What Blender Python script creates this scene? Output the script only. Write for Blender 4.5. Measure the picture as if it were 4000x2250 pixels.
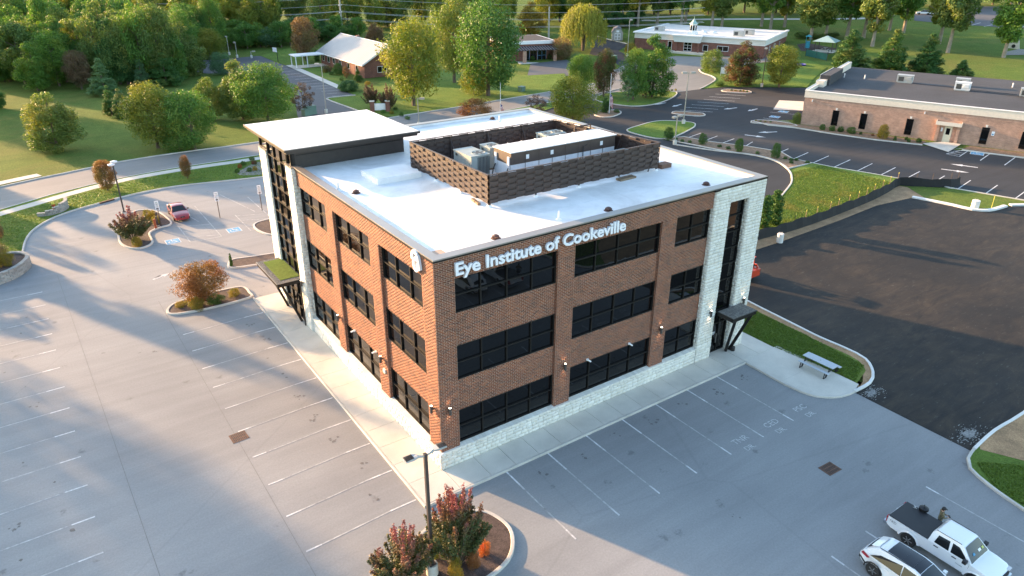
import bpy, bmesh, math, random
import numpy as np
from mathutils import Vector, Matrix

R_ = math.radians
random.seed(7)
for o in list(bpy.data.objects):
    bpy.data.objects.remove(o)
SC = bpy.context.scene
COL = SC.collection

# ------------------------------------------------------------------ camera
K = 1.111                                   # survey units to metres
CAM = np.array([-14.21622, -26.79884, 25.11239]) * K
YAW, PITCH, ROLL, FPX = R_(55.20919), R_(25.50060), R_(0.24229), 2804.645
_f = np.array([math.cos(YAW) * math.cos(PITCH), math.sin(YAW) * math.cos(PITCH), -math.sin(PITCH)])
_r = np.array([math.sin(YAW), -math.cos(YAW), 0.0])
_u = np.cross(_r, _f)
CR = _r * math.cos(ROLL) + _u * math.sin(ROLL)
CU = -_r * math.sin(ROLL) + _u * math.cos(ROLL)
CF = _f
cd = bpy.data.cameras.new('camera')
cd.sensor_width = 36.0
cd.lens = FPX / 4000 * 36
cd.clip_start = 0.5
cd.clip_end = 4000
cam = bpy.data.objects.new('camera', cd)
COL.objects.link(cam)
cam.matrix_world = Matrix(((CR[0], CU[0], -CF[0], CAM[0]), (CR[1], CU[1], -CF[1], CAM[1]),
                           (CR[2], CU[2], -CF[2], CAM[2]), (0, 0, 0, 1)))
SC.camera = cam

# ------------------------------------------------------------------ sky, sun, exposure
SUN_EL, SUN_AZ = R_(10.5), R_(114.0)        # azimuth: towards the sun, from +X counter-clockwise
wd = bpy.data.worlds.new('World')
SC.world = wd
wd.use_nodes = True
nt = wd.node_tree
sky = nt.nodes.new('ShaderNodeTexSky')
sky.sky_type = 'NISHITA'
sky.sun_disc = False
sky.sun_elevation = SUN_EL
sky.sun_rotation = R_(90) - SUN_AZ
sky.air_density = 1.0
sky.dust_density = 1.3
sky.ozone_density = 1.2
nt.links.new(sky.outputs[0], nt.nodes['Background'].inputs[0])
nt.nodes['Background'].inputs[1].default_value = 0.15
sl = bpy.data.lights.new('sun', 'SUN')
sl.energy = 4.1
sl.angle = R_(0.9)
sl.color = (1.0, 0.61, 0.31)
so = bpy.data.objects.new('sun', sl)
COL.objects.link(so)
_d = Vector((-math.cos(SUN_AZ) * math.cos(SUN_EL), -math.sin(SUN_AZ) * math.cos(SUN_EL), -math.sin(SUN_EL)))
so.rotation_euler = _d.to_track_quat('-Z', 'Y').to_euler()
so.location = (-40, 90, 60)
SC.view_settings.view_transform = 'Standard'
SC.view_settings.look = 'None'
SC.view_settings.exposure = 2.25
SC.view_settings.gamma = 1.0
SC.view_settings.use_curve_mapping = False
SC.render.engine = 'CYCLES'
SC.cycles.max_bounces = 6
SC.cycles.diffuse_bounces = 3
SC.cycles.glossy_bounces = 3
SC.cycles.transmission_bounces = 4
SC.cycles.transparent_max_bounces = 6
SC.cycles.use_denoising = True

# ------------------------------------------------------------------ terrain: flat site, gentle rise far to the east
BP = [135.0, 180.0, 220.0, 260.0, 420.0, 1500.0]
BZ = [0.0, 2.4, 5.5, 8.0, 14.0, 40.0]


def gz(x, y):
    d = 0.8 * x + 0.6 * y
    return float(np.interp(d, BP, BZ))


def P(x, y, z=0.0):
    """ground point seen at (x, y) of the 2576 px wide survey photograph"""
    s = 4000 / 2576
    d = CF + CR * ((x * s - 2000) / FPX) - CU * ((y * s - 1125) / FPX)
    h = z
    for _ in range(40):
        t = (h - CAM[2]) / d[2]
        q = CAM + d * t
        h = 0.6 * h + 0.4 * (gz(q[0], q[1]) + z)
    return (float(q[0]), float(q[1]))


def PL(*a, z=0.0):
    return [P(x, y, z) for x, y in a]


def U(*a):
    return [(x * K, y * K) for x, y in a]


def depth_of(p):
    return float((np.array(p) - CAM) @ CF)


def px_y(p):
    d = np.array(p) - CAM
    return (1125 - FPX * (d @ CU) / (d @ CF)) * 2576 / 4000


# ------------------------------------------------------------------ mesh helpers
def tag(o, label=None, cat=None, group=None, kind=None):
    if label: o['label'] = label
    if cat: o['category'] = cat
    if group: o['group'] = group
    if kind: o['kind'] = kind
    return o


def thing(name, label, cat, loc=(0, 0, 0), rz=0.0, group=None):
    o = bpy.data.objects.new(name, None)
    COL.objects.link(o)
    o.location = loc
    o.rotation_euler = (0, 0, rz)
    o.empty_display_size = 0.3
    return tag(o, label, cat, group)


def link(name, me, mat=None, parent=None, loc=None, rz=None):
    o = bpy.data.objects.new(name, me)
    COL.objects.link(o)
    if mat is not None and len(me.materials) == 0:
        me.materials.append(mat)
    if parent is not None: o.parent = parent
    if loc is not None: o.location = loc
    if rz is not None: o.rotation_euler = (0, 0, rz)
    return o


def np_mesh(name, V, F):
    """V (n,3) float array, F (m,4) int array of quads"""
    me = bpy.data.meshes.new(name)
    V = np.ascontiguousarray(V, dtype=np.float32)
    F = np.ascontiguousarray(F, dtype=np.int32)
    k = F.shape[1]
    me.vertices.add(len(V))
    me.vertices.foreach_set('co', V.ravel())
    me.loops.add(F.size)
    me.loops.foreach_set('vertex_index', F.ravel())
    me.polygons.add(len(F))
    me.polygons.foreach_set('loop_start', np.arange(0, F.size, k, dtype=np.int32))
    me.polygons.foreach_set('loop_total', np.full(len(F), k, dtype=np.int32))
    me.update(calc_edges=True)
    return me


class MB:
    def __init__(s, k=1.0):
        s.v, s.f, s.k = [], [], k

    def add(s, vs, fs):
        n = len(s.v)
        s.v += [tuple(p) for p in vs]
        s.f += [tuple(i + n for i in q) for q in fs]
        return s

    def box(s, x0, x1, y0, y1, z0, z1):
        return s.add([(x0, y0, z0), (x1, y0, z0), (x1, y1, z0), (x0, y1, z0), (x0, y0, z1), (x1, y0, z1), (x1, y1, z1), (x0, y1, z1)],
                     [(0, 3, 2, 1), (4, 5, 6, 7), (0, 1, 5, 4), (1, 2, 6, 5), (2, 3, 7, 6), (3, 0, 4, 7)])

    def bar(s, a, b, w, h=None, up=(0, 0, 1)):
        """square bar from a to b"""
        h = h or w
        a, b = Vector(a), Vector(b)
        d = (b - a).normalized()
        upv = Vector(up)
        if abs(d.dot(upv)) > 0.99: upv = Vector((1, 0, 0))
        x = d.cross(upv).normalized()
        y = x.cross(d).normalized()
        c = []
        for q in (a, b):
            for i, j in ((-1, -1), (1, -1), (1, 1), (-1, 1)):
                c.append(q + x * (i * w / 2) + y * (j * h / 2))
        return s.add(c, [(0, 1, 2, 3), (7, 6, 5, 4), (0, 4, 5, 1), (1, 5, 6, 2), (2, 6, 7, 3), (3, 7, 4, 0)])

    def prism(s, poly, z0, z1):
        n = len(poly)
        vs = [(x, y, z0) for x, y in poly] + [(x, y, z1) for x, y in poly]
        return s.add(vs, [tuple(range(n - 1, -1, -1)), tuple(range(n, 2 * n))] + [(i, (i + 1) % n, n + (i + 1) % n, n + i) for i in range(n)])

    def tube(s, pts, r, n=8, cap=True):
        pts = [Vector(p) for p in pts]
        rs = r if isinstance(r, (list, tuple)) else [r] * len(pts)
        vs, fs = [], []
        for i, p in enumerate(pts):
            d = (pts[min(i + 1, len(pts) - 1)] - pts[max(i - 1, 0)]).normalized()
            a = Vector((0, 0, 1)) if abs(d.z) < 0.9 else Vector((1, 0, 0))
            x = d.cross(a).normalized()
            y = d.cross(x)
            for j in range(n):
                t = 2 * math.pi * j / n
                vs.append(p + (x * math.cos(t) + y * math.sin(t)) * rs[i])
        for i in range(len(pts) - 1):
            for j in range(n):
                fs.append((i * n + j, i * n + (j + 1) % n, (i + 1) * n + (j + 1) % n, (i + 1) * n + j))
        if cap:
            fs.append(tuple(range(n - 1, -1, -1)))
            fs.append(tuple(range((len(pts) - 1) * n, len(pts) * n)))
        return s.add(vs, fs)

    def lathe(s, prof, n=16, c=(0, 0, 0), axis='z'):
        vs, fs = [], []
        for (r, z) in prof:
            for j in range(n):
                t = 2 * math.pi * j / n
                a, b = r * math.cos(t), r * math.sin(t)
                p = (a, b, z) if axis == 'z' else ((z, a, b) if axis == 'x' else (a, z, b))
                vs.append((p[0] + c[0], p[1] + c[1], p[2] + c[2]))
        m = len(prof)
        for i in range(m - 1):
            for j in range(n):
                fs.append((i * n + j, i * n + (j + 1) % n, (i + 1) * n + (j + 1) % n, (i + 1) * n + j))
        fs.append(tuple(range(n - 1, -1, -1)))
        fs.append(tuple(range((m - 1) * n, m * n)))
        return s.add(vs, fs)

    def quad(s, a, b, c, d):
        return s.add([a, b, c, d], [(0, 1, 2, 3)])

    def fbox(s, fr, u0, u1, z0, z1, d0, d1):
        """box in a facade frame fr=(origin, u axis, outward normal)"""
        o, u, n = fr
        vs = []
        for d in (d0, d1):
            for (a, z) in ((u0, z0), (u1, z0), (u1, z1), (u0, z1)):
                vs.append((o[0] + u[0] * a + n[0] * d, o[1] + u[1] * a + n[1] * d, o[2] + z))
        return s.add(vs, [(3, 2, 1, 0), (4, 5, 6, 7), (0, 1, 5, 4), (1, 2, 6, 5), (2, 3, 7, 6), (3, 0, 4, 7)])

    def build(s, name, mat=None, parent=None, smooth=False, loc=None, rz=None, fix=True):
        me = bpy.data.meshes.new(name)
        k = s.k
        me.from_pydata([(x * k, y * k, z * k) for x, y, z in s.v] if k != 1 else [tuple(p) for p in s.v], [], s.f)
        if fix:
            bm = bmesh.new()
            bm.from_mesh(me)
            bmesh.ops.recalc_face_normals(bm, faces=bm.faces)
            bm.to_mesh(me)
            bm.free()
        if smooth:
            me.polygons.foreach_set('use_smooth', [True] * len(me.polygons))
            try:
                me.set_sharp_from_angle(angle=R_(40))
            except Exception:
                pass
        me.update()
        return link(name, me, mat, parent, loc, rz)


def sheet(name, pts, z, mat, parent=None, kind='structure'):
    """flat polygon laid on the terrain"""
    bm = bmesh.new()
    f = bm.faces.new([bm.verts.new((x, y, 0)) for x, y in pts])
    bmesh.ops.triangulate(bm, faces=[f])
    ds = [0.8 * x + 0.6 * y for x, y in pts]
    for b in BP:
        if min(ds) < b < max(ds):
            bmesh.ops.bisect_plane(bm, geom=bm.verts[:] + bm.edges[:] + bm.faces[:], plane_co=(0.8 * b, 0.6 * b, 0), plane_no=(0.8, 0.6, 0))
    for v in bm.verts:
        v.co.z = gz(v.co.x, v.co.y) + z
    for f in bm.faces:
        f.normal_update()
        if f.normal.z < 0: f.normal_flip()
    me = bpy.data.meshes.new(name)
    bm.to_mesh(me)
    bm.free()
    o = link(name, me, mat, parent)
    if parent is None: o['kind'] = kind
    return o


def smooth_line(pts, step=1.0, closed=False):
    """Catmull-Rom through pts"""
    n = len(pts)
    P2 = [np.array(p, float) for p in pts]
    out = []
    for i in range(n if closed else n - 1):
        p0 = P2[(i - 1) % n] if (closed or i > 0) else P2[i]
        p1, p2 = P2[i], P2[(i + 1) % n]
        p3 = P2[(i + 2) % n] if (closed or i + 2 < n) else p2
        m = max(1, int(np.linalg.norm(p2 - p1) / step))
        for k in range(m):
            t = k / m
            q = 0.5 * ((2 * p1) + (-p0 + p2) * t + (2 * p0 - 5 * p1 + 4 * p2 - p3) * t * t + (-p0 + 3 * p1 - 3 * p2 + p3) * t ** 3)
            out.append(tuple(q))
    if not closed: out.append(tuple(P2[-1]))
    return out


def strip_pts(pts, w, closed=False):
    """left and right offset lines of a polyline"""
    n = len(pts)
    L, Rr = [], []
    for i in range(n):
        a = np.array(pts[i - 1 if (i > 0 or closed) else i])
        b = np.array(pts[(i + 1) % n if (i + 1 < n or closed) else i])
        d = b - a
        d = d / (np.linalg.norm(d) + 1e-9)
        nn = np.array([-d[1], d[0]])
        p = np.array(pts[i])
        L.append(p + nn * w / 2)
        Rr.append(p - nn * w / 2)
    return L, Rr


def kerb(name, pts, mat, w=0.16, h=0.14, closed=False, z0=0.0, parent=None, label=None):
    L, Rr = strip_pts(pts, w, closed)
    n = len(pts)
    vs, fs = [], []
    for i in range(n):
        g0 = gz(*pts[i]) + z0
        a, b = L[i], Rr[i]
        m = a * 0.86 + b * 0.14
        m2 = a * 0.14 + b * 0.86
        vs += [(a[0], a[1], g0 - 0.05), (a[0], a[1], g0 + h * 0.82), (m[0], m[1], g0 + h), (m2[0], m2[1], g0 + h), (b[0], b[1], g0 + h * 0.82), (b[0], b[1], g0 - 0.05)]
    for i in range(n if closed else n - 1):
        j = (i + 1) % n
        for k in range(5):
            fs.append((i * 6 + k, i * 6 + k + 1, j * 6 + k + 1, j * 6 + k))
    if not closed:
        fs.append(tuple(range(6)))
        fs.append(tuple(range((n - 1) * 6 + 5, (n - 1) * 6 - 1, -1)))
    o = MB().add(vs, fs).build(name, mat, parent)
    if parent is None: o['kind'] = 'structure'
    return o


def ribbon(name, pts, w, z, mat, parent=None):
    L, Rr = strip_pts(pts, w)
    mb = MB()
    for i in range(len(pts) - 1):
        q = [L[i], Rr[i], Rr[i + 1], L[i + 1]]
        mb.add([(p[0], p[1], gz(p[0], p[1]) + z) for p in q], [(0, 1, 2, 3)])
    o = mb.build(name, mat, parent)
    if parent is None: o['kind'] = 'structure'
    return o


def dup(root, loc=None, rz=None, scale=None, parent=None):
    c = root.copy()
    COL.objects.link(c)
    if parent is not None: c.parent = parent
    if loc is not None: c.location = loc
    if rz is not None: c.rotation_euler = (0, 0, rz)
    if scale is not None: c.scale = scale
    for ch in list(root.children):
        dup(ch, parent=c)
    return c


def text_mesh(s, size, extrude, offset=0.0):
    cu = bpy.data.curves.new('lettering', 'FONT')
    cu.body = s
    cu.size = size
    cu.extrude = extrude
    cu.offset = offset
    cu.resolution_u = 3
    t = bpy.data.objects.new('lettering', cu)
    COL.objects.link(t)
    bpy.context.view_layer.update()
    dg = bpy.context.evaluated_depsgraph_get()
    me = bpy.data.meshes.new_from_object(t.evaluated_get(dg))
    bpy.data.objects.remove(t)
    bpy.data.curves.remove(cu)
    return me
# ------------------------------------------------------------------ materials
def _mat(name):
    m = bpy.data.materials.new(name)
    m.use_nodes = True
    t = m.node_tree
    return m, t, t.nodes, t.links, t.nodes['Principled BSDF']


def _noise(N, L, scale, detail=4, rough=0.55, src=None, dist=0.0):
    n = N.new('ShaderNodeTexNoise')
    n.inputs['Scale'].default_value = scale
    n.inputs['Detail'].default_value = detail
    n.inputs['Roughness'].default_value = rough
    n.inputs['Distortion'].default_value = dist
    if src is not None: L.new(src, n.inputs['Vector'])
    return n


def _ramp(N, L, src, stops):
    r = N.new('ShaderNodeValToRGB')
    e = r.color_ramp.elements
    while len(e) > 1: e.remove(e[-1])
    e[0].position, e[0].color = stops[0][0], (*stops[0][1], 1)
    for p, c in stops[1:]:
        q = e.new(p)
        q.color = (*c, 1)
    L.new(src, r.inputs[0])
    return r


def _mix(N, L, fac, a, b, mode='MIX'):
    m = N.new('ShaderNodeMix')
    m.data_type = 'RGBA'
    m.blend_type = mode
    for sock, v in ((m.inputs[0], fac), (m.inputs[6], a), (m.inputs[7], b)):
        if hasattr(v, 'is_linked') or hasattr(v, 'links'):
            L.new(v, sock)
        elif isinstance(v, (int, float)):
            sock.default_value = v
        else:
            sock.default_value = (*v, 1)
    return m.outputs[2]


def _bump(N, L, src, bsdf, strength=0.3, dist=0.02):
    b = N.new('ShaderNodeBump')
    b.inputs['Strength'].default_value = strength
    b.inputs['Distance'].default_value = dist
    L.new(src, b.inputs['Height'])
    L.new(b.outputs[0], bsdf.inputs['Normal'])
    return b


def pm(name, col, rough=0.6, metal=0.0, var=0.12, scale=3.0, spec=0.5, bump=0.0, bscale=40, coat=0.0, grain=0.0, stainy=0.0):
    """paint, metal, concrete...: base colour with slow and fine variation"""
    m, t, N, L, B = _mat(name)
    tc = N.new('ShaderNodeTexCoord')
    n1 = _noise(N, L, scale, 5, 0.6, tc.outputs['Object'])
    lo = tuple(c * (1 - var) for c in col)
    hi = tuple(min(1, c * (1 + var)) for c in col)
    c = _ramp(N, L, n1.outputs[0], [(0.3, lo), (0.7, hi)]).outputs[0]
    if grain:
        n2 = _noise(N, L, bscale, 3, 0.6, tc.outputs['Object'])
        g = _ramp(N, L, n2.outputs[0], [(0.3, (1 - grain,) * 3), (0.7, (1 + grain,) * 3)]).outputs[0]
        c = _mix(N, L, 1.0, c, g, 'MULTIPLY')
    L.new(c, B.inputs['Base Color'])
    B.inputs['Roughness'].default_value = rough
    B.inputs['Metallic'].default_value = metal
    B.inputs['Specular IOR Level'].default_value = spec
    B.inputs['Coat Weight'].default_value = coat
    B.inputs['Coat Roughness'].default_value = 0.05
    if stainy:
        n4 = _noise(N, L, stainy, 7, 0.7, tc.outputs['Object'], 1.2)
        st = _ramp(N, L, n4.outputs[0], [(0.50, (1, 1, 1)), (0.72, (0.80, 0.79, 0.77))]).outputs[0]
        c = _mix(N, L, 1.0, c, st, 'MULTIPLY')
        L.new(c, B.inputs['Base Color'])
    if bump:
        n3 = _noise(N, L, bscale, 4, 0.6, tc.outputs['Object'])
        _bump(N, L, n3.outputs[0], B, bump, 0.03)
    return m


def island(name, cols, rough=0.8, bump=0.2, bscale=60, objrand=False, mot=0.15):
    """masonry pieces: each piece picks its own tone"""
    m, t, N, L, B = _mat(name)
    g = N.new('ShaderNodeNewGeometry')
    src = g.outputs['Random Per Island']
    if objrand:
        oi = N.new('ShaderNodeObjectInfo')
        ad = N.new('ShaderNodeMath'); ad.operation = 'ADD'
        L.new(src, ad.inputs[0]); L.new(oi.outputs['Random'], ad.inputs[1])
        fr = N.new('ShaderNodeMath'); fr.operation = 'FRACT'
        L.new(ad.outputs[0], fr.inputs[0])
        src = fr.outputs[0]
    k = len(cols)
    c = _ramp(N, L, src, [((i + 0.5) / k, cc) for i, cc in enumerate(cols)]).outputs[0]
    tc = N.new('ShaderNodeTexCoord')
    n = _noise(N, L, 0.5, 5, 0.65, g.outputs['Position'])
    w = _ramp(N, L, n.outputs[0], [(0.3, (1 - mot,) * 3), (0.7, (1 + mot,) * 3)]).outputs[0]
    c = _mix(N, L, 1.0, c, w, 'MULTIPLY')
    L.new(c, B.inputs['Base Color'])
    B.inputs['Roughness'].default_value = rough
    B.inputs['Specular IOR Level'].default_value = 0.3
    if bump:
        nb = _noise(N, L, bscale, 3, 0.6, g.outputs['Position'])
        _bump(N, L, nb.outputs[0], B, bump, 0.02)
    return m


def asphalt(name, base, light, dark, fine=0.18, streak=0.5, crack=True, crack_amt=0.10, stain=True, brown=None, brown_amt=0.0):
    m, t, N, L, B = _mat(name)
    g = N.new('ShaderNodeNewGeometry')
    pos = g.outputs['Position']
    n1 = _noise(N, L, 0.045, 5, 0.6, pos, 0.6)
    c = _ramp(N, L, n1.outputs[0], [(0.25, dark), (0.5, base), (0.75, light)]).outputs[0]
    mp = N.new('ShaderNodeMapping')
    mp.inputs['Scale'].default_value = (0.08, 0.9, 1)
    mp.inputs['Rotation'].default_value = (0, 0, R_(20))
    L.new(pos, mp.inputs[0])
    n2 = _noise(N, L, 1.0, 6, 0.65, mp.outputs[0], 0.8)
    s = _ramp(N, L, n2.outputs[0], [(0.3, (1 - 0.16 * streak,) * 3), (0.7, (1 + 0.16 * streak,) * 3)]).outputs[0]
    c = _mix(N, L, 1.0, c, s, 'MULTIPLY')
    if brown:
        n5 = _noise(N, L, 0.06, 7, 0.7, pos, 1.5)
        br = _ramp(N, L, n5.outputs[0], [(0.40, (0, 0, 0)), (0.60, (brown_amt,) * 3)]).outputs[0]
        mp3 = N.new('ShaderNodeMapping')
        mp3.inputs['Scale'].default_value = (0.5, 2.0, 1)
        mp3.inputs['Rotation'].default_value = (0, 0, R_(-62))
        L.new(pos, mp3.inputs[0])
        n6 = _noise(N, L, 0.5, 6, 0.7, mp3.outputs[0], 1.0)
        br2 = _ramp(N, L, n6.outputs[0], [(0.35, (0, 0, 0)), (0.75, (1, 1, 1))]).outputs[0]
        br = _mix(N, L, 1.0, br, br2, 'MULTIPLY')
        c = _mix(N, L, br, c, brown)
        n7 = _noise(N, L, 2.5, 8, 0.75, mp3.outputs[0], 0.5)
        sp = _ramp(N, L, n7.outputs[0], [(0.58, (0, 0, 0)), (0.72, (0.4,) * 3)]).outputs[0]
        c = _mix(N, L, sp, c, (0.16, 0.155, 0.14))
    if stain:
        vo = N.new('ShaderNodeTexVoronoi')
        vo.inputs['Scale'].default_value = 0.42
        L.new(pos, vo.inputs['Vector'])
        n4 = _noise(N, L, 3.5, 5, 0.7, pos)
        ad = N.new('ShaderNodeMath'); ad.operation = 'MULTIPLY_ADD'
        L.new(n4.outputs[0], ad.inputs[0]); ad.inputs[1].default_value = 0.5
        L.new(vo.outputs['Distance'], ad.inputs[2])
        st = _ramp(N, L, ad.outputs[0], [(0.28, (0.45,) * 3), (0.36, (0, 0, 0))]).outputs[0]
        c = _mix(N, L, st, c, tuple(x * 0.45 for x in dark))
    if crack:
        nw = _noise(N, L, 0.35, 4, 0.6, pos)
        wv = _mix(N, L, 0.12, pos, nw.outputs['Color'], 'LINEAR_LIGHT')
        v2 = N.new('ShaderNodeTexVoronoi')
        v2.feature = 'DISTANCE_TO_EDGE'
        v2.inputs['Scale'].default_value = 0.045
        L.new(wv, v2.inputs['Vector'])
        cr = _ramp(N, L, v2.outputs['Distance'], [(0.0, (crack_amt,) * 3), (0.0011, (0, 0, 0))]).outputs[0]
        c = _mix(N, L, cr, c, tuple(x * 0.35 for x in dark))
    n3 = _noise(N, L, 9.0, 6, 0.8, pos)
    f = _ramp(N, L, n3.outputs[0], [(0.25, (1 - fine,) * 3), (0.75, (1 + fine,) * 3)]).outputs[0]
    c = _mix(N, L, 1.0, c, f, 'MULTIPLY')
    L.new(c, B.inputs['Base Color'])
    B.inputs['Roughness'].default_value = 0.85
    B.inputs['Specular IOR Level'].default_value = 0.35
    _bump(N, L, n3.outputs[0], B, 0.25, 0.02)
    return m


def grassm(name, a, b, dry, dry_amt=0.5):
    m, t, N, L, B = _mat(name)
    g = N.new('ShaderNodeNewGeometry')
    pos = g.outputs['Position']
    n1 = _noise(N, L, 0.25, 6, 0.7, pos, 0.5)
    c = _ramp(N, L, n1.outputs[0], [(0.3, a), (0.7, b)]).outputs[0]
    n2 = _noise(N, L, 0.05, 6, 0.65, pos, 1.0)
    d = _ramp(N, L, n2.outputs[0], [(0.48, (0, 0, 0)), (0.7, (dry_amt,) * 3)]).outputs[0]
    c = _mix(N, L, d, c, dry)
    n3 = _noise(N, L, 4.0, 8, 0.85, pos)
    f = _ramp(N, L, n3.outputs[0], [(0.3, (0.55,) * 3), (0.7, (1.45,) * 3)]).outputs[0]
    c = _mix(N, L, 1.0, c, f, 'MULTIPLY')
    L.new(c, B.inputs['Base Color'])
    B.inputs['Roughness'].default_value = 0.95
    B.inputs['Specular IOR Level'].default_value = 0.1
    _bump(N, L, n3.outputs[0], B, 0.9, 0.25)
    return m


def leafm(name, c1, c2, c3=None, amt=0.0, trans=0.34, nscale=0.25):
    """foliage: two greens per leaf, a slow patch of a third tone, light shining through"""
    m, t, N, L, B = _mat(name)
    g = N.new('ShaderNodeNewGeometry')
    c = _ramp(N, L, g.outputs['Random Per Island'], [(0.0, c1), (1.0, c2)]).outputs[0]
    if c3:
        n = _noise(N, L, nscale, 3, 0.6, g.outputs['Position'])
        f = _ramp(N, L, n.outputs[0], [(0.62 - 0.35 * amt, (0, 0, 0)), (0.82 - 0.35 * amt, (0.95,) * 3)]).outputs[0]
        c = _mix(N, L, f, c, c3)
    oi = N.new('ShaderNodeObjectInfo')
    v = _ramp(N, L, oi.outputs['Random'], [(0.0, (0.78, 0.84, 0.9)), (0.5, (1, 1, 1)), (1.0, (1.2, 1.1, 0.95))]).outputs[0]
    c = _mix(N, L, 1.0, c, v, 'MULTIPLY')
    L.new(c, B.inputs['Base Color'])
    B.inputs['Roughness'].default_value = 0.55
    B.inputs['Specular IOR Level'].default_value = 0.25
    tr = N.new('ShaderNodeBsdfTranslucent')
    c2n = _mix(N, L, 1.0, c, (1.2, 1.22, 0.5), 'MULTIPLY')
    L.new(c2n, tr.inputs[0])
    mx = N.new('ShaderNodeMixShader')
    mx.inputs[0].default_value = trans
    L.new(B.outputs[0], mx.inputs[1])
    L.new(tr.outputs[0], mx.inputs[2])
    L.new(mx.outputs[0], N['Material Output'].inputs[0])
    return m


def tipm(name, c1, c2, tip, z0=3.0, z1=10.0):
    """shrub foliage turning towards the shoot tips"""
    m, t, N, L, B = _mat(name)
    g = N.new('ShaderNodeNewGeometry')
    tc = N.new('ShaderNodeTexCoord')
    sp = N.new('ShaderNodeSeparateXYZ')
    L.new(tc.outputs['Object'], sp.inputs[0])
    mr = N.new('ShaderNodeMapRange')
    mr.inputs[1].default_value, mr.inputs[2].default_value = z0, z1
    L.new(sp.outputs[2], mr.inputs[0])
    n = _noise(N, L, 0.45, 3, 0.6, tc.outputs['Object'])
    ad = N.new('ShaderNodeMath'); ad.operation = 'MULTIPLY_ADD'
    L.new(n.outputs[0], ad.inputs[0]); ad.inputs[1].default_value = 1.5
    L.new(mr.outputs[0], ad.inputs[2])
    f = _ramp(N, L, ad.outputs[0], [(0.0, (0, 0, 0)), (0.95, (0, 0, 0)), (1.0, (1, 1, 1))])
    mr2 = N.new('ShaderNodeMapRange')
    mr2.inputs[1].default_value, mr2.inputs[2].default_value = 1.0, 1.5
    L.new(ad.outputs[0], mr2.inputs[0])
    c = _ramp(N, L, g.outputs['Random Per Island'], [(0.0, c1), (1.0, c2)]).outputs[0]
    c = _mix(N, L, mr2.outputs[0], c, tip)
    L.new(c, B.inputs['Base Color'])
    B.inputs['Roughness'].default_value = 0.55
    tr = N.new('ShaderNodeBsdfTranslucent')
    L.new(c, tr.inputs[0])
    mx = N.new('ShaderNodeMixShader')
    mx.inputs[0].default_value = 0.3
    L.new(B.outputs[0], mx.inputs[1]); L.new(tr.outputs[0], mx.inputs[2])
    L.new(mx.outputs[0], N['Material Output'].inputs[0])
    return m


def glassm(name, col=(0.004, 0.004, 0.0045), rough=0.02, wave=0.02):
    m, t, N, L, B = _mat(name)
    B.inputs['Base Color'].default_value = (*col, 1)
    B.inputs['Roughness'].default_value = rough
    B.inputs['Specular IOR Level'].default_value = 0.48
    g = N.new('ShaderNodeNewGeometry')
    n = _noise(N, L, 0.7, 2, 0.5, g.outputs['Position'])
    _bump(N, L, n.outputs[0], B, wave, 0.2)
    return m


def emis(name, col, strength):
    m, t, N, L, B = _mat(name)
    B.inputs['Base Color'].default_value = (*col, 1)
    B.inputs['Emission Color'].default_value = (*col, 1)
    B.inputs['Emission Strength'].default_value = strength
    return m


M = {}
M['lot'] = asphalt('weathered_lot', (0.252, 0.256, 0.256), (0.32, 0.322, 0.316), (0.192, 0.196, 0.2))
M['street'] = asphalt('street_asphalt', (0.235, 0.23, 0.222), (0.28, 0.272, 0.258), (0.19, 0.19, 0.19), stain=False, crack=False)
M['newlot'] = asphalt('new_asphalt', (0.0125, 0.0127, 0.0132), (0.022, 0.0216, 0.021), (0.0085, 0.0085, 0.009), fine=0.3, streak=1.4, crack=False, stain=False, brown=(0.085, 0.062, 0.04), brown_amt=0.6)
M['dark'] = asphalt('dark_lot', (0.033, 0.034, 0.0365), (0.049, 0.0485, 0.048), (0.024, 0.025, 0.0275), fine=0.25, streak=1.0, stain=False)
M['drive'] = asphalt('pale_drive', (0.21, 0.205, 0.19), (0.25, 0.24, 0.22), (0.17, 0.17, 0.16), stain=False, crack=False)
M['grey_lot'] = asphalt('grey_lot', (0.11, 0.112, 0.118), (0.15, 0.15, 0.15), (0.08, 0.082, 0.09), stain=False)
M['paint'] = pm('worn_white_paint', (0.58, 0.58, 0.57), 0.8, var=0.25, scale=1.2, grain=0.25, bscale=5)
M['fadepaint'] = pm('faded_white_paint', (0.38, 0.38, 0.37), 0.85, var=0.3, scale=0.8, grain=0.3, bscale=4)
M['bluepaint'] = pm('blue_marking_paint', (0.10, 0.30, 0.48), 0.8, var=0.25, scale=1.5, grain=0.2, bscale=6)
M['concrete'] = pm('concrete', (0.55, 0.52, 0.455), 0.85, var=0.12, scale=0.5, bump=0.15, bscale=25, grain=0.08)
M['concrete2'] = pm('kerb_concrete', (0.50, 0.475, 0.425), 0.85, var=0.16, scale=0.6, bump=0.15, bscale=20, grain=0.1)
M['newconcrete'] = pm('fresh_concrete', (0.66, 0.65, 0.62), 0.8, var=0.08, scale=0.7, bump=0.1, bscale=20)
M['lawn'] = grassm('lawn', (0.085, 0.14, 0.028), (0.135, 0.195, 0.04), (0.22, 0.185, 0.06), 0.5)
M['lawn2'] = grassm('mown_lawn', (0.105, 0.175, 0.035), (0.165, 0.245, 0.05), (0.23, 0.225, 0.055), 0.45)
M['soil'] = pm('red_soil', (0.32, 0.20, 0.105), 0.95, var=0.3, scale=0.8, bump=0.4, bscale=12, grain=0.3)
M['mulch'] = pm('mulch', (0.075, 0.052, 0.045), 0.95, var=0.35, scale=3, bump=0.9, bscale=22, grain=0.5)
M['straw'] = pm('bark_mulch', (0.22, 0.14, 0.085), 0.95, var=0.35, scale=2, bump=0.8, bscale=14, grain=0.4)
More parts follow.
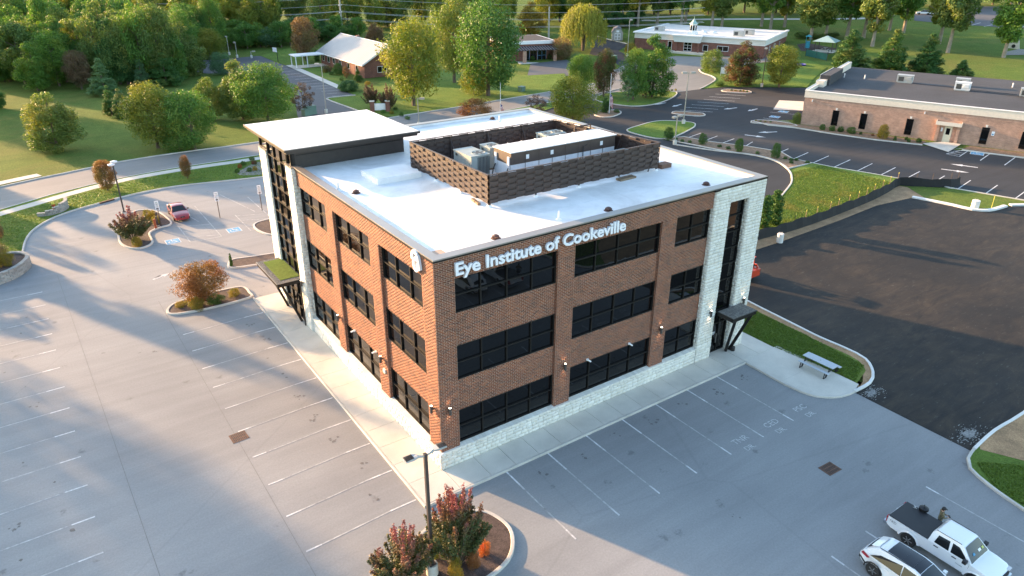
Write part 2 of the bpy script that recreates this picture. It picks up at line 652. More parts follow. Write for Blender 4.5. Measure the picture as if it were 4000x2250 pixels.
M['gravel'] = pm('gravel', (0.23, 0.215, 0.19), 0.9, var=0.3, scale=8, bump=1.0, bscale=26, grain=0.6)
M['mortar'] = pm('mortar', (0.48, 0.345, 0.26), 0.9, var=0.1, scale=1.0, bump=0.2, bscale=60)
M['brick'] = island('brick', [(0.13, 0.050, 0.031), (0.24, 0.080, 0.038), (0.165, 0.058, 0.035), (0.28, 0.097, 0.043), (0.11, 0.052, 0.039), (0.205, 0.067, 0.033)], objrand=True)
M['stone'] = island('pale_stone', [(0.66, 0.64, 0.57), (0.73, 0.71, 0.64), (0.70, 0.68, 0.62), (0.77, 0.75, 0.68), (0.68, 0.655, 0.58)], bump=0.45, bscale=18, objrand=True, mot=0.08)
M['stonejoint'] = pm('stone_joint', (0.46, 0.44, 0.39), 0.9, var=0.1)
M['bronze'] = pm('dark_bronze_metal', (0.014, 0.0125, 0.0118), 0.42, 0.3, var=0.1)
M['coping'] = pm('coping_metal', (0.33, 0.31, 0.29), 0.45, 0.6, var=0.06, scale=0.6)
M['fascia'] = pm('bronze_fascia', (0.055, 0.047, 0.042), 0.45, 0.4, var=0.1)
M['membrane'] = pm('white_roof_membrane', (0.78, 0.78, 0.77), 0.55, var=0.10, scale=0.35, bump=0.2, bscale=1.1, grain=0.05, stainy=0.22)
M['glass'] = glassm('tinted_glass')
M['frame'] = pm('window_frame', (0.015, 0.0135, 0.012), 0.6, 0.0, var=0.1, spec=0.25)
M['screenwood'] = pm('brown_slat', (0.046, 0.029, 0.025), 0.55, var=0.12, scale=2)
M['hvac'] = pm('hvac_grey_green', (0.32, 0.36, 0.34), 0.55, 0.1, var=0.1, scale=2)
M['hvacdark'] = pm('hvac_grille', (0.05, 0.055, 0.055), 0.6, var=0.2)
M['rtubrown'] = pm('rtu_brown', (0.075, 0.052, 0.04), 0.6, var=0.12)
M['rtuwhite'] = pm('rtu_white', (0.68, 0.69, 0.70), 0.55, var=0.1, scale=1.5)
M['white'] = pm('white_paint', (0.78, 0.78, 0.77), 0.5, var=0.04)
M['signwhite'] = pm('sign_white', (0.82, 0.83, 0.86), 0.4, var=0.02)
M['wood'] = pm('weathered_wood', (0.20, 0.14, 0.09), 0.85, var=0.25, scale=4)
M['black'] = pm('black_plastic', (0.012, 0.012, 0.013), 0.5, var=0.1)
M['vent'] = pm('rusty_vent', (0.09, 0.045, 0.038), 0.7, var=0.25)
M['bark'] = pm('bark', (0.13, 0.10, 0.075), 0.95, var=0.3, scale=2, bump=0.6, bscale=12)
M['barkpale'] = pm('pale_bark', (0.26, 0.22, 0.17), 0.95, var=0.25, scale=2, bump=0.6, bscale=10)
M['polebrown'] = pm('bronze_pole', (0.075, 0.062, 0.055), 0.5, 0.3, var=0.08)
M['polegalv'] = pm('galvanised_pole', (0.38, 0.36, 0.32), 0.5, 0.4, var=0.08)
M['polewood'] = pm('utility_pole', (0.42, 0.39, 0.34), 0.85, var=0.15)
M['wire'] = pm('wire', (0.45, 0.45, 0.44), 0.5, 0.3, var=0.05)
M['rust'] = pm('rusty_iron', (0.14, 0.075, 0.05), 0.8, var=0.3, scale=6)
M['bark2'] = M['bark']
# foliage tones
G = {}
G['green'] = leafm('leaf_green', (0.064, 0.152, 0.033), (0.136, 0.265, 0.051), (0.254, 0.305, 0.054), 0.25)
G['deep'] = leafm('leaf_deep_green', (0.040, 0.112, 0.033), (0.090, 0.194, 0.051))
G['olive'] = leafm('leaf_olive', (0.090, 0.152, 0.040), (0.173, 0.244, 0.064), (0.290, 0.284, 0.064), 0.35)
G['yellow'] = leafm('leaf_yellow_green', (0.13, 0.185, 0.03), (0.22, 0.255, 0.04), (0.29, 0.26, 0.04), 0.45)
G['gold'] = leafm('leaf_gold', (0.22, 0.17, 0.03), (0.38, 0.27, 0.04), (0.36, 0.18, 0.03), 0.3)
G['brown'] = leafm('leaf_brown', (0.136, 0.088, 0.054), (0.236, 0.150, 0.081), (0.109, 0.124, 0.054), 0.4, trans=0.3)
G['rust'] = leafm('leaf_rust', (0.174, 0.080, 0.036), (0.319, 0.145, 0.051), (0.145, 0.123, 0.043), 0.45)
G['red'] = leafm('leaf_red_green', (0.072, 0.109, 0.032), (0.131, 0.145, 0.043), (0.20, 0.055, 0.05), 0.5, nscale=0.7)
G['myrtle'] = tipm('leaf_myrtle', (0.045, 0.085, 0.022), (0.13, 0.12, 0.035), (0.27, 0.075, 0.07))
G['myrtle_brown'] = tipm('leaf_brown_myrtle', (0.06, 0.07, 0.025), (0.12, 0.09, 0.035), (0.17, 0.085, 0.05), 2.0, 9.0)
G['blue'] = leafm('leaf_blue_green', (0.081, 0.172, 0.081), (0.154, 0.265, 0.128))
G['conifer'] = leafm('leaf_conifer', (0.045, 0.122, 0.033), (0.100, 0.204, 0.045), (0.200, 0.204, 0.045), 0.3, trans=0.25)
G['box'] = leafm('leaf_boxwood', (0.041, 0.100, 0.023), (0.080, 0.167, 0.032), trans=0.25)
G['goldbush'] = leafm('leaf_gold_bush', (0.20, 0.17, 0.03), (0.34, 0.25, 0.04), (0.12, 0.16, 0.03), 0.3, nscale=1.2)
G['orange'] = leafm('leaf_orange_bush', (0.30, 0.09, 0.03), (0.48, 0.17, 0.05), (0.40, 0.05, 0.03), 0.3, nscale=1.5)
G['purple'] = leafm('leaf_purple', (0.080, 0.058, 0.058), (0.160, 0.109, 0.102))
G['blade'] = leafm('grass_blade', (0.09, 0.16, 0.03), (0.16, 0.24, 0.045), (0.22, 0.21, 0.055), 0.3, trans=0.3)
G['lime'] = leafm('leaf_lime', (0.08, 0.135, 0.026), (0.15, 0.205, 0.035), (0.25, 0.25, 0.04), 0.4)
# ------------------------------------------------------------------ ground, lots, streets, kerbs
sheet('ground', [(-900, -700), (1500, -700), (1500, 1500), (-900, 1500)], -0.03, M['lawn'])
NK = U((-16.6, 44.6), (-16.49, 45.88), (-16.21, 48.71), (-15.87, 50.86), (-15.25, 52.96), (-14.3, 54.7), (-13.04, 56.21), (-11.7, 57.2), (-10.27, 57.89),
       (-8.97, 58.41), (-6.43, 59.44), (-3.58, 60.07), (-0.39, 60.23), (3.83, 59.42), (7.92, 58.58), (16, 57.6), (27, 57.0))
NKs = smooth_line(NK, 0.8)
lot = sheet('parking_lot', U((-60, -70), (24.87, -70), (24.87, 20), (27, 22)) + list(reversed(NKs)) + U((-18, 44), (-26, 42), (-60, 40)), 0.0, M['lot'])
newlot = sheet('new_asphalt_lot', U((24.88, -50), (24.88, -8.0), (26.6, -8.06), (28, -7.45), (29.2, -6.2), (29.25, -2.6), (29.5, 4.2), (30.3, 11.2), (42.3, 10.6), (52, 10.9),
      (60, 11.4), (65.9, 10.7), (66.9, 6.6), (67.1, 4.6), (68.4, 3.65), (71.2, 3.3), (75, 2.6), (84, -16), (90, -50)), 0.004, M['newlot'])
ARC = U((54, 19.0), (57.86, 20.77), (60.14, 22.05), (63.45, 24.84), (65.86, 28.71), (65.68, 32.37), (63.31, 36.43), (61.2, 41.73))
darklot = sheet('dark_parking_lot', PL((1485, 262), (1545, 262), (1590, 269), (1650, 262), (1690, 246), (1703, 232), (1763, 224), (1825, 219), (1932, 220), (2030, 221))
      + PL((2018, 300), (1900, 305), (1932, 316), (2000, 323), (2100, 339), (2200, 353), (2320, 366), (2576, 399), (2760, 425), (2760, 540), (2576, 505), (2400, 475), (2200, 439), (2100, 423), (2043, 412))
      + list(reversed(ARC[:5])) + U((27.2, 19), (27.2, 58), (36, 70), (60, 73)), 0.006, M['dark'])
ST = smooth_line(U((-60, 57), (-38, 62.3), (-17.28, 71.25), (-11.17, 73.22), (-4.37, 75.22), (0.43, 75.69), (5.44, 75.75), (12.87, 75.6), (24, 77.6), (36.51, 79.84), (48.47, 80.9), (61.55, 82.51), (70.89, 83.6), (84, 86.0)), 3)
SN = smooth_line(U((-60, 46), (-38, 52), (-17.6, 61.93), (-12.88, 64.6), (-8.8, 66.2), (-4.41, 67.5), (1.33, 68.25), (6.09, 68.3), (10.84, 68.5), (24, 70), (36, 72), (48, 73), (61, 75), (72, 76), (84, 78.6)), 3)
street = sheet('street', ST + list(reversed(SN)), 0.003, M['street'])
kerb('street_kerb', ST, M['concrete2'], 0.2, 0.13)
kerb('street_kerb', SN, M['concrete2'], 0.2, 0.13)
SWN = smooth_line(U((-60, 43.5), (-38, 49.5), (-17.66, 60.3), (-13.07, 62.75), (-9.02, 64.75), (-4.66, 66.3), (0.98, 66.95), (5.7, 66.95), (10.37, 66.9), (24, 68.3), (36, 70)), 2)
sw = ribbon('street_sidewalk', SWN, 1.5, 0.105, M['concrete'])
ribbon('far_sidewalk', U((-40, 64.5), (-24, 70.5), (-16.3, 73.4), (-13.2, 74.4)), 1.6, 0.02, M['concrete'])
# raised verge between lot and street
sheet('verge_lawn', NKs + list(reversed(SN[1:-3])) + U((-20, 44)), 0.09, M['lawn2'])
kerb('lot_kerb', NKs, M['concrete2'], 0.17, 0.15)


def mark(a, b, w=0.1, z=0.008, mat=None, par=lot):
    a, b = np.array(a, float), np.array(b, float)
    d = (b - a) / np.linalg.norm(b - a)
    n = np.array([-d[1], d[0]]) * w / 2
    return sheet('parking_line', [tuple(a - n), tuple(b - n), tuple(b + n), tuple(a + n)], z, mat or M['paint'], par)


for k in range(7):
    x = (2.73 + 2.743 * k) * K
    mark((x, -1.98 * K), (x, -3.6 * K)); mark((x, -3.6 * K), (x, -7.0 * K), 0.09, mat=M['fadepaint']); mark((x, -7.0 * K), (x, -7.74 * K))
for y in (23.46, 20.69, 17.94, 15.26, 12.49, 9.76, 7.01, 4.33, 1.58, -1.14):
    mark((-2.2 * K, y * K), (-3.6 * K, y * K)); mark((-3.6 * K, y * K), (-7.2 * K, (y - 0.18) * K), 0.09, mat=M['fadepaint']); mark((-7.2 * K, (y - 0.18) * K), (-7.95 * K, (y - 0.2) * K))
for k in range(15):
    y = 36.93 - 2.755 * k
    mark((-15.6 * K, y * K), (-16.6 * K, y * K)); mark((-16.6 * K, y * K), (-27 * K, y * K), 0.09, mat=M['fadepaint'])
for k in range(4):
    x = (19.93 - 2.745 * k) * K
    mark((x, -15.15 * K), (x, -15.8 * K)); mark((x, -15.8 * K), (x, -26 * K), 0.09, mat=M['fadepaint'])
# accessible bays
for x0, x1 in ((-3.35, -0.55), (2.2, 5.0)):
    for a, b in (((x0, 46.8), (x0, 41.4)), ((x1, 46.6), (x1, 41.4)), ((x0, 41.4), (x1, 41.4)), ((x0, 43.0), (x1, 41.9)), ((x0, 44.8), (x1, 43.7)), ((x0, 46.4), (x1, 45.4)),
                 ((x0 + 0.5, 54.5), (x0 + 2.0, 46.8)), ((x1, 52), (x1, 46.8))):
        mark((a[0] * K, a[1] * K), (b[0] * K, b[1] * K), 0.1, mat=M['fadepaint'])


def access_symbol(cx, cy, par, s=1.0, rz=0.0, z=0.008):
    """painted wheelchair mark on a blue square"""
    def T(p):
        c, sn = math.cos(rz), math.sin(rz)
        return (cx + s * (p[0] * c - p[1] * sn), cy + s * (p[0] * sn + p[1] * c))
    sq = lambda h: [T(p) for p in ((-h, -h), (h, -h), (h, h), (-h, h))]
    sheet('symbol_border', sq(0.72), z, M['paint'], par)
    sheet('symbol_field', sq(0.64), z + 0.004, M['bluepaint'], par)
    def ln(pts, w):
        ribbon('symbol_stroke', [T(p) for p in pts], w * s, z + 0.008, M['paint'], par)
    sheet('symbol_stroke', [T((-0.08 + 0.09 * math.cos(t), 0.48 + 0.09 * math.sin(t))) for t in np.linspace(0, 6.0, 9)], z + 0.008, M['paint'], par)
    ln([(-0.08, 0.38), (-0.05, 0.0), (0.22, 0.0), (0.34, -0.36), (0.46, -0.33)], 0.09)
    ln([(-0.07, 0.2), (0.2, 0.18)], 0.08)
    ln([(-0.1 + 0.32 * math.cos(t), -0.16 + 0.32 * math.sin(t)) for t in np.linspace(2.1, 5.9, 10)], 0.08)


access_symbol(-4.65 * K, 42.6 * K, lot)
access_symbol(0.9 * K, 42.45 * K, lot)
access_symbol(6.4 * K, 42.4 * K, lot)


def arrow(x, y, ang, L_, par, z=0.01, w=0.22, mat=None):
    c, s = math.cos(ang), math.sin(ang)
    pts = [(-L_ / 2, -w / 2), (L_ * 0.05, -w / 2), (L_ * 0.05, -w * 1.5), (L_ / 2, 0), (L_ * 0.05, w * 1.5), (L_ * 0.05, w / 2), (-L_ / 2, w / 2)]
    sheet('arrow_marking', [(x + a * c - b * s, y + a * s + b * c) for a, b in pts], z, mat or M['paint'], par)


arrow(-7.15 * K, 34.8 * K, R_(23), 1.7, lot)


M['stencil'] = pm('stencil_paint', (0.5, 0.5, 0.49), 0.85, var=0.35, scale=5, grain=0.35, bscale=14)


def ground_text(s, x, y, size, par, z=0.009):
    me = text_mesh(s, size, 0.0)
    o = link('stall_lettering', me, M['stencil'], par, (x, y, z))
    return o


for s, x in (('TNR', 14.55), ('CED', 17.3), ('PSC', 20.1)):
    ground_text(s, x * K, -7.35 * K, 0.66, lot)
    ground_text('DR.', (x + 0.12) * K, -8.05 * K, 0.55, lot)

M['slabjoint'] = pm('slab_joint', (0.16, 0.15, 0.135), 0.9)
# building walkways: separate slabs on a bed
walk = MB(K).box(-1.96, 0.3, -1.8, 26.0, -0.04, 0.10).box(0.3, 22.1, -1.8, 0.3, -0.04, 0.10).box(22.1, 25.22, -1.75, 1.0, -0.04, 0.10).build('walkway', M['slabjoint'])
walk['kind'] = 'structure'
g_ = 0.011
xs = [0.0] + [0.3 + 1.555 * k for k in range(1, 15)]
xs = [x for x in xs if x < 21.5] + [22.06]
for a, b in zip(xs[:-1], xs[1:]):
    MB(K).box(a + g_, b - g_, -1.85, 0.28, 0.102, 0.138).build('slab', M['concrete'], walk)
ys = [-1.85] + [-0.02 + 1.757 * k for k in range(0, 15)] + [26.0]
for a, b in zip(ys[:-1], ys[1:]):
    MB(K).box(-1.99, -0.008, a + g_, b - g_, 0.102, 0.138).build('slab', M['concrete'], walk)
for a, b in ((22.06, 23.65), (23.65, 25.2)):
    MB(K).box(a + g_, b - g_, -1.76, 1.0, 0.102, 0.138).build('slab', M['concrete'], walk)
kerb('walkway_kerb', U((-2.06, 26.2), (-2.06, -1.92)), M['concrete2'], 0.14, 0.152)
kerb('walkway_kerb', U((-2.06, -1.92), (22.1, -1.92)), M['concrete2'], 0.14, 0.150)
# patio with picnic table
EK = smooth_line(U((22.1, -1.95), (22.05, -3.5), (22.08, -5.6), (22.5, -7.0), (23.67, -7.85), (24.87, -8.02)), 0.5)
EK2 = smooth_line(U((24.9, -8.02), (26.66, -8.0), (27.95, -7.42), (29.1, -6.2), (29.28, -4.6), (29.18, -2.62), (29.33, -0.21), (29.63, 4.2), (30.3, 11.0)), 0.6)
patio = MB(1).prism(EK + U((25.8, -7.75), (25.62, -1.757), (22.1, -1.757)), -0.03, 0.135).build('patio', M['concrete'])
patio['kind'] = 'structure'
MB(K).box(22.1, 25.7, -4.79, -4.77, 0.1225, 0.1245).build('slab_joint', M['stonejoint'], patio)
kerb('patio_kerb', EK, M['concrete2'], 0.18, 0.15)
kerb('new_lot_kerb', EK2, M['newconcrete'], 0.2, 0.16)
sheet('side_lawn', U((25.26, 1.02), (25.26, -1.9), (25.66, -1.96), (25.85, -7.6)) + [(x - 0.75, y) for x, y in EK2[6:]] + U((29.6, 12), (23.6, 12), (23.6, 1.02)), 0.11, M['lawn2'])
sheet('soil_margin', [(x, y) for x, y in EK2[1:]] + [(x - 1.1, y + 0.1) for x, y in reversed(EK2[3:])] + U((25.85, -7.6)), 0.10, M['soil'])
# south-east island
SEK = smooth_line(U((60, -15.2), (40, -15.1), (31.21, -15.08), (27.84, -14.92), (25.11, -15.08)), 1.0)
SEK2 = smooth_line(U((25.11, -15.08), (24.02, -15.28), (23.25, -15.75), (22.64, -17.03), (22.19, -18.82), (21.9, -21), (21.8, -26), (21.8, -45)), 0.6)
sheet('island_lawn', SEK + SEK2[1:] + U((60, -45)), 0.10, M['lawn2'])
sheet('island_soil', SEK[:-1] + U((25.3, -15.3), (26.3, -17.2), (27.6, -19), (30, -21), (60, -24)), 0.112, M['soil'])
kerb('new_lot_kerb', SEK, M['newconcrete'], 0.2, 0.17)
kerb('lot_kerb', SEK2, M['concrete2'], 0.17, 0.15)
# new kerb pieces and soil by the silt fence
NK1 = smooth_line(U((65.89, 10.61), (66.4, 8.6), (66.84, 6.55), (67.05, 4.8), (68.1, 3.75), (69.6, 3.45), (71.2, 3.35)), 0.8)
kerb('new_lot_kerb', NK1, M['newconcrete'], 0.55, 0.2)
kerb('new_lot_kerb', U((72.0, 3.2), (74.5, 1.6), (79, -7)), M['newconcrete'], 0.55, 0.2)
sheet('fence_soil', U((30.3, 10.6), (42.3, 10.5), (52, 10.8), (60, 11.3), (65.7, 10.6), (66.8, 8.6), (69.2, 12.9), (68.9, 13.8), (60.24, 12.6), (52.07, 12.0), (45.88, 11.85), (40.97, 12.2), (30.5, 12.0)), 0.012, M['soil'])
sheet('fence_verge', U((66.4, 9.0), (67.0, 4.9), (68.2, 3.7), (71.3, 3.3), (74.6, 2.4), (75.3, 3.6), (73.0, 9.5), (70.6, 12.2), (69.3, 13.2)), 0.02, M['lawn'])
sheet('triangle_lawn', U((30, 12.3), (45.88, 12.0), (52.07, 12.2), (60.24, 12.8), (69.2, 14.0), (71.4, 12), (73.4, 9.8)) + PL((2400, 474), (2200, 438), (2100, 422), (2043, 411)) + list(reversed(ARC[:4])) + U((40, 18.6), (30, 18.6)), 0.08, M['lawn2'])
kerb('drive_kerb', smooth_line(ARC, 1.0), M['concrete2'], 0.22, 0.15)
kerb('right_lot_kerb', PL((2043, 411), (2100, 422.5), (2200, 439), (2300, 457), (2400, 475), (2576, 505), (2700, 528)), M['concrete2'], 0.17, 0.13)
# shrub strip between drive and dark lot
STRIP = PL((1690, 352), (1728, 363), (1813, 380), (1932, 400)) + list(reversed(ARC[3:7])) [-3:] + PL((2043, 411), (1993, 401), (1964, 385), (1880, 371), (1790, 361), (1718, 347))
STRIP = PL((1672, 350), (1728, 362), (1813, 379), (1905, 393), (1940, 402), (1970, 415), (1984, 424), (2043, 411), (1993, 400), (1964, 383), (1880, 369), (1790, 358), (1720, 345))
sheet('shrub_bed', STRIP, 0.10, M['straw'])
kerb('bed_kerb', STRIP, M['concrete2'], 0.18, 0.14, True)
# lawn island and others in the dark lot
def isl(name, pts, mat, z=0.10, w=0.2):
    s = smooth_line(pts, 0.3 if max(abs(p[0]) + abs(p[1]) for p in pts) < 80 else 0.8, True)
    sheet(name, s, z, mat)
    kerb('island_kerb', s, M['concrete2'], w, 0.15, True)
isl('lot_island_lawn', PL((1577, 328), (1600, 338), (1650, 349), (1690, 347), (1735, 327), (1749, 316), (1740, 309), (1690, 305), (1650, 306), (1610, 316)), M['lawn2'])
isl('lot_island_bed', PL((1690, 285), (1720, 290), (1760, 293), (1774, 290), (1768, 286), (1720, 282), (1700, 281)), M['straw'])
isl('lot_island_bed', PL((1815, 229), (1840, 233), (1880, 235), (1890, 232), (1870, 228), (1830, 225)), M['straw'])
isl('lot_island_bed', PL((1889, 309), (1930, 313), (1975, 318), (2005, 318), (1985, 311), (1940, 305), (1905, 303)), M['straw'])
isl('tree_island_lawn', PL((1500, 252), (1515, 238), (1560, 232), (1640, 228), (1690, 231), (1703, 235), (1690, 247), (1650, 262), (1598, 268), (1545, 263)), M['lawn2'])
isl('flag_island_bed', PL((1496, 290), (1520, 296), (1545, 293), (1562, 285), (1556, 279), (1530, 278), (1502, 282)), M['straw'])
# markings of the dark lot
q = [(445, 195), (660, 237), (890, 277), (1130, 317), (1375, 358), (1635, 408), (1905, 457), (2180, 507), (2470, 563)]
e = [(610, 122), (828, 160), (1050, 198), (1283, 238), (1527, 278), (1778, 322), (2038, 368), (2310, 416), (2600, 470)]
f_ = lambda a: P(1932 + a[0] * 0.25, 361.9 + a[1] * 0.25)
for a, b in zip(q, e): mark(f_(a), f_(b), 0.13, 0.014, par=darklot)
for a, b in (((250, 155), (405, 87)), ((130, 82), (205, 50)), ((2135, 168), (2275, 70)), ((2380, 215), (2520, 112))): mark(f_(a), f_(b), 0.13, 0.014, par=darklot)
for a, b in (((1718, 351), (1763, 335)), ((1779, 352), (1805, 342)), ((1812, 362), (1847, 349)), ((1872, 370), (1893, 357))): mark(P(*a), P(*b), 0.13, 0.014, par=darklot)
for i in range(7):
    t = i / 6
    a = (1800 - 90 * t, 236.5 + 40 * t); b = (1876 - 83 * t, 241 + 41 * t)
    mark(P(*a), P(*b), 0.14, 0.014, par=darklot)
for a, b in (((1795, 101), (2065, 38)), ((1795, 101), (1925, 128)), ((1925, 128), (2065, 38)), ((1815, 90), (1940, 112)), ((1835, 76), (1975, 95)), ((1860, 62), (2010, 74)), ((1890, 45), (2045, 52))):
    mark(f_(a), f_(b), 0.13, 0.014, par=darklot)
p_ = f_((2105, 98)); access_symbol(p_[0], p_[1], darklot, 1.25, R_(-70), 0.014)
p_ = P(1971, 281); access_symbol(p_[0], p_[1], darklot, 1.2, R_(-70), 0.014)
p_ = P(1949, 294); access_symbol(p_[0], p_[1], darklot, 1.2, R_(-70), 0.014)
for (a, b) in (((2410, 415), (2440, 419)), ((2418, 432), (2388, 428)), ((1919, 333), (1943, 332)), ((1912, 344), (1888, 341)), ((1829, 274), (1845, 272)), ((1887, 278), (1899, 275)), ((1655, 262), (1666, 260)), ((1697, 267), (1708, 264))):
    A_, B_ = np.array(P(*a)), np.array(P(*b))
    d_ = A_ - B_
    arrow(*((A_ + B_) / 2), math.atan2(d_[1], d_[0]), 3.4, darklot, 0.014, 0.35)
for a, b in (((1937, 282), (2022, 290)), ((1920, 297), (1985, 305)), ((1932, 301), (1990, 308)), ((1945, 271), (2022, 278))): mark(P(*a), P(*b), 0.12, 0.014, par=darklot)
# daycare drive, house lot, small lots, path, far lot
drive = sheet('daycare_drive', PL((1470, 250), (1500, 254), (1515, 239), (1560, 232), (1640, 228), (1690, 231), (1703, 234), (1763, 224), (1788, 209), (1799, 200), (1790, 192), (1765, 183), (1758, 175), (1800, 168), (1830, 169), (1925, 156), (1990, 148), (1990, 138), (1925, 141), (1770, 143), (1700, 141), (1640, 150), (1600, 150), (1560, 168), (1500, 207), (1462, 232)), 0.002, M['drive'])
sheet('daycare_lawn', PL((1765, 223), (1790, 210), (1802, 200), (1792, 191), (1766, 182), (1762, 174), (1830, 171), (1925, 160), (2030, 150), (2080, 170), (2050, 195), (2030, 220), (1932, 219), (1825, 218)), 0.05, M['lawn2'])
kerb('drive_kerb', smooth_line(PL((1760, 224), (1788, 210), (1800, 200), (1791, 192), (1766, 183), (1759, 175)), 1.0), M['concrete2'], 0.3, 0.15)
houselot = sheet('house_lot', PL((470, 168), (500, 152), (590, 146), (644, 141), (656, 141), (719, 165), (848, 223), (894, 240), (824, 247), (832, 254), (894, 277), (925, 300), (760, 320), (748, 290), (744, 262), (735, 225), (700, 192), (644, 183), (520, 185), (480, 180)), 0.004, M['grey_lot'])
sheet('house_walk', PL((719, 165), (848, 223), (851, 214), (735, 163)), 0.06, M['concrete'])
sheet('house_lawn', PL((656, 140), (725, 122), (800, 120), (880, 205), (905, 235), (895, 240), (851, 222), (851, 214), (735, 162), (719, 164)), 0.04, M['lawn2'])
sheet('corner_lawn', PL((826, 247), (895, 241), (960, 205), (1130, 175), (1330, 190), (1420, 185), (1430, 210), (1383, 231), (1288, 246), (1146, 271), (991, 294), (935, 292), (895, 277), (834, 255)), 0.05, M['lawn2'])
kerb('drive_kerb', smooth_line(PL((894, 240), (826, 247), (828, 252), (845, 259), (895, 277), (920, 288)), 1.0), M['concrete2'], 0.25, 0.15)
for i in range(12):
    t = i / 11
    a = np.array(P(725 + 160 * t, 172 + 67 * t)); b = np.array(P(690 + 145 * t, 176 + 66 * t))
    mark(a, b, 0.12, 0.012, par=houselot)
for i in range(6): mark(P(508 + 7 * i, 153 + 4.5 * i), P(545 + 4 * i, 152 + 4.5 * i), 0.12, 0.012, par=houselot)
sheet('side_lot', PL((1325, 196), (1335, 160), (1425, 150), (1440, 158), (1432, 190), (1400, 193)), 0.006, M['grey_lot'])
sheet('side_drive', PL((1483, 136), (1503, 92), (1530, 100), (1580, 112), (1572, 118), (1556, 128), (1580, 140), (1600, 150), (1560, 168), (1540, 150), (1500, 140)), 0.006, M['dark'])
kerb('drive_kerb', PL((1503, 92), (1530, 99), (1580, 111)), M['concrete2'], 0.3, 0.15)
ribbon('park_path', smooth_line(PL((1480, 41), (1500, 42), (1560, 50), (1650, 52), (1750, 49), (1900, 48), (2050, 48), (2150, 47), (2205, 45), (2238, 38), (2235, 33), (2200, 27), (2175, 21)), 6), 3.0, 0.02, M['concrete'])
farlot = sheet('far_lot', PL((2300, 30), (2400, 18), (2480, 16), (2700, 18), (2700, 80), (2576, 72), (2480, 66), (2390, 60), (2300, 52)), 0.03, M['grey_lot'])
for i in range(6):
    a = P(2405 + 35 * i, 63 + 2.2 * i); b = P(2425 + 42 * i, 55 + 2.2 * i)
    mark(a, b, 0.2, 0.045, par=farlot)
# planting beds around the office
isl('corner_bed', U((-5.2, -4.2), (-2.2, -3.2), (-0.2, -3.55), (0.45, -4.6), (0.42, -5.8), (-0.6, -7.0), (-2.5, -7.4), (-5.2, -7.2), (-7.2, -6.4), (-7.3, -5.0)), M['mulch'], 0.11)
isl('side_bed', U((-8.1, 27.55), (-7.6, 26.75), (-5, 26.35), (-2.3, 26.5), (-2.05, 27.3), (-2.3, 28.8), (-4.5, 29.0), (-7.2, 28.75)), M['mulch'], 0.11)
isl('sign_bed', U((-8.65, 46.6), (-8.7, 44.4), (-8.1, 42.75), (-7.2, 42.35), (-6.3, 43.3), (-6.05, 46.0), (-5.0, 47.0), (-3.95, 47.3), (-3.7, 48.6), (-4.2, 52.0), (-5.6, 53.6), (-7.2, 52.4), (-8.3, 49.5)), M['mulch'], 0.11)
isl('tower_bed', U((-1.9, 33.9), (-1.75, 33.1), (0.6, 32.5), (4.5, 31.6), (9, 31.2), (9, 33.2), (4.5, 33.9), (0.4, 34.6), (-1.3, 34.9)), M['mulch'], 0.11)
isl('north_bed', U((2.9, 42.6), (3.1, 39.6), (5, 38.0), (9, 37.6), (9.5, 42.8), (5, 43.4)), M['mulch'], 0.11)
sheet('verge_bed', smooth_line(U((6.6, 60.6), (8.0, 63.4), (10.5, 65.2), (16, 65.4), (18, 60.0), (12, 58.6)), 1, True), 0.10, M['gravel'])
sheet('brick_building_bed', PL((1905, 306), (1932, 314.5), (2000, 321), (2100, 337.5), (2200, 351.5), (2320, 364.5), (2330, 357), (2200, 339), (2100, 326), (2013, 315)), 0.12, M['straw'])
kerb('bed_kerb', PL((1890, 305), (1932, 315), (2000, 322), (2100, 338.5), (2200, 352.5), (2320, 365.5)), M['concrete2'], 0.3, 0.15)
kerb('bed_kerb', PL((2420, 378), (2480, 386), (2576, 398), (2680, 412)), M['concrete2'], 0.35, 0.15)
sheet('brick_building_bed', PL((2420, 377), (2480, 385), (2576, 397), (2680, 411), (2680, 400), (2576, 386), (2440, 369)), 0.12, M['straw'])
sheet('entry_slab', PL((2317, 362), (2385, 384), (2418, 364), (2372, 358)), 0.11, M['concrete'])
sheet('ramp_slab', PL((1945, 276), (1960, 253), (2022, 256), (2020, 279)), 0.06, M['concrete'])


# grates and inlet
def grate(cx, cy, a, b, rz, label):
    t = thing('drain_grate', label, 'drain', (cx, cy, 0.004), rz, 'parking lot storm drains')
    m = MB()
    m.box(-a, a, -b, -b + 0.06, 0, 0.012).box(-a, a, b - 0.06, b, 0, 0.012).box(-a, -a + 0.06, -b, b, 0, 0.012).box(a - 0.06, a, -b, b, 0, 0.012)
    m.build('frame', M['rust'], t)
    MB().box(-a, a, -b, b, 0.0005, 0.002).build('opening', M['black'], t)
    for i in range(9):
        x = -a + 0.1 + (2 * a - 0.2) * i / 8
        MB().box(x - 0.022, x + 0.022, -b + 0.05, b - 0.05, 0.003, 0.014).build('bar', M['rust'], t)
    for y in (-b / 3, b / 3):
        MB().box(-a + 0.05, a - 0.05, y - 0.025, y + 0.025, 0.003, 0.015).build('cross_bar', M['rust'], t)


grate(-8.05 * K, 9.05 * K, 0.5, 0.48, R_(3), 'rusty brown storm drain grate in the sunlit lot')
grate(17.1 * K, -11.5 * K, 0.55, 0.42, R_(-3), 'black slotted storm drain grate in the shaded lot near the pickup')
t = thing('storm_inlet', 'rust stained kerb inlet of the storm drain by the verge', 'drain', (-8.0 * K, 58.75 * K, 0), R_(22))
MB().box(-0.9, 0.9, -0.12, 0.14, 0.0, 0.16).build('inlet_block', M['rust'], t)
MB().box(-0.8, 0.8, -0.125, -0.1, 0.02, 0.11).build('opening', M['black'], t)


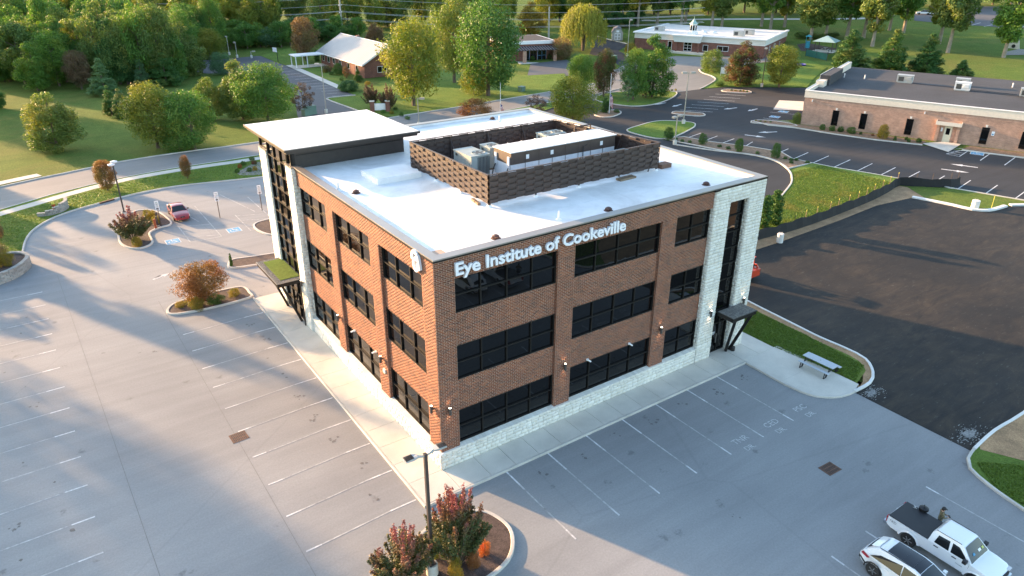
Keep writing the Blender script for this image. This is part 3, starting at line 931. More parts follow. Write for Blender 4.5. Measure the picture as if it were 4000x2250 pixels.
# pale spills on the new asphalt and faint pour joints of the old lot
def spill(cx, cy, r, seed, n=260):
    rg = random.Random(seed)
    m = MB()
    for i in range(n):
        a, rr = rg.uniform(0, 6.28), r * abs(rg.gauss(0, 0.5))
        x, y = cx + rr * math.cos(a) * 1.4, cy + rr * math.sin(a) * 0.7
        w = rg.uniform(0.015, 0.075) * (1.6 if rr < r * 0.3 else 1)
        z = 0.010 + 0.00004 * i
        pts = [(x + w * rg.uniform(0.3, 1.3) * math.cos(t) * 1.9, y + w * rg.uniform(0.3, 1.3) * math.sin(t) * 0.6, z) for t in np.linspace(0, 5.4, 6)]
        m.add(pts, [tuple(range(6))])
    o = m.build('spill', M['spill'], newlot)
    o['kind'] = 'stuff'


M['spill'] = pm('pale_spill', (0.22, 0.22, 0.21), 0.9, var=0.3, scale=4, grain=0.3, bscale=10)
spill(25.7 * K, -8.7 * K, 0.9, 1)
spill(26.4 * K, -14.2 * K, 1.2, 2, 360)
M['pour'] = pm('pour_joint', (0.19, 0.188, 0.182), 0.9, var=0.15)
for a, b in (((-14.3, 40), (-13.6, -10)), ((-8.3, 30), (-8.05, -12)), ((-20, 38.5), (-3, 38.0)), ((-4, -4), (-40, -9)), ((2, 32), (-7.5, 45))):
    mark((a[0] * K, a[1] * K), (b[0] * K, b[1] * K), 0.035, 0.005, M['pour'])

# oil spots at the heads of the stalls
def oil(seed, spots):
    rg = random.Random(seed)
    m = MB()
    i = 0
    for (x, y, r, n) in spots:
        for _ in range(n):
            a, rr = rg.uniform(0, 6.28), r * rg.random()
            cx, cy = x + rr * math.cos(a), y + rr * math.sin(a)
            w = rg.uniform(0.03, 0.13)
            z = 0.0045 + 0.00003 * i
            i += 1
            m.add([(cx + w * rg.uniform(0.5, 1.2) * math.cos(t), cy + w * rg.uniform(0.5, 1.2) * math.sin(t), z) for t in np.linspace(0, 5.5, 8)], [tuple(range(8))])
    o = m.build('oil_stain', M['oil'], lot)
    o['kind'] = 'stuff'


M['oil'] = pm('oil_stain', (0.13, 0.128, 0.125), 0.7, var=0.3, scale=3)
_sp = []
rg_ = random.Random(9)
for k in range(7): _sp.append(((4.1 + 2.743 * k) * K, rg_.uniform(-3.4, -2.8) * K, 0.4, rg_.choice((3, 6, 9))))
for y in (22, 19.3, 16.6, 13.9, 11.1, 8.4, 5.7, 2.9, 0.2): _sp.append((rg_.uniform(-3.9, -3.2) * K, y * K, 0.45, rg_.choice((2, 4, 7))))
for k in range(13): _sp.append((rg_.uniform(-19, -17) * K, (35.5 - 2.755 * k) * K, 0.5, rg_.choice((1, 3, 6))))
_sp += [(-16.6 * K, 6.2 * K, 0.12, 6), (-10 * K, 21.8 * K, 0.3, 3), (17.2 * K, -19 * K, 0.3, 5), (10 * K, -11 * K, 0.5, 3)]
oil(4, _sp)
# ------------------------------------------------------------------ the office building (survey units, scaled by K)
RW, DP, RZ = 23.65, 25.1, 11.9
WZ = [(1.27, 3.33), (5.16, 7.17), (8.98, 10.92)]
SPZ = [(3.33, 5.16), (7.17, 8.98)]
FR = ((0, 0, 0), (1, 0, 0), (0, -1, 0))       # street-side facade in shade
FL = ((0, 0, 0), (0, 1, 0), (-1, 0, 0))       # sunlit facade
BAYR = [(1.1, 7.34, 4), (8.45, 14.89, 4), (16.05, 19.09, 2)]
BAYL = [(1.23, 6.03, 3), (7.26, 12.37, 3), (13.51, 18.30, 3)]
REC, SPD = -0.28, -0.16

office = thing('office_building', 'three storey brick office building with pale stone towers and white flat roof', 'office building')
core = MB(K).box(0.281, RW - 0.05, 0.281, DP, 0.0, RZ - 0.02)
core.box(0.0, 1.1, 0.0, 1.23, 0.1, 12.0)
for fr, bays, end in ((FR, BAYR, 19.09), (FL, BAYL, 18.3)):
    first = 1.1 if fr is FR else 1.23
    ed = [first] + [b[1] for b in bays]
    st = [b[0] for b in bays] + [end]
    for a, b in list(zip(ed, st))[1:]:
        if b - a > 0.05: core.fbox(fr, a, b, 0.1, 10.92, REC - 0.02, 0.0)
    core.fbox(fr, first, end, 10.92, 12.0, REC - 0.02, 0.0)
    core.fbox(fr, first, end, 0.1, 1.2, REC - 0.02, 0.0)
    for (a, b, n) in bays:
        for z0, z1 in SPZ: core.fbox(fr, a, b, z0, z1, REC - 0.02, SPD)
core.box(RW - 0.3, RW, 0.3, DP, 0.1, 12.0).box(0.3, RW, DP - 0.3, DP + 0.02, 0.1, 12.0)
wall = core.build('brick_wall', M['mortar'], office)


# masonry pieces -----------------------------------------------------------
def course_pieces(fr, u0, u1, z0, z1, d, ch, bl, out, gap, proud, rnd=None, start=0):
    """pieces (centre, u, n, half length, half height, proud) filling a rectangle in running bond"""
    o, u, n = fr
    z, r = z0, start
    rg = random.Random(int((u0 + z0 * 7 + d * 3) * 1000) & 0xffff)
    while z < z1 - 0.02:
        h = ch if rnd is None else rg.uniform(*rnd[0])
        h = min(h, z1 - z)
        if z1 - (z + h) < 0.05: h = z1 - z
        x = u0 - (bl * 0.5 if r % 2 else 0) if rnd is None else u0 - rg.uniform(0, 0.3)
        while x < u1 - 0.01:
            L_ = bl if rnd is None else rg.uniform(*rnd[1])
            a, b = max(x, u0), min(x + L_, u1)
            if u1 - b < 0.05: b = u1
            if b - a > 0.03:
                c = ((a + b) / 2, z + h / 2)
                pr = proud if rnd is None else rg.uniform(*proud)
                out.append((o[0] + u[0] * c[0] + n[0] * d, o[1] + u[1] * c[0] + n[1] * d, o[2] + c[1], u, n, (b - a - gap) / 2, (h - gap) / 2, pr))
            if b >= u1: break
            x += L_
        z += h
        r += 1


def pieces_mesh(name, ps, base=(0, 0, 0)):
    V = np.zeros((len(ps), 8, 3)); 
    for i, (x, y, z, u, n, hu, hz, pr) in enumerate(ps):
        c = np.array((x - base[0], y - base[1], z - base[2])); uu = np.array(u) * hu; nn = np.array(n, float); zz = np.array((0, 0, hz))
        b = c - nn * 0.004
        ch = 0.9 if pr > 0.02 else 0.965
        t = c + nn * pr
        for j, (su, sz) in enumerate(((-1, -1), (1, -1), (1, 1), (-1, 1))):
            V[i, j] = b + uu * su + zz * sz
            V[i, 4 + j] = t + uu * su * ch + zz * sz * ch
    q = np.array([(4, 5, 6, 7), (0, 1, 5, 4), (1, 2, 6, 5), (2, 3, 7, 6), (3, 0, 4, 7)])
    flip = np.array([k for k in range(len(ps)) if np.dot(np.cross(ps[k][3], (0, 0, 1)), ps[k][4]) < 0], int)
    F = (np.arange(len(ps))[:, None, None] * 8 + q[None])
    if len(flip): F[flip] = F[flip][:, :, ::-1]
    return np_mesh(name, V.reshape(-1, 3) * K, F.reshape(-1, 4))


def place_pieces(ps, name, mat, parent, n_single=300, full=None):
    """the pieces nearest the camera as objects of their own, the rest as one mesh"""
    cu = CAM / K
    order = sorted(range(len(ps)), key=lambda i: (ps[i][0] - cu[0]) ** 2 + (ps[i][1] - cu[1]) ** 2 + (ps[i][2] - cu[2]) ** 2)
    single, cache = set(), {}
    for i in order:
        p = ps[i]
        if full and (abs(p[5] - full[0]) > 1e-4 or abs(p[6] - full[1]) > 1e-4): continue
        if len(single) >= n_single: break
        single.add(i)
        key = (p[3], p[4], round(p[5], 3), round(p[6], 3), round(p[7], 3))
        if key not in cache:
            cache[key] = pieces_mesh(name, [p], p[:3])
        link(name, cache[key], mat, parent, (p[0] * K, p[1] * K, p[2] * K))
    rest = [ps[i] for i in order if i not in single]
    if rest:
        o = link(name + '_field', pieces_mesh(name + '_field', rest), mat, parent)
        o['kind'] = 'stuff'


BL, CH = 0.272, 0.0915
bricks = []
zt, zs = 11.98, 1.2


def fill(fr, u0, u1, z0, z1, d):
    course_pieces(fr, u0, u1, z0, z1, d, CH, BL, bricks, 0.016, 0.006, None, int(round((z0 - zs) / CH)))


fill(FR, 0, 1.1, zs, 10.92, 0); fill(FR, 7.34, 8.45, zs, 10.92, 0); fill(FR, 14.89, 16.05, zs, 10.92, 0); fill(FR, 0, 19.09, 10.92, zt, 0)
fill(FL, 0, 1.23, zs, 10.92, 0); fill(FL, 6.03, 7.26, zs, 10.92, 0); fill(FL, 12.37, 13.51, zs, 10.92, 0); fill(FL, 0, 18.3, 10.92, zt, 0)
for fr, bays in ((FR, BAYR), (FL, BAYL)):
    for (a, b, n) in bays:
        for z0, z1 in SPZ: fill(fr, a, b, z0, z1, SPD)
for x in (7.34, 14.89): fill(((x, 0, 0), (0, 1, 0), (-1, 0, 0)), 0.0, 0.28, zs, 10.92, 0)
for y in (6.03, 12.37): fill(((0, y, 0), (1, 0, 0), (0, -1, 0)), 0.0, 0.28, zs, 10.92, 0)
place_pieces(bricks, 'brick', M['brick'], wall, 300, ((BL - 0.016) / 2, (CH - 0.016) / 2))

# stone base, towers ----------------------------------------------------------
sm = MB(K)
sm.box(-0.08, 19.1, -0.08, 0.0, 0.1, 1.16).box(-0.08, 0.0, 0.0, 18.4, 0.1, 1.16)
sm.box(19.095, 20.5, -0.12, 0.3, 0.1, 12.03).box(22.27, RW, -0.12, 0.3, 0.1, 12.03).box(20.5, 22.27, -0.12, 0.3, 11.03, 12.03)
sm.box(RW - 0.001, RW + 0.1, -0.12, 1.5, 0.1, 12.03)
sm.box(-0.22, 0.3, 18.305, 19.52, 0.1, 12.05).box(-0.22, 0.3, 23.58, 25.12, 0.1, 12.05)
stonew = sm.build('stone_wall', M['stonejoint'], office)
stones = []
RS = ((0.13, 0.26), (0.22, 0.62))


def sfill(fr, u0, u1, z0, z1, d=0.0):
    course_pieces(fr, u0, u1, z0, z1, d, 0.2, 0.4, stones, 0.014, (0.012, 0.035), RS)


sfill(FR, -0.08, 19.09, 0.13, 1.15, 0.08); sfill(FL, -0.08, 18.3, 0.13, 1.15, 0.08)
sfill(FR, 19.095, 20.5, 0.13, 12.03, 0.12); sfill(FR, 22.27, RW + 0.1, 0.13, 12.03, 0.12); sfill(FR, 20.5, 22.27, 11.03, 12.03, 0.12)
sfill(((19.095, 0, 0), (0, 1, 0), (-1, 0, 0)), -0.12, 0.28, 1.2, 12.03); sfill(((22.27, 0, 0), (0, 1, 0), (-1, 0, 0)), -0.12, 0.28, 0.13, 11.03)
sfill(FL, 18.305, 19.52, 0.13, 12.05, 0.22); sfill(FL, 23.58, 25.12, 0.13, 12.05, 0.22)
sfill(((0, 18.305, 0), (1, 0, 0), (0, -1, 0)), -0.22, 0.28, 0.13, 12.05); sfill(((0, 23.58, 0), (1, 0, 0), (0, -1, 0)), -0.22, 0.02, 0.13, 12.05)
place_pieces(stones, 'stone_block', M['stone'], stonew, 300)
# sloping sill stones under the ground floor windows
def sill_run(fr, u0, u1):
    n = max(1, int((u1 - u0) / 0.2))
    w = (u1 - u0) / n
    o, u, nn = fr
    for i in range(n):
        a, b = u0 + i * w + 0.006, u0 + (i + 1) * w - 0.006
        m = MB(K)
        pr = [(-0.26, 1.19), (-0.26, 1.268), (0.13, 1.20), (0.13, 1.15), (0.0, 1.13)]
        vs = [(o[0] + u[0] * s + nn[0] * d, o[1] + u[1] * s + nn[1] * d, z) for s in (a, b) for d, z in pr]
        m.add(vs, [(0, 1, 2, 3, 4), (9, 8, 7, 6, 5)] + [(k, (k + 1) % 5, 5 + (k + 1) % 5, 5 + k) for k in range(5)])
        m.build('sill_stone', M['stone'], stonew)
for (a, b, n) in BAYR: sill_run(FR, a, b)
for (a, b, n) in BAYL: sill_run(FL, a, b)
for a, b in ((0, 1.1), (7.34, 8.45), (14.89, 16.05)): MB(K).fbox(FR, a - (0.13 if a == 0 else 0), b, 1.15, 1.205, -0.02, 0.125).build('stone_ledge', M['stone'], stonew)
for a, b in ((0, 1.23), (6.03, 7.26), (12.37, 13.51)): MB(K).fbox(FL, a, b, 1.15, 1.205, -0.02, 0.125).build('stone_ledge', M['stone'], stonew)


# windows ----------------------------------------------------------------
def window(fr, u0, u1, z0, z1, cols, rows, d=-0.262, fw=0.06, parent=office, dep=0.10, ulist=None, zlist=None, name='window'):
    us = ulist or [u0 + (u1 - u0) * i / cols for i in range(cols + 1)]
    zs_ = zlist or [z0 + (z1 - z0) * i / rows for i in range(rows + 1)]
    m = MB(K)
    lo, hi = d - 0.03, d + dep
    m.fbox(fr, us[0], us[-1], zs_[0], zs_[0] + fw, lo, hi).fbox(fr, us[0], us[-1], zs_[-1] - fw, zs_[-1], lo, hi)
    m.fbox(fr, us[0], us[0] + fw, zs_[0] + fw, zs_[-1] - fw, lo, hi).fbox(fr, us[-1] - fw, us[-1], zs_[0] + fw, zs_[-1] - fw, lo, hi)
    for x in us[1:-1]: m.fbox(fr, x - fw / 2, x + fw / 2, zs_[0] + fw, zs_[-1] - fw, lo, hi - 0.012)
    for z in zs_[1:-1]: m.fbox(fr, us[0] + fw, us[-1] - fw, z - fw / 2, z + fw / 2, lo, hi - 0.002)
    w = m.build(name, M['frame'], parent)
    for i in range(len(us) - 1):
        for j in range(len(zs_) - 1):
            jd = random.uniform(-0.0015, 0.0015)
            MB(K).fbox(fr, us[i] + 0.02, us[i + 1] - 0.02, zs_[j] + 0.02, zs_[j + 1] - 0.02, d - 0.02, d + 0.002 + jd).build('pane', M['glass'], w)
    return w


for fr, bays in ((FR, BAYR), (FL, BAYL)):
    for (a, b, n) in bays:
        for z0, z1 in WZ: window(fr, a, b, z0, z1, n, 2)
# glazed stair slot in the stone tower, with the door
window(FR, 20.5, 22.27, 3.3, 11.03, 1, 7, -0.28, 0.05, zlist=[3.3, 4.45, 5.55, 6.65, 7.75, 8.85, 9.95, 11.03])
ent = window(FR, 20.5, 22.27, 0.16, 3.28, 2, 2, -0.28, 0.07, ulist=[20.5, 21.5, 22.27], zlist=[0.16, 2.35, 3.28], name='entrance')
MB(K).fbox(FR, 20.56, 21.46, 0.2, 2.3, -0.277, -0.24).build('door', M['glass'], ent)
MB(K).fbox(FR, 21.36, 21.40, 0.8, 1.5, -0.24, -0.19).build('door_handle', M['coping'], ent)
for i, (wd_, zz) in enumerate(((0.42, 1.66), (0.46, 1.58), (0.34, 1.50))):
    MB(K).fbox(FR, 20.98 - wd_ / 2, 20.98 + wd_ / 2, zz, zz + 0.04, -0.24, -0.236).build('door_lettering', M['signwhite'], ent)
# curtain wall of the tower
CZ = [0.16, 1.1, 2.1, 3.3, 4.86, 5.88, 6.93, 7.83, 8.76, 9.8, 10.84, 11.92, 13.15]
FT = ((0, 0, 0), (0, 1, 0), (-1, 0, 0))
window(FT, 19.52, 23.6, 0.16, 13.15, 3, 12, 0.02, 0.06, ulist=[19.54, 20.95, 22.3, 23.6], zlist=CZ, dep=0.11, name='curtain_wall')
MB(K).box(0.02, 8.05, 18.72, 25.4, RZ - 0.1, 13.2).build('tower_siding', M['fascia'], office)
window(FT, 18.75, 25.4, 12.05, 13.15, 4, 1, 0.0, 0.07, ulist=[18.75, 19.53], name='clerestory_window')
window(FT, 23.6, 25.4, 12.08, 13.15, 1, 1, 0.0, 0.07, name='clerestory_window')
MB(K).box(0.3, 7.9, 18.705, 18.722, 12.75, 12.80).box(0.02, 0.2, 18.70, 18.72, 12.0, 13.2).build('siding_trim', M['bronze'], office)
# tower roof slab
tr = MB(K).box(-0.62, 8.65, 17.7, 26.15, 13.18, 13.36).build('tower_roof', M['fascia'], office)
MB(K).box(-0.77, 8.8, 17.55, 26.3, 13.345, 13.475).build('roof_fascia', M['fascia'], tr)
MB(K).box(-0.70, 8.73, 17.62, 26.23, 13.475, 13.50).build('roof_membrane', M['membrane'], tr)
MB(K).box(-0.77, -0.74, 17.55, 26.3, 13.475, 13.52).box(-0.74, 8.8, 17.55, 17.58, 13.475, 13.52).build('roof_edge', M['coping'], tr)
# main roof and coping
roof = MB(K).box(0.02, RW - 0.05, 0.02, DP - 0.02, RZ - 0.06, RZ).build('roof_membrane', M['membrane'], office)
pw = MB(K).box(0.02, RW - 0.02, 0.02, 0.36, RZ, 12.1).box(0.02, 0.36, 0.36, 18.6, RZ, 12.1).box(RW - 0.36, RW - 0.02, 0.36, DP - 0.02, RZ, 12.1).box(8.1, RW - 0.36, DP - 0.36, DP - 0.02, RZ, 12.1)
pw.build('parapet_upstand', M['membrane'], roof)


def cope(x0, x1, y0, y1, along):
    L_ = (x1 - x0) if along == 'x' else (y1 - y0)
    n = max(1, round(L_ / 3.0))
    for i in range(n):
        a, b = i / n, (i + 1) / n
        if along == 'x': c = (x0 + L_ * a + 0.004, x0 + L_ * b - 0.004, y0, y1)
        else: c = (x0, x1, y0 + L_ * a + 0.004, y0 + L_ * b - 0.004)
        MB(K).box(*c, 12.1, 12.165).build('coping', M['coping'], roof)


cope(-0.08, RW + 0.12, -0.14, 0.40, 'x'); cope(-0.08, 0.40, 0.404, 18.3, 'y'); cope(RW - 0.4, RW + 0.12, 0.404, DP + 0.1, 'y'); cope(8.85, RW - 0.404, DP - 0.4, DP + 0.1, 'x')
MB(K).box(-0.07, 19.08, -0.075, -0.012, 11.985, 12.1).box(-0.075, -0.012, -0.012, 18.28, 11.985, 12.1).box(19.08, RW + 0.115, -0.165, -0.1, 12.02, 12.12).box(18.85, 19.3, -0.24, -0.1, 12.0, 12.12).build('drip_edge', M['bronze'], roof)
for a, b, c in ((18.27, 19.56, 0.3), (23.55, 25.15, 0.02)): MB(K).box(-0.27, c, a, b, 12.05, 12.14).build('column_cap', M['coping'], stonew)
sd = MB(K)
for i in range(7): sd.box(0.4, RW - 0.4, 3.2 * i + 2.95, 3.2 * i + 2.98, RZ, RZ + 0.004)
sd.build('membrane_seam', M['rtuwhite'], roof)

# canopies ------------------------------------------------------------------
can = MB(K).box(-1.88, -0.02, 19.55, 24.2, 3.50, 3.72).box(-1.92, 0.0, 19.5, 24.25, 3.72, 3.80).build('canopy', M['bronze'], office)
MB(K).box(-1.86, -0.03, 19.56, 24.19, 3.80, 3.815).build('gravel_edge', M['gravel'], can)
MB(K).box(-1.5, -0.12, 20.0, 23.85, 3.815, 3.85).build('green_roof', M['lawn2'], can)
MB(K).box(-1.93, -1.90, 19.5, 24.25, 3.78, 3.83).box(-1.9, 0.0, 19.49, 19.52, 3.78, 3.83).build('edge_trim', M['coping'], can)
for y in (20.25, 23.25): MB(K).bar((-1.45, y, 3.5), (-0.3, y, 0.12), 0.16, 0.16).build('strut', M['bronze'], can)
MB(K).bar((-0.33, 19.45, 3.4), (-0.33, 19.45, 0.14), 0.07).build('downpipe', M['bronze'], can)
can2 = MB(K).box(20.72, 23.0, -1.45, -0.14, 3.22, 3.44).box(20.68, 23.04, -1.5, -0.13, 3.44, 3.50).build('canopy', M['bronze'], office)
MB(K).box(20.75, 22.97, -1.42, -0.16, 3.50, 3.515).build('gravel_top', M['gravel'], can2)
for x in (21.15, 22.75): MB(K).bar((x, -1.3, 3.22), (22.05 if x < 22 else 22.4, -0.22, 0.12), 0.13, 0.2).build('strut', M['bronze'], can2)
MB(K).lathe([(0.17, 0.13), (0.17, 0.38), (0.15, 0.42)], 14, (22.52, -0.42, 0)).build('ash_bin', M['black'], can2)


# loose stones on the canopy, raised
def pebbles(name, x0, x1, y0, y1, z, n, r, parent, mat, skip=None):
    rg = np.random.default_rng(5)
    V, F = [], []
    base = np.array([(1, 0, 0), (0, 1, 0), (-1, 0, 0), (0, -1, 0), (0, 0, 0.8)])
    m = 0
    for _ in range(n):
        x, y = rg.uniform(x0, x1), rg.uniform(y0, y1)
        if skip and skip[0] < x < skip[1] and skip[2] < y < skip[3]: continue
        s = r * rg.uniform(0.6, 1.5); a = rg.uniform(0, 6.3)
        c, sn = math.cos(a), math.sin(a)
        for b in base: V.append((x + s * (b[0] * c - b[1] * sn) * 1.3, y + s * (b[0] * sn + b[1] * c), z + b[2] * s))
        for k in range(4): F.append((m + k, m + (k + 1) % 4, m + 4))
        m += 5
    o = link(name, np_mesh(name, np.array(V) * K, np.array(F)), mat, parent)
    o['kind'] = 'stuff'


M['pebble'] = island('pebbles', [(0.08, 0.07, 0.06), (0.26, 0.24, 0.20), (0.15, 0.13, 0.11), (0.36, 0.34, 0.30), (0.11, 0.10, 0.09)], bump=0)
pebbles('gravel', 20.8, 22.92, -1.4, -0.2, 3.512, 2600, 0.022, can2, M['pebble'])
pebbles('gravel', -1.84, -0.05, 19.58, 24.16, 3.812, 3000, 0.024, can, M['pebble'], (-1.5, -0.12, 20.0, 23.85))

# ------------------------------------------------------------------ lettering on the facade
SIGN = 'Eye Institute of Cookeville'
sign = thing('facade_lettering', 'white raised lettering across the top of the shaded brick facade', 'sign')


def text_w(s):
    me = text_mesh(s, 1.0, 0.0, 0.0)
    xs = [v.co.x for v in me.vertices]
    w = max(xs) - min(xs) if xs else 0
    bpy.data.meshes.remove(me)
    return w


w_bar = text_w('||') - text_w('|')
tot = text_w(SIGN)
capm = text_mesh('E', 1.0, 0.0)
caph = max(v.co.y for v in capm.vertices)
sx = (11.72 - 1.03) * K / tot
sy = 0.60 * K / caph
base_w = text_w('|' + '|') 
cache = {}
for i, ch in enumerate(SIGN):
    if ch == ' ': continue
    adv = text_w('|' + SIGN[:i] + '|') - text_w('||') if i else 0.0
    if ch not in cache:
        cache[ch] = text_mesh(ch, 1.0, 0.07, 0.026)
    o = link('letter', cache[ch], M['signwhite'], sign)
    o.matrix_local = Matrix.Translation((1.03 * K + adv * sx, -0.13, 11.14 * K)) @ Matrix.Rotation(R_(90), 4, 'X') @ Matrix.Diagonal((sx, sy, 1.0, 1))
# curled emblem on the sunlit facade
emb = thing('facade_emblem', 'white curled emblem mounted at the top corner of the sunlit brick facade', 'sign', (0, 1.5 * K, 11.58 * K))


def stroke(pts, w, d0, d1):
    pts = smooth_line(pts, 0.04)
    L, Rr = strip_pts(pts, w)
    m = MB(K)
    for i in range(len(pts) - 1):
        q = [L[i], Rr[i], Rr[i + 1], L[i + 1]]
        vs = [(-d, -p[0], p[1]) for d in (d0, d1) for p in q]
        m.add(vs, [(0, 1, 2, 3), (7, 6, 5, 4), (0, 4, 5, 1), (1, 5, 6, 2), (2, 6, 7, 3), (3, 7, 4, 0)])
    return m


stroke([(-0.30, 0.02), (-0.34, 0.22), (-0.2, 0.44), (0.04, 0.46), (0.22, 0.28), (0.30, 0.0), (0.36, -0.34)], 0.17, 0.03, 0.17).build('curl', M['signwhite'], emb)
stroke([(0.20, 0.10), (-0.02, 0.14), (-0.20, -0.02), (-0.24, -0.26), (-0.08, -0.46), (0.12, -0.42), (0.22, -0.22), (0.2, -0.05)], 0.17, 0.02, 0.155).build('bowl', M['signwhite'], emb)


# ------------------------------------------------------------------ wall lamps (lit), cameras, small boxes
M['lampglow'] = emis('lamp_glow', (1.0, 0.85, 0.65), 2.2)
M['lampbody'] = pm('lamp_body', (0.10, 0.088, 0.08), 0.45, 0.4)


def wall_lamp(pos, n, label):
    x, y, z = [c * K for c in pos]
    t = thing('wall_lamp', label, 'lamp', (x, y, z), 0, 'cylinder wall lamps on the office building')
    n = Vector((n[0], n[1], 0))
    c = n * 0.2
    MB().lathe([(0.085, -0.24), (0.085, 0.24)], 16, (c.x, c.y, 0)).build('shade', M['lampbody'], t, True)
    MB().lathe([(0.07, 0.236), (0.07, 0.246)], 14, (c.x, c.y, 0)).lathe([(0.07, -0.246), (0.07, -0.236)], 14, (c.x, c.y, 0)).build('lens', M['lampglow'], t)
    MB().bar((0, 0, 0), (c.x, c.y, 0), 0.07, 0.1).build('bracket', M['lampbody'], t)
    for s in (1, -1):
        li = bpy.data.lights.new('lamp_beam', 'SPOT')
        li.energy = 2.6
        li.spot_size = R_(80)
        li.spot_blend = 0.6
        li.color = (1.0, 0.66, 0.36)
        li.shadow_soft_size = 0.05
        lo = bpy.data.objects.new('lamp_beam', li)
        COL.objects.link(lo)
        lo.parent = t
        lo.location = (c.x, c.y, 0.27 * s)
        d = Vector((-n.x * 0.35, -n.y * 0.35, s))
        lo.rotation_euler = d.to_track_quat('-Z', 'Y').to_euler()


for pos, n, lb in (((0.48, 0, 3.7), (0, -1), 'lit cylinder wall lamp at the corner of the shaded brick facade'),
                   ((7.95, 0, 3.75), (0, -1), 'lit cylinder wall lamp on the shaded brick pier left of the two cameras'),
                   ((15.5, 0, 3.75), (0, -1), 'lit cylinder wall lamp on the brick pier beside the pale stone tower'),
                   ((19.9, -0.12, 3.67), (0, -1), 'lit cylinder wall lamp on pale stone left of the gravel canopy'),
                   ((23.1, -0.12, 3.72), (0, -1), 'lit cylinder wall lamp on pale stone right of the gravel canopy'),
                   ((0, 0.6, 3.65), (-1, 0), 'lit cylinder wall lamp at the corner of the sunlit brick facade'),
                   ((0, 6.63, 3.62), (-1, 0), 'lit cylinder wall lamp on the middle pier of the sunlit facade'),
                   ((0, 12.95, 3.55), (-1, 0), 'lit cylinder wall lamp on the sunlit pier nearest the green canopy'),
                   ((-0.22, 18.9, 3.75), (-1, 0), 'lit cylinder wall lamp on the stone column by the green canopy')):
    wall_lamp(pos, n, lb)


def sec_cam(pos, n, side, label):
    x, y, z = [c * K for c in pos]
    t = thing('security_camera', label, 'camera', (x, y, z), 0, 'white wall cameras')
    n = Vector((n[0], n[1], 0)); s = Vector((side[0], side[1], 0))
    MB().lathe([(0.09, -0.05), (0.09, 0.05)], 12, tuple(n * 0.05)).build('base', M['white'], t)
    a = n * 0.12
    b = a + n * 0.16 + s * 0.12 + Vector((0, 0, -0.1))
    MB().tube([a, b], 0.055, 10).build('housing', M['white'], t)
    MB().tube([n * 0.05, a], 0.03, 8).build('arm', M['white'], t)


sec_cam((9.83, 0.16, 3.45), (0, -1), (1, 0), 'white camera under the shaded spandrel, left of the pair')
sec_cam((13.11, 0.16, 3.45), (0, -1), (1, 0), 'white camera under the shaded spandrel, right of the pair')
sec_cam((0.16, 11.0, 3.42), (-1, 0), (0, 1), 'white camera on the sunlit facade farther from the corner')
sec_cam((0.16, 7.9, 3.42), (-1, 0), (0, 1), 'white camera on the sunlit facade nearer the corner')
tag(MB(K).box(-0.09, -0.003, 6.35, 6.62, 2.75, 3.0).build('wall_plate', M['concrete']), 'small tan box fixed below a wall lamp on the sunlit pier', 'box')

# ------------------------------------------------------------------ rooftop
scr = thing('equipment_screen', 'brown woven slat screen around the rooftop machines', 'screen', (0, 0, RZ * K))
SP_ = [(6.45, 5.25), (19.58, 5.25), (18.1, 14.35), (6.35, 14.35)]
for i in range(4):
    a, b = np.array(SP_[i]), np.array(SP_[(i + 1) % 4])
    L_ = np.linalg.norm(b - a)
    d = (b - a) / L_
    n = np.array([d[1], -d[0]])
    nb = int(round(L_ / 0.62))
    for r in range(9):
        z0 = 0.26 + 0.172 * r
        m = MB(K)
        prev = None
        for k in range(nb):
            off = 0.042 if (k + r) % 2 == 0 else -0.042
            for e0, e1 in ((k / nb * L_ + 0.05, (k + 1) / nb * L_ - 0.05),):
                cur = (a + d * e0 + n * off, a + d * e1 + n * off)
                if prev is not None:
                    q = [prev, cur[0], cur[0] - n * 0.02, prev - n * 0.02]
                    m.add([(p[0], p[1], z) for z in (z0 - 0.036, z0 + 0.166) for p in q], [(3, 2, 1, 0), (4, 5, 6, 7), (0, 1, 5, 4), (2, 3, 7, 6)])
                q = [cur[0], cur[1], cur[1] - n * 0.02, cur[0] - n * 0.02]
                m.add([(p[0], p[1], z) for z in (z0 - 0.036, z0 + 0.166) for p in q], [(3, 2, 1, 0), (4, 5, 6, 7), (0, 1, 5, 4), (2, 3, 7, 6), (1, 2, 6, 5), (3, 0, 4, 7)])
                prev = cur[1]
        m.build('slat', M['screenwood'], scr)
    for k in range(nb + 1):
        p = a + d * (L_ * k / nb)
        MB(K).bar((p[0], p[1], 0.27), (p[0], p[1], 1.84), 0.035, 0.035).build('batten', M['screenwood'], scr)
    npst = 5 if L_ > 10 else 4
    for k in range(npst):
        p = a + d * (L_ * (k + 0.02) / (npst - 1 + 0.04)) - n * 0.10
        MB(K).bar((p[0], p[1], 0.02), (p[0], p[1], 1.80), 0.09, 0.09).build('post', M['screenwood'], scr)
        MB(K).lathe([(0.15, 0.0), (0.13, 0.03), (0.07, 0.12)], 10, (p[0], p[1], 0)).build('post_boot', M['membrane'], scr)
        q = p - n * 0.9
        if i in (1, 2): MB(K).bar((p[0], p[1], 1.55), (q[0], q[1], 0.1), 0.05).build('brace', M['screenwood'], scr)
    c = (a + b) / 2
    MB(K).bar((a[0], a[1], 1.86), (b[0], b[1], 1.86), 0.12, 0.035).build('top_rail', M['screenwood'], scr)
    MB(K).bar((a[0] - n[0] * 0.07, a[1] - n[1] * 0.07, 1.62), (b[0] - n[0] * 0.07, b[1] - n[1] * 0.07, 1.62), 0.05, 0.12).build('inner_rail', M['screenwood'], scr)
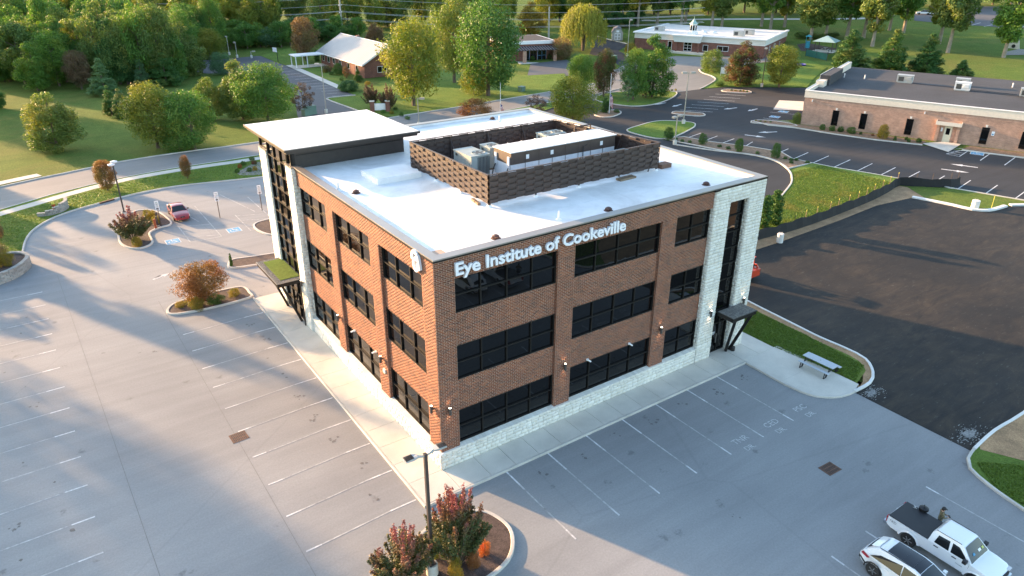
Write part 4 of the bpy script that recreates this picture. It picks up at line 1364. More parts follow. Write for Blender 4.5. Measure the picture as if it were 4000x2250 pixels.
MB(K).bar((17.2, 11.0, 0.1), (17.2, 11.0, 2.05), 0.08).bar((18.6, 11.0, 0.1), (18.6, 11.0, 2.05), 0.08).bar((17.2, 11.0, 2.05), (18.6, 11.0, 2.05), 0.08).build('gate_frame', M['screenwood'], scr)

rtu = thing('rooftop_unit', 'long brown and white rooftop air handler with white ribbed lid', 'rooftop unit', (10.1 * K, 8.35 * K, RZ * K))
MB(K).box(0.05, 8.35, 0.05, 1.8, 0.0, 0.25).build('curb', M['rtuwhite'], rtu)
MB(K).box(0, 8.4, 0, 1.85, 0.25, 1.12).build('lower_casing', M['rtuwhite'], rtu)
MB(K).box(-0.02, 8.42, -0.02, 1.87, 1.12, 1.86).build('upper_casing', M['rtubrown'], rtu)
lid = MB(K).box(-0.08, 8.48, -0.08, 1.93, 1.86, 1.91).build('lid', M['rtuwhite'], rtu)
for k in range(1, 8): MB(K).box(k * 1.05 - 0.02, k * 1.05 + 0.02, -0.09, 1.94, 1.91, 1.95).build('lid_seam', M['rtuwhite'], lid)
for k in range(1, 8): MB(K).box(k * 1.05 - 0.012, k * 1.05 + 0.012, -0.035, -0.018, 0.25, 1.9).build('casing_seam', M['rtubrown'], rtu)
for x in (1.1, 3.0, 7.1): MB(K).box(x, x + 0.22, -0.04, -0.022, 1.35, 1.62).build('notice_label', M['white'], rtu)
for a in (0.1, 1.5): MB(K).box(-0.1, -0.02, a, a + 0.2, 0.9, 1.6).build('control_box', M['rtuwhite'], rtu)
MB(K).tube([(-0.08, 0.2, 0.9), (-0.18, 0.3, 0.5), (-0.1, 0.35, 0.1)], 0.035).tube([(-0.08, 1.6, 0.9), (-0.2, 1.7, 0.5), (-0.25, 1.75, 0.05)], 0.035).build('conduit', M['black'], rtu)
MB(K).tube([(0.1, -0.12, 0.12), (3.4, -0.12, 0.16), (3.5, -0.1, 0.35)], 0.04).tube([(5.6, -0.1, 0.1), (5.6, -0.1, 1.5), (5.9, -0.12, 1.6)], 0.03).tube([(5.1, -0.14, 0.1), (8.3, -0.14, 0.12)], 0.05).build('pipework', M['black'], rtu)


def condenser(x0, x1, y0, y1, h, fans, label):
    t = thing('condenser_unit', label, 'air conditioner', (x0 * K, y0 * K, RZ * K), 0, 'grey-green rooftop condensers')
    w, d = x1 - x0, y1 - y0
    MB(K).box(0.03, w - 0.03, 0.03, d - 0.03, 0.12, h).build('casing', M['hvac'], t)
    MB(K).box(0, w, 0, d, h, h + 0.05).build('lid', M['hvac'], t)
    MB(K).box(-0.03, w + 0.03, 0.05, 0.15, 0.0, 0.12).box(-0.03, w + 0.03, d - 0.15, d - 0.05, 0.0, 0.12).build('skid', M['wood'], t)
    MB(K).box(w * 0.35, w - 0.06, 0.0, 0.028, 0.2, h - 0.08).box(w - 0.028, w, 0.1, d * 0.4, 0.2, h - 0.08).build('coil', M['hvacdark'], t)
    for k in range(8):
        x = w * 0.37 + (w * 0.6) * k / 8
        MB(K).box(x, x + 0.018, -0.014, 0.0, 0.18, h - 0.05).build('louvre', M['hvac'], t)
    for (fx, fy, r) in fans:
        f = MB(K).lathe([(r, h + 0.05), (r, h + 0.085), (r - 0.03, h + 0.085), (r - 0.03, h + 0.06)], 24, (fx - x0, fy - y0, 0)).build('fan_ring', M['hvac'], t)
        MB(K).lathe([(r - 0.03, h + 0.052), (r - 0.03, h + 0.058)], 24, (fx - x0, fy - y0, 0)).build('fan_opening', M['black'], f)
        g = MB(K)
        for a in range(5):
            an = a * 2 * math.pi / 5
            g.bar((fx - x0, fy - y0, h + 0.065), (fx - x0 + (r - 0.06) * math.cos(an), fy - y0 + (r - 0.06) * math.sin(an), h + 0.062), r * 0.4, 0.01)
        g.build('fan_blade', M['hvacdark'], f)
    MB(K).box(-0.012, 0.0, d - 0.5, d - 0.3, h - 0.25, h - 0.1).build('maker_plate', M['hvacdark'], t)


condenser(8.45, 9.85, 10.3, 12.5, 1.4, [(9.35, 10.9, 0.45)], 'grey-green condenser nearest the sunlit screen corner, single fan on top')
condenser(10.55, 11.6, 11.4, 12.7, 1.4, [(11.1, 12.0, 0.4)], 'grey-green condenser half hidden behind the long air handler')
condenser(15.3, 17.1, 11.75, 12.9, 1.5, [(15.8, 12.3, 0.42), (16.7, 12.3, 0.42)], 'grey-green condenser with two fans at the back of the screen')
condenser(17.3, 18.6, 6.2, 7.5, 1.1, [(17.8, 6.9, 0.45)], 'pale condenser behind the near right end of the screen')
for (x, y), lb in zip([(1.39, 11.81), (4.2, 1.15), (11.67, 1.14), (19.81, 1.34), (19.02, 24.02)],
                      ('rusty roof drain dome by the sunlit edge', 'rusty roof drain dome nearest the building corner', 'rusty roof drain dome above the end of the lettering', 'rusty roof drain dome near the stone tower', 'rusty roof drain dome at the far side of the roof')):
    t = thing('roof_drain', lb, 'roof drain', (x * K, y * K, RZ * K), 0, 'roof drain domes')
    MB().lathe([(0.3, 0.0), (0.24, 0.03)], 16).build('collar', M['vent'], t)
    MB().lathe([(0.16, 0.03), (0.19, 0.10), (0.19, 0.15), (0.1, 0.22)], 14).build('dome', M['vent'], t)
    for a in range(8):
        MB().bar((0.2 * math.cos(a * 0.785), 0.2 * math.sin(a * 0.785), 0.04), (0.195 * math.cos(a * 0.785), 0.195 * math.sin(a * 0.785), 0.17), 0.02).build('rib', M['rust'], t)
for (x, y), lb in zip([(0.71, 12.84), (8.5, 1.55), (18.98, 22.91)], ('white vent pipe near the sunlit roof edge', 'white vent pipe above the facade lettering', 'white vent pipe at the far side of the roof')):
    t = thing('vent_pipe', lb, 'pipe', (x * K, y * K, RZ * K), 0, 'white roof vent pipes')
    MB().lathe([(0.07, 0), (0.07, 0.55)], 12).build('pipe', M['rtuwhite'], t)
    MB().lathe([(0.2, 0), (0.16, 0.03), (0.09, 0.12)], 12).build('flashing', M['membrane'], t)
t = thing('roof_curb', 'low white membrane covered roof curb beside the woven screen', 'roof curb', (3.1 * K, 12.5 * K, RZ * K))
MB(K).box(0, 3.0, 0, 2.45, 0, 0.33).build('curb_body', M['membrane'], t)
MB(K).box(0.1, 2.9, 0.1, 2.35, 0.33, 0.35).build('curb_lid', M['membrane'], t)
t = thing('roof_block', 'weathered wooden sleeper lying under the screen', 'timber', (15.9 * K, 4.75 * K, RZ * K), R_(2))
MB().box(0, 1.5, 0, 0.22, 0.0, 0.14).box(0, 1.5, 0.28, 0.5, 0.0, 0.14).build('sleeper', M['wood'], t)
t = thing('roof_block', 'pair of brown blocks under the sunlit screen corner', 'timber', (6.4 * K, 6.4 * K, RZ * K), R_(80))
MB().box(0, 0.5, 0, 0.2, 0, 0.14).box(-0.6, -0.1, 0, 0.2, 0, 0.14).build('block', M['wood'], t)
t = thing('scupper', 'small rusty scupper at the far roof edge', 'scupper', (22.4 * K, 14 * K, RZ * K))
MB().box(0, 0.5, 0, 0.6, 0, 0.18).build('box', M['rust'], t)
tag(MB().box(20.0 * K, 20.9 * K, 5.3 * K, 5.9 * K, RZ * K, RZ * K + 0.3).build('roof_scrap', M['rust']), 'rust red plank behind the right end of the screen', 'plank')
# ------------------------------------------------------------------ neighbouring buildings
def brickm(name, c1, c2, mortar, scale=1.0):
    m, t, N, L, B = _mat(name)
    tc = N.new('ShaderNodeTexCoord')
    mp = N.new('ShaderNodeMapping')
    sep = N.new('ShaderNodeSeparateXYZ')
    L.new(tc.outputs['Object'], sep.inputs[0])
    ad = N.new('ShaderNodeMath'); ad.operation = 'ADD'
    L.new(sep.outputs[0], ad.inputs[0]); L.new(sep.outputs[1], ad.inputs[1])
    cb = N.new('ShaderNodeCombineXYZ')
    L.new(ad.outputs[0], cb.inputs[0]); L.new(sep.outputs[2], cb.inputs[1])
    b = N.new('ShaderNodeTexBrick')
    b.inputs['Color1'].default_value = (*c1, 1)
    b.inputs['Color2'].default_value = (*c2, 1)
    b.inputs['Mortar'].default_value = (*mortar, 1)
    b.inputs['Scale'].default_value = 1.0
    b.inputs['Mortar Size'].default_value = 0.012
    b.inputs['Brick Width'].default_value = 0.42
    b.inputs['Row Height'].default_value = 0.13
    L.new(cb.outputs[0], b.inputs['Vector'])
    n = _noise(N, L, 0.9, 6, 0.75, tc.outputs['Object'])
    v = _ramp(N, L, n.outputs[0], [(0.3, (0.72,) * 3), (0.7, (1.25,) * 3)]).outputs[0]
    L.new(_mix(N, L, 1.0, b.outputs[0], v, 'MULTIPLY'), B.inputs['Base Color'])
    B.inputs['Roughness'].default_value = 0.9
    return m


M['brick_tan'] = brickm('tan_brick', (0.46, 0.27, 0.195), (0.36, 0.205, 0.15), (0.48, 0.36, 0.28))
M['brick_red'] = brickm('red_brick', (0.20, 0.075, 0.05), (0.15, 0.06, 0.045), (0.24, 0.14, 0.11))
M['shingle'] = pm('pale_metal_roof', (0.40, 0.385, 0.37), 0.5, 0.2, var=0.06, scale=0.4)
M['tan_trim'] = pm('tan_trim', (0.72, 0.63, 0.52), 0.7, var=0.06)
M['dark_roof'] = pm('dark_roof_membrane', (0.04, 0.04, 0.045), 0.85, var=0.25, scale=0.15, grain=0.3, bscale=5)
M['tan_door'] = pm('cream_door', (0.62, 0.58, 0.45), 0.6, var=0.04)
M['metal_grey'] = pm('grey_machine_metal', (0.42, 0.43, 0.42), 0.5, 0.3, var=0.12, scale=1)
M['green_metal'] = pm('pale_green_metal', (0.34, 0.47, 0.43), 0.5, 0.2, var=0.05)
M['teal'] = pm('teal_plastic', (0.02, 0.22, 0.26), 0.4, var=0.08)
M['greennet'] = pm('green_net', (0.015, 0.10, 0.08), 0.85, var=0.25, scale=0.8)
M['siding'] = pm('white_siding', (0.74, 0.75, 0.75), 0.6, var=0.04)
M['cream'] = pm('cream_fascia', (0.72, 0.69, 0.64), 0.6, var=0.04, scale=0.5)
M['shedgrey'] = pm('shed_siding', (0.36, 0.35, 0.31), 0.8, var=0.12)
M['roofgrey'] = pm('grey_shingle', (0.17, 0.16, 0.165), 0.9, var=0.2, scale=2)
LF = ((0, 0, 0), (1, 0, 0), (0, -1, 0))       # local front facade frame


def root_at(name, label, cat, p, q, flip=False):
    """building root at p with local x towards q"""
    d = (q[0] - p[0], q[1] - p[1])
    return thing(name, label, cat, (p[0], p[1], gz(*p)), math.atan2(d[1], d[0]))


def win_local(root, x0, x1, z0, z1, fr=LF, d=0.0, frame=None, glass=None, bars=True, cols=1, rows=1):
    m = MB()
    fw = 0.08
    m.fbox(fr, x0, x1, z0, z0 + fw, d, d + 0.05).fbox(fr, x0, x1, z1 - fw, z1, d, d + 0.05).fbox(fr, x0, x0 + fw, z0 + fw, z1 - fw, d, d + 0.05).fbox(fr, x1 - fw, x1, z0 + fw, z1 - fw, d, d + 0.05)
    for i in range(1, cols):
        x = x0 + (x1 - x0) * i / cols
        m.fbox(fr, x - 0.03, x + 0.03, z0 + fw, z1 - fw, d, d + 0.045)
    for i in range(1, rows):
        z = z0 + (z1 - z0) * i / rows
        m.fbox(fr, x0 + fw, x1 - fw, z - 0.03, z + 0.03, d, d + 0.04)
    w = m.build('window', frame or M['white'], root)
    MB().fbox(fr, x0 + 0.03, x1 - 0.03, z0 + 0.03, z1 - 0.03, d, d + 0.02).build('pane', glass or M['glass'], w)
    return w


# flat brick building on the right ------------------------------------------
bb = root_at('brick_building', 'long flat roofed tan brick building with cream fascia', 'building', (97.0, 44.6), (97.0 + 0.36, 44.6 - 0.933))
BBL, BBD = 58.0, 36.0
MB().box(0, BBL, 0, BBD, -0.2, 4.6).build('wall', M['brick_tan'], bb)
MB().box(-0.12, BBL, -0.12, 0.35, 4.6, 5.72).build('fascia', M['tan_trim'], bb)
MB().box(-0.2, BBL, -0.2, 0.42, 5.72, 5.80).build('fascia_cap', M['cream'], bb)
MB().box(0, BBL, -0.03, 0.0, 4.05, 4.3).build('soldier_course', M['brick_tan'], bb)
MB().box(0.05, BBL, 0.3, BBD - 0.05, 4.62, 5.35).build('roof', M['dark_roof'], bb)
# stepped side parapet
for (y0, y1, h, w) in ((0.36, 7, 5.9, 0.4), (7, 9.5, 6.4, 1.2), (9.5, 20, 7.1, 1.6), (20, 22, 6.3, 0.8), (22, 34, 6.6, 0.5)):
    MB().box(-0.1, w, y0, y1, 4.9, h).build('parapet', M['dark_roof'] if w > 1.5 else M['tan_trim'], bb)
    MB().box(-0.16, -0.1, y0, y1, 4.9, h + 0.06).build('parapet_face', M['cream'], bb)
for x in (4.87, 9.28, 16.18, 26.68, 31.9):
    w = win_local(bb, x, x + 1.05, 0.42, 2.98, frame=M['bronze'])
    MB().fbox(LF, x - 0.14, x, 0.35, 3.03, 0, 0.04).build('brick_surround', M['brick_tan'], w)
    MB().fbox(LF, x + 1.05, x + 1.19, 0.35, 3.03, 0, 0.04).build('brick_surround', M['brick_tan'], w)
    MB().add([(x + 0.42, -0.05, 3.0), (x + 0.63, -0.05, 3.0), (x + 0.70, -0.05, 3.36), (x + 0.35, -0.05, 3.36), (x + 0.42, 0, 3.0), (x + 0.63, 0, 3.0), (x + 0.70, 0, 3.36), (x + 0.35, 0, 3.36)], [(0, 1, 2, 3), (0, 4, 5, 1), (1, 5, 6, 2), (2, 6, 7, 3), (3, 7, 4, 0)]).build('keystone', M['cream'], w)
dr = MB().fbox(LF, 21.75, 22.8, 0.05, 2.5, 0.0, 0.05).build('door', M['tan_door'], bb)
MB().fbox(LF, 22.0, 22.55, 1.2, 2.2, 0.05, 0.06).build('door_pane', M['glass'], dr)
dc = MB().box(20.5, 23.9, -1.0, 0, 2.85, 2.95).box(20.4, 24.0, -1.1, -1.0, 2.75, 3.3).box(20.4, 20.5, -1.0, 0, 2.75, 3.3).box(23.9, 24.0, -1.0, 0, 2.75, 3.3).build('door_canopy', M['tan_trim'], bb)
MB().box(20.6, 21.05, -0.4, 0, 0, 2.75).box(23.4, 23.85, -0.4, 0, 0, 2.75).build('canopy_pier', M['brick_tan'], dc)
MB().fbox(LF, 21.25, 21.5, 1.6, 2.2, 0, 0.03).build('notice_board', M['signwhite'], bb)
MB().fbox(LF, 28.05, 28.45, 1.85, 2.5, 0, 0.03).build('accessible_sign', M['signwhite'], bb)
MB().fbox(LF, 28.13, 28.37, 1.95, 2.15, 0.03, 0.034).build('accessible_sign_mark', M['bluepaint'], bb)
for x, z in ((1.2, 4.0), (18.4, 4.0)): MB().fbox(LF, x, x + 0.16, z, z + 0.35, 0, 0.2).build('wall_light', M['white'], bb)


def roof_unit(root, x, y, z, w, d, h, mat, label):
    t = thing('package_unit', label, 'rooftop unit', root.matrix_basis @ Vector((x, y, z)), root.rotation_euler[2], 'package units on neighbouring roofs')
    MB().box(0, w, 0, d, 0.15, h).build('casing', mat, t)
    MB().box(-0.04, w + 0.04, -0.04, d + 0.04, h, h + 0.07).build('lid', mat, t)
    MB().box(w * 0.1, w * 0.45, -0.03, 0, 0.3, h - 0.2).build('grille', M['hvacdark'], t)
    MB().box(w * 0.6, w * 0.9, -0.35, 0, h * 0.45, h * 0.85).build('intake_hood', mat, t)
    MB().box(0.05, w - 0.05, 0.05, d - 0.05, 0, 0.15).build('curb', M['metal_grey'], t)


bpy.context.view_layer.update()
roof_unit(bb, 11.0, 20.5, 5.35, 2.6, 1.6, 1.3, M['metal_grey'], 'grey package unit on the dark roof nearest the stepped parapet')
roof_unit(bb, 20.6, 17.5, 5.35, 2.4, 1.5, 1.35, M['rtuwhite'], 'white package unit on the dark roof, in front of a grey one')
roof_unit(bb, 20.3, 22.5, 5.35, 2.2, 1.5, 1.3, M['metal_grey'], 'grey package unit on the dark roof, behind a white one')
roof_unit(bb, 30.3, 17.0, 5.35, 2.2, 1.5, 1.3, M['metal_grey'], 'grey package unit on the dark roof at the frame edge')
for x, y in ((5.5, 21), (29, 27), (34, 8), (1.9, 20.8)): MB().lathe([(0.1, 5.3), (0.1, 6.1)], 8, (x, y, 0)).build('roof_pipe', M['rtuwhite'], bb)
MB().tube([(13.8, 20, 5.5), (20, 19.6, 5.5), (30, 18, 5.5)], 0.04, 5).tube([(23, 18, 5.5), (40, 14.6, 5.5)], 0.04, 5).build('gas_pipe', M['black'], bb)

# daycare with cupola ---------------------------------------------------------
dy = root_at('daycare_building', 'red brick daycare with white fascia, white roof and cupola', 'building', (131.0, 122.5), (131.0 + 0.42, 122.5 - 0.906))
DL, DD = 35.0, 27.0
MB().box(0, DL, 0, DD, -2, 2.75).build('wall', M['brick_red'], dy)
MB().box(-0.1, DL + 0.1, -0.1, DD, 2.75, 4.1).build('fascia', M['cream'], dy)
for z in (3.1, 3.45, 3.8): MB().box(-0.13, DL + 0.13, -0.13, -0.1, z, z + 0.03).build('fascia_joint', M['roofgrey'], dy)
cp = MB().box(-0.5, DL + 0.5, -0.5, 0.2, 4.1, 4.35).box(-0.5, 0.3, 0.2, DD, 4.1, 4.45).box(DL - 0.3, DL + 0.5, 0.2, DD, 4.1, 4.45).build('cornice', M['siding'], dy)
MB().box(0.0, DL, 0.1, DD, 4.1, 4.2).build('roof', M['cream'], dy)
ent_ = MB().add([(11.6, -1.2, 2.55), (18.6, -1.2, 2.55), (18.9, -1.7, 4.1), (11.3, -1.7, 4.1), (11.6, 0, 2.55), (18.6, 0, 2.55), (18.9, 0, 4.1), (11.3, 0, 4.1)], [(0, 1, 2, 3), (0, 4, 5, 1), (1, 5, 6, 2), (2, 6, 7, 3), (3, 7, 4, 0)]).build('entry_gable', M['siding'], dy)
MB().box(11.0, 19.2, -1.95, 0.5, 4.1, 4.4).build('entry_cornice', M['siding'], ent_)
for x in (12.0, 18.0): MB().box(x, x + 0.4, -1.0, -0.6, 0, 2.6).build('entry_pier', M['brick_red'], ent_)
MB().box(9.5, 20.0, -2.2, 0, -0.5, 0.15).build('entry_slab', M['concrete'], ent_)
win_local(dy, 14.0, 16.2, 0.2, 2.5, cols=2, rows=3)
win_local(dy, 9.6, 10.7, 0.2, 2.5); win_local(dy, 19.2, 20.6, 0.5, 2.1); win_local(dy, 23.0, 26.0, 0.8, 2.1, cols=2)
FRS = ((DL, 0, 0), (0, 1, 0), (1, 0, 0))
for y in (6, 11, 12.2, 18): win_local(dy, y, y + 0.7, 0.5, 2.2, fr=FRS)
cup = MB().box(14.2, 16.4, 1.6, 3.8, 4.2, 4.9).build('cupola', M['siding'], dy)
MB().lathe([(0.95, 4.9), (0.95, 6.9)], 8, (15.3, 2.7, 0)).build('cupola_body', M['siding'], cup)
MB().lathe([(1.2, 6.9), (1.2, 7.05), (0.95, 7.05), (0.06, 8.2), (0.03, 8.9)], 8, (15.3, 2.7, 0)).build('cupola_roof', M['green_metal'], cup)
for a in (-2.75, -1.96, -1.18, -0.4):
    c, s = math.cos(a), math.sin(a)
    MB().box(-0.02, 0.02, -0.24, 0.24, 5.3, 6.6).build('cupola_window', M['glass'], cup, loc=(15.3 + 0.90 * c, 2.7 + 0.90 * s, 0), rz=a)
bpy.context.view_layer.update()
roof_unit(dy, 3.2, 6.0, 4.2, 2.6, 1.6, 1.2, M['metal_grey'], 'grey unit at the left end of the daycare roof')
roof_unit(dy, 25.5, 4.8, 4.2, 2.8, 1.6, 1.3, M['metal_grey'], 'grey unit on the daycare roof, nearer of the right pair')
roof_unit(dy, 27.0, 9.5, 4.2, 2.6, 1.6, 1.3, M['metal_grey'], 'grey unit on the daycare roof, farther of the right pair')
for x, y, lb in ((16.8, 7.5, 'left'), (19.5, 7.5, 'right')):
    t = thing('roof_skylight', 'domed white skylight on the daycare roof, %s one of the pair' % lb, 'skylight', dy.matrix_basis @ Vector((x, y, 4.2)), dy.rotation_euler[2])
    MB().box(-0.9, 0.9, -0.9, 0.9, 0, 0.25).build('curb', M['cream'], t)
    MB().lathe([(0.85, 0.25), (0.75, 0.45), (0.4, 0.62), (0.1, 0.66)], 12).build('dome', M['siding'], t, True)

# gable house -----------------------------------------------------------------
hs = root_at('gable_house', 'low red brick house with pale ribbed gable roof', 'house', (53.6, 157.0), (53.6, 130.0))
HL, HD = 27.0, 12.5
MB().box(0, HL, 0, HD, -0.1, 3.0).add([(HL, 0, 3.0), (HL, HD, 3.0), (HL, HD / 2, 6.6), (HL - 0.3, 0, 3.0), (HL - 0.3, HD, 3.0), (HL - 0.3, HD / 2, 6.6)], [(0, 1, 2), (3, 5, 4)]).build('wall', M['brick_red'], hs)
e_, zr = 0.9, 7.0
ze = 2.95
rf = MB()
for s in (0, 1):
    y0 = -e_ if s == 0 else HD + e_
    rf.add([(-e_, y0, ze), (HL + e_, y0, ze), (HL + e_, HD / 2, zr), (-e_, HD / 2, zr), (-e_, y0, ze - 0.18), (HL + e_, y0, ze - 0.18), (HL + e_, HD / 2, zr - 0.18), (-e_, HD / 2, zr - 0.18)],
           [(0, 1, 2, 3), (7, 6, 5, 4), (0, 4, 5, 1), (1, 5, 6, 2), (3, 7, 4, 0)])
roof_h = rf.build('roof', M['shingle'], hs)
for i in range(30):
    x = -e_ + (HL + 2 * e_) * (i + 0.5) / 30
    MB().bar((x, -e_, ze + 0.02), (x, HD / 2, zr + 0.02), 0.05, 0.05).build('roof_rib', M['shingle'], roof_h)
MB().bar((-e_, HD / 2, zr + 0.03), (HL + e_, HD / 2, zr + 0.03), 0.35, 0.08).build('ridge_cap', M['siding'], roof_h)
MB().bar((HL + e_ + 0.02, -e_, ze - 0.05), (HL + e_ + 0.02, HD / 2, zr - 0.05), 0.06, 0.3).bar((HL + e_ + 0.02, HD + e_, ze - 0.05), (HL + e_ + 0.02, HD / 2, zr - 0.05), 0.06, 0.3).build('barge_board', M['siding'], roof_h)
MB().box(-e_, HL + e_, -e_ - 0.08, -e_, ze - 0.2, ze - 0.02).build('gutter', M['siding'], roof_h)
for x in (1.0, 4.5, 8.0, 12, 17, 22): win_local(hs, x, x + 1.4, 0.9, 2.3)
win_local(hs, 3.2, 5.6, 0.9, 2.3, fr=((HL, 0, 0), (0, 1, 0), (1, 0, 0)), cols=2)
MB().box(4.6, 5.4, 8, 8.8, 4.5, 6.9).build('chimney', M['brick_red'], hs)
pr_ = MB().box(0.5, 4.5, -8.5, 0.2, 2.75, 3.0).build('porch_roof', M['siding'], hs)
for x in (0.8, 4.2):
    for y in (-8.1, -5.2): MB().box(x - 0.09, x + 0.09, y - 0.09, y + 0.09, 0, 2.75).build('porch_post', M['siding'], pr_)
MB().box(0.4, 4.6, -9.0, 0, 0.0, 0.08).build('porch_slab', M['concrete'], pr_)

# pergola building -------------------------------------------------------------
pg = root_at('pergola_building', 'small brick office with white parapet and dark pergola', 'building', (91.5, 128.8), (104.6, 125.0))
PGL = 13.6
MB().box(0, PGL, 0, 13, -0.1, 4.2).build('wall', M['brick_red'], pg)
MB().box(-0.25, PGL + 0.25, -0.25, 13.2, 4.2, 5.0).build('parapet', M['siding'], pg)
MB().box(0.2, PGL - 0.2, 0.2, 12.8, 4.95, 5.02).build('roof', M['dark_roof'], pg)
win_local(pg, 5.2, 7.0, 0.1, 2.6, cols=2, frame=M['bluepaint']); win_local(pg, 7.2, 9.0, 0.1, 2.6, cols=2, frame=M['bronze']); win_local(pg, 9.2, 11.6, 0.1, 2.6, cols=2, rows=2, frame=M['bluepaint'])
pgl = MB().box(2.0, PGL + 0.4, -3.1, -2.8, 2.9, 3.1).box(2.0, PGL + 0.4, -0.3, -0.05, 3.5, 3.7).build('pergola', M['bronze'], pg)
for i in range(16): MB().bar((2.2 + i * 0.74, -3.3, 3.1), (2.2 + i * 0.74, 0.0, 3.7), 0.32, 0.08).build('pergola_slat', M['roofgrey'], pgl)
for x in (4.3, 12.6): MB().box(x, x + 0.8, -3.1, -2.4, 0, 2.9).build('pergola_pier', M['brick_tan'], pgl)
MB().box(3.0, PGL + 0.5, -4.2, 0, -0.05, 0.08).build('entry_slab', M['concrete'], pg)

# shed, gazebo, playground -----------------------------------------------------
sx0 = P(1552, 99)
sh = thing('garden_shed', 'grey barn roofed shed with white trimmed double doors', 'shed', (sx0[0], sx0[1], gz(*sx0)), R_(-40))
prof = [(-1.5, 0), (1.5, 0), (1.5, 2.0), (1.0, 2.9), (0, 3.35), (-1.0, 2.9), (-1.5, 2.0)]
m = MB(); n = len(prof)
m.add([(x, y, z) for y in (-2.6, 2.6) for x, z in prof], [tuple(range(n)), tuple(range(2 * n - 1, n - 1, -1))] + [(i, n + i, n + (i + 1) % n, (i + 1) % n) for i in range(n)])
m.build('wall', M['shedgrey'], sh)
m = MB()
rp = [(-1.68, 1.9), (-1.08, 2.98), (0, 3.46), (1.08, 2.98), (1.68, 1.9)]
for (a, b) in zip(rp[:-1], rp[1:]): m.add([(a[0], -2.75, a[1]), (b[0], -2.75, b[1]), (b[0], 2.75, b[1]), (a[0], 2.75, a[1]), (a[0], -2.75, a[1] + 0.08), (b[0], -2.75, b[1] + 0.08), (b[0], 2.75, b[1] + 0.08), (a[0], 2.75, a[1] + 0.08)], [(0, 1, 2, 3), (7, 6, 5, 4), (0, 4, 5, 1), (2, 6, 7, 3), (1, 5, 6, 2), (3, 7, 4, 0)])
m.build('roof', M['roofgrey'], sh)
for x in (-0.85, 0.03):
    d_ = MB().box(x, x + 0.82, -2.66, -2.6, 0.1, 1.95).build('door', M['white'], sh)
    MB().box(x + 0.12, x + 0.7, -2.67, -2.66, 1.1, 1.8).box(x + 0.12, x + 0.7, -2.67, -2.66, 0.25, 0.95).build('door_panel', M['shedgrey'], d_)
MB().box(-0.4, 0.4, -2.66, -2.6, 2.2, 2.75).build('loft_window', M['white'], sh)
gx = P(2075, 128)
gb = thing('gazebo', 'open gazebo with pale hipped metal roof in the playground', 'gazebo', (gx[0], gx[1], gz(*gx)), R_(20))
for sx1 in (-1, 1):
    for sy1 in (-1, 1): MB().box(sx1 * 2.2 - 0.1, sx1 * 2.2 + 0.1, sy1 * 2.2 - 0.1, sy1 * 2.2 + 0.1, 0.1, 2.5).build('post', M['polebrown'], gb)
MB().add([(-2.9, -2.9, 2.5), (2.9, -2.9, 2.5), (2.9, 2.9, 2.5), (-2.9, 2.9, 2.5), (0, 0, 3.9)], [(3, 2, 1, 0), (0, 1, 4), (1, 2, 4), (2, 3, 4), (3, 0, 4)]).build('roof', M['green_metal'], gb)
MB().box(-2.7, 2.7, -2.7, 2.7, -0.1, 0.15).build('deck', M['concrete'], gb)
MB().box(-0.8, 0.8, -0.4, 0.4, 0.75, 0.82).box(-0.1, 0.1, -0.1, 0.1, 0.1, 0.75).box(-0.8, 0.8, 0.7, 1.0, 0.45, 0.5).box(-0.8, 0.8, -1.0, -0.7, 0.45, 0.5).build('table', M['metal_grey'], gb)
sxp = P(2030, 121)
sheet('playground_bark', PL((2015, 128), (2090, 136), (2105, 122), (2030, 108), (2005, 112)), 0.03, M['mulch'])
sl_ = thing('playground_slide', 'teal slide on a small climbing frame', 'slide', (sxp[0], sxp[1], gz(*sxp)), R_(215))
MB().box(-0.6, 0.6, -0.6, 0.6, 1.7, 1.8).build('platform', M['metal_grey'], sl_)
for a in (-0.55, 0.55):
    for b in (-0.55, 0.55): MB().box(a - 0.05, a + 0.05, b - 0.05, b + 0.05, 0, 3.0).build('post', M['teal'], sl_)
ch = [(0.6, 1.8), (1.0, 1.75), (2.6, 0.5), (3.2, 0.35)]
m = MB()
for (a, b) in zip(ch[:-1], ch[1:]):
    for (y0, y1, h) in ((-0.4, 0.4, 0.05), (-0.45, -0.4, 0.35), (0.4, 0.45, 0.35)):
        m.add([(a[0], y0, a[1]), (b[0], y0, b[1]), (b[0], y1, b[1]), (a[0], y1, a[1]), (a[0], y0, a[1] + h), (b[0], y0, b[1] + h), (b[0], y1, b[1] + h), (a[0], y1, a[1] + h)], [(3, 2, 1, 0), (4, 5, 6, 7), (0, 1, 5, 4), (1, 2, 6, 5), (2, 3, 7, 6), (3, 0, 4, 7)])
m.build('chute', M['teal'], sl_)
MB().add([(-0.8, -0.8, 3.0), (0.8, -0.8, 3.0), (0.8, 0.8, 3.0), (-0.8, 0.8, 3.0), (0, 0, 3.5)], [(3, 2, 1, 0), (0, 1, 4), (1, 2, 4), (2, 3, 4), (3, 0, 4)]).build('roof', M['teal'], sl_)
fp = [P(2026, 141), P(2052, 147), P(2079, 153), P(2081, 145), P(2083, 137)]
fz = gz(*fp[2])
gf = thing('playground_fence', 'dark green mesh fence around the playground', 'fence', (*fp[2], fz))
for (a, b) in zip(fp[:-1], fp[1:]):
    aa = (a[0] - fp[2][0], a[1] - fp[2][1]); bb2 = (b[0] - fp[2][0], b[1] - fp[2][1])
    MB().bar((*aa, 0.9 + gz(*a) - fz), (*bb2, 0.9 + gz(*b) - fz), 0.04, 1.6).build('mesh_panel', M['greennet'], gf)
for a in fp: MB().bar((a[0] - fp[2][0], a[1] - fp[2][1], -0.1 + gz(*a) - fz), (a[0] - fp[2][0], a[1] - fp[2][1], 1.9 + gz(*a) - fz), 0.08).build('post', M['black'], gf)
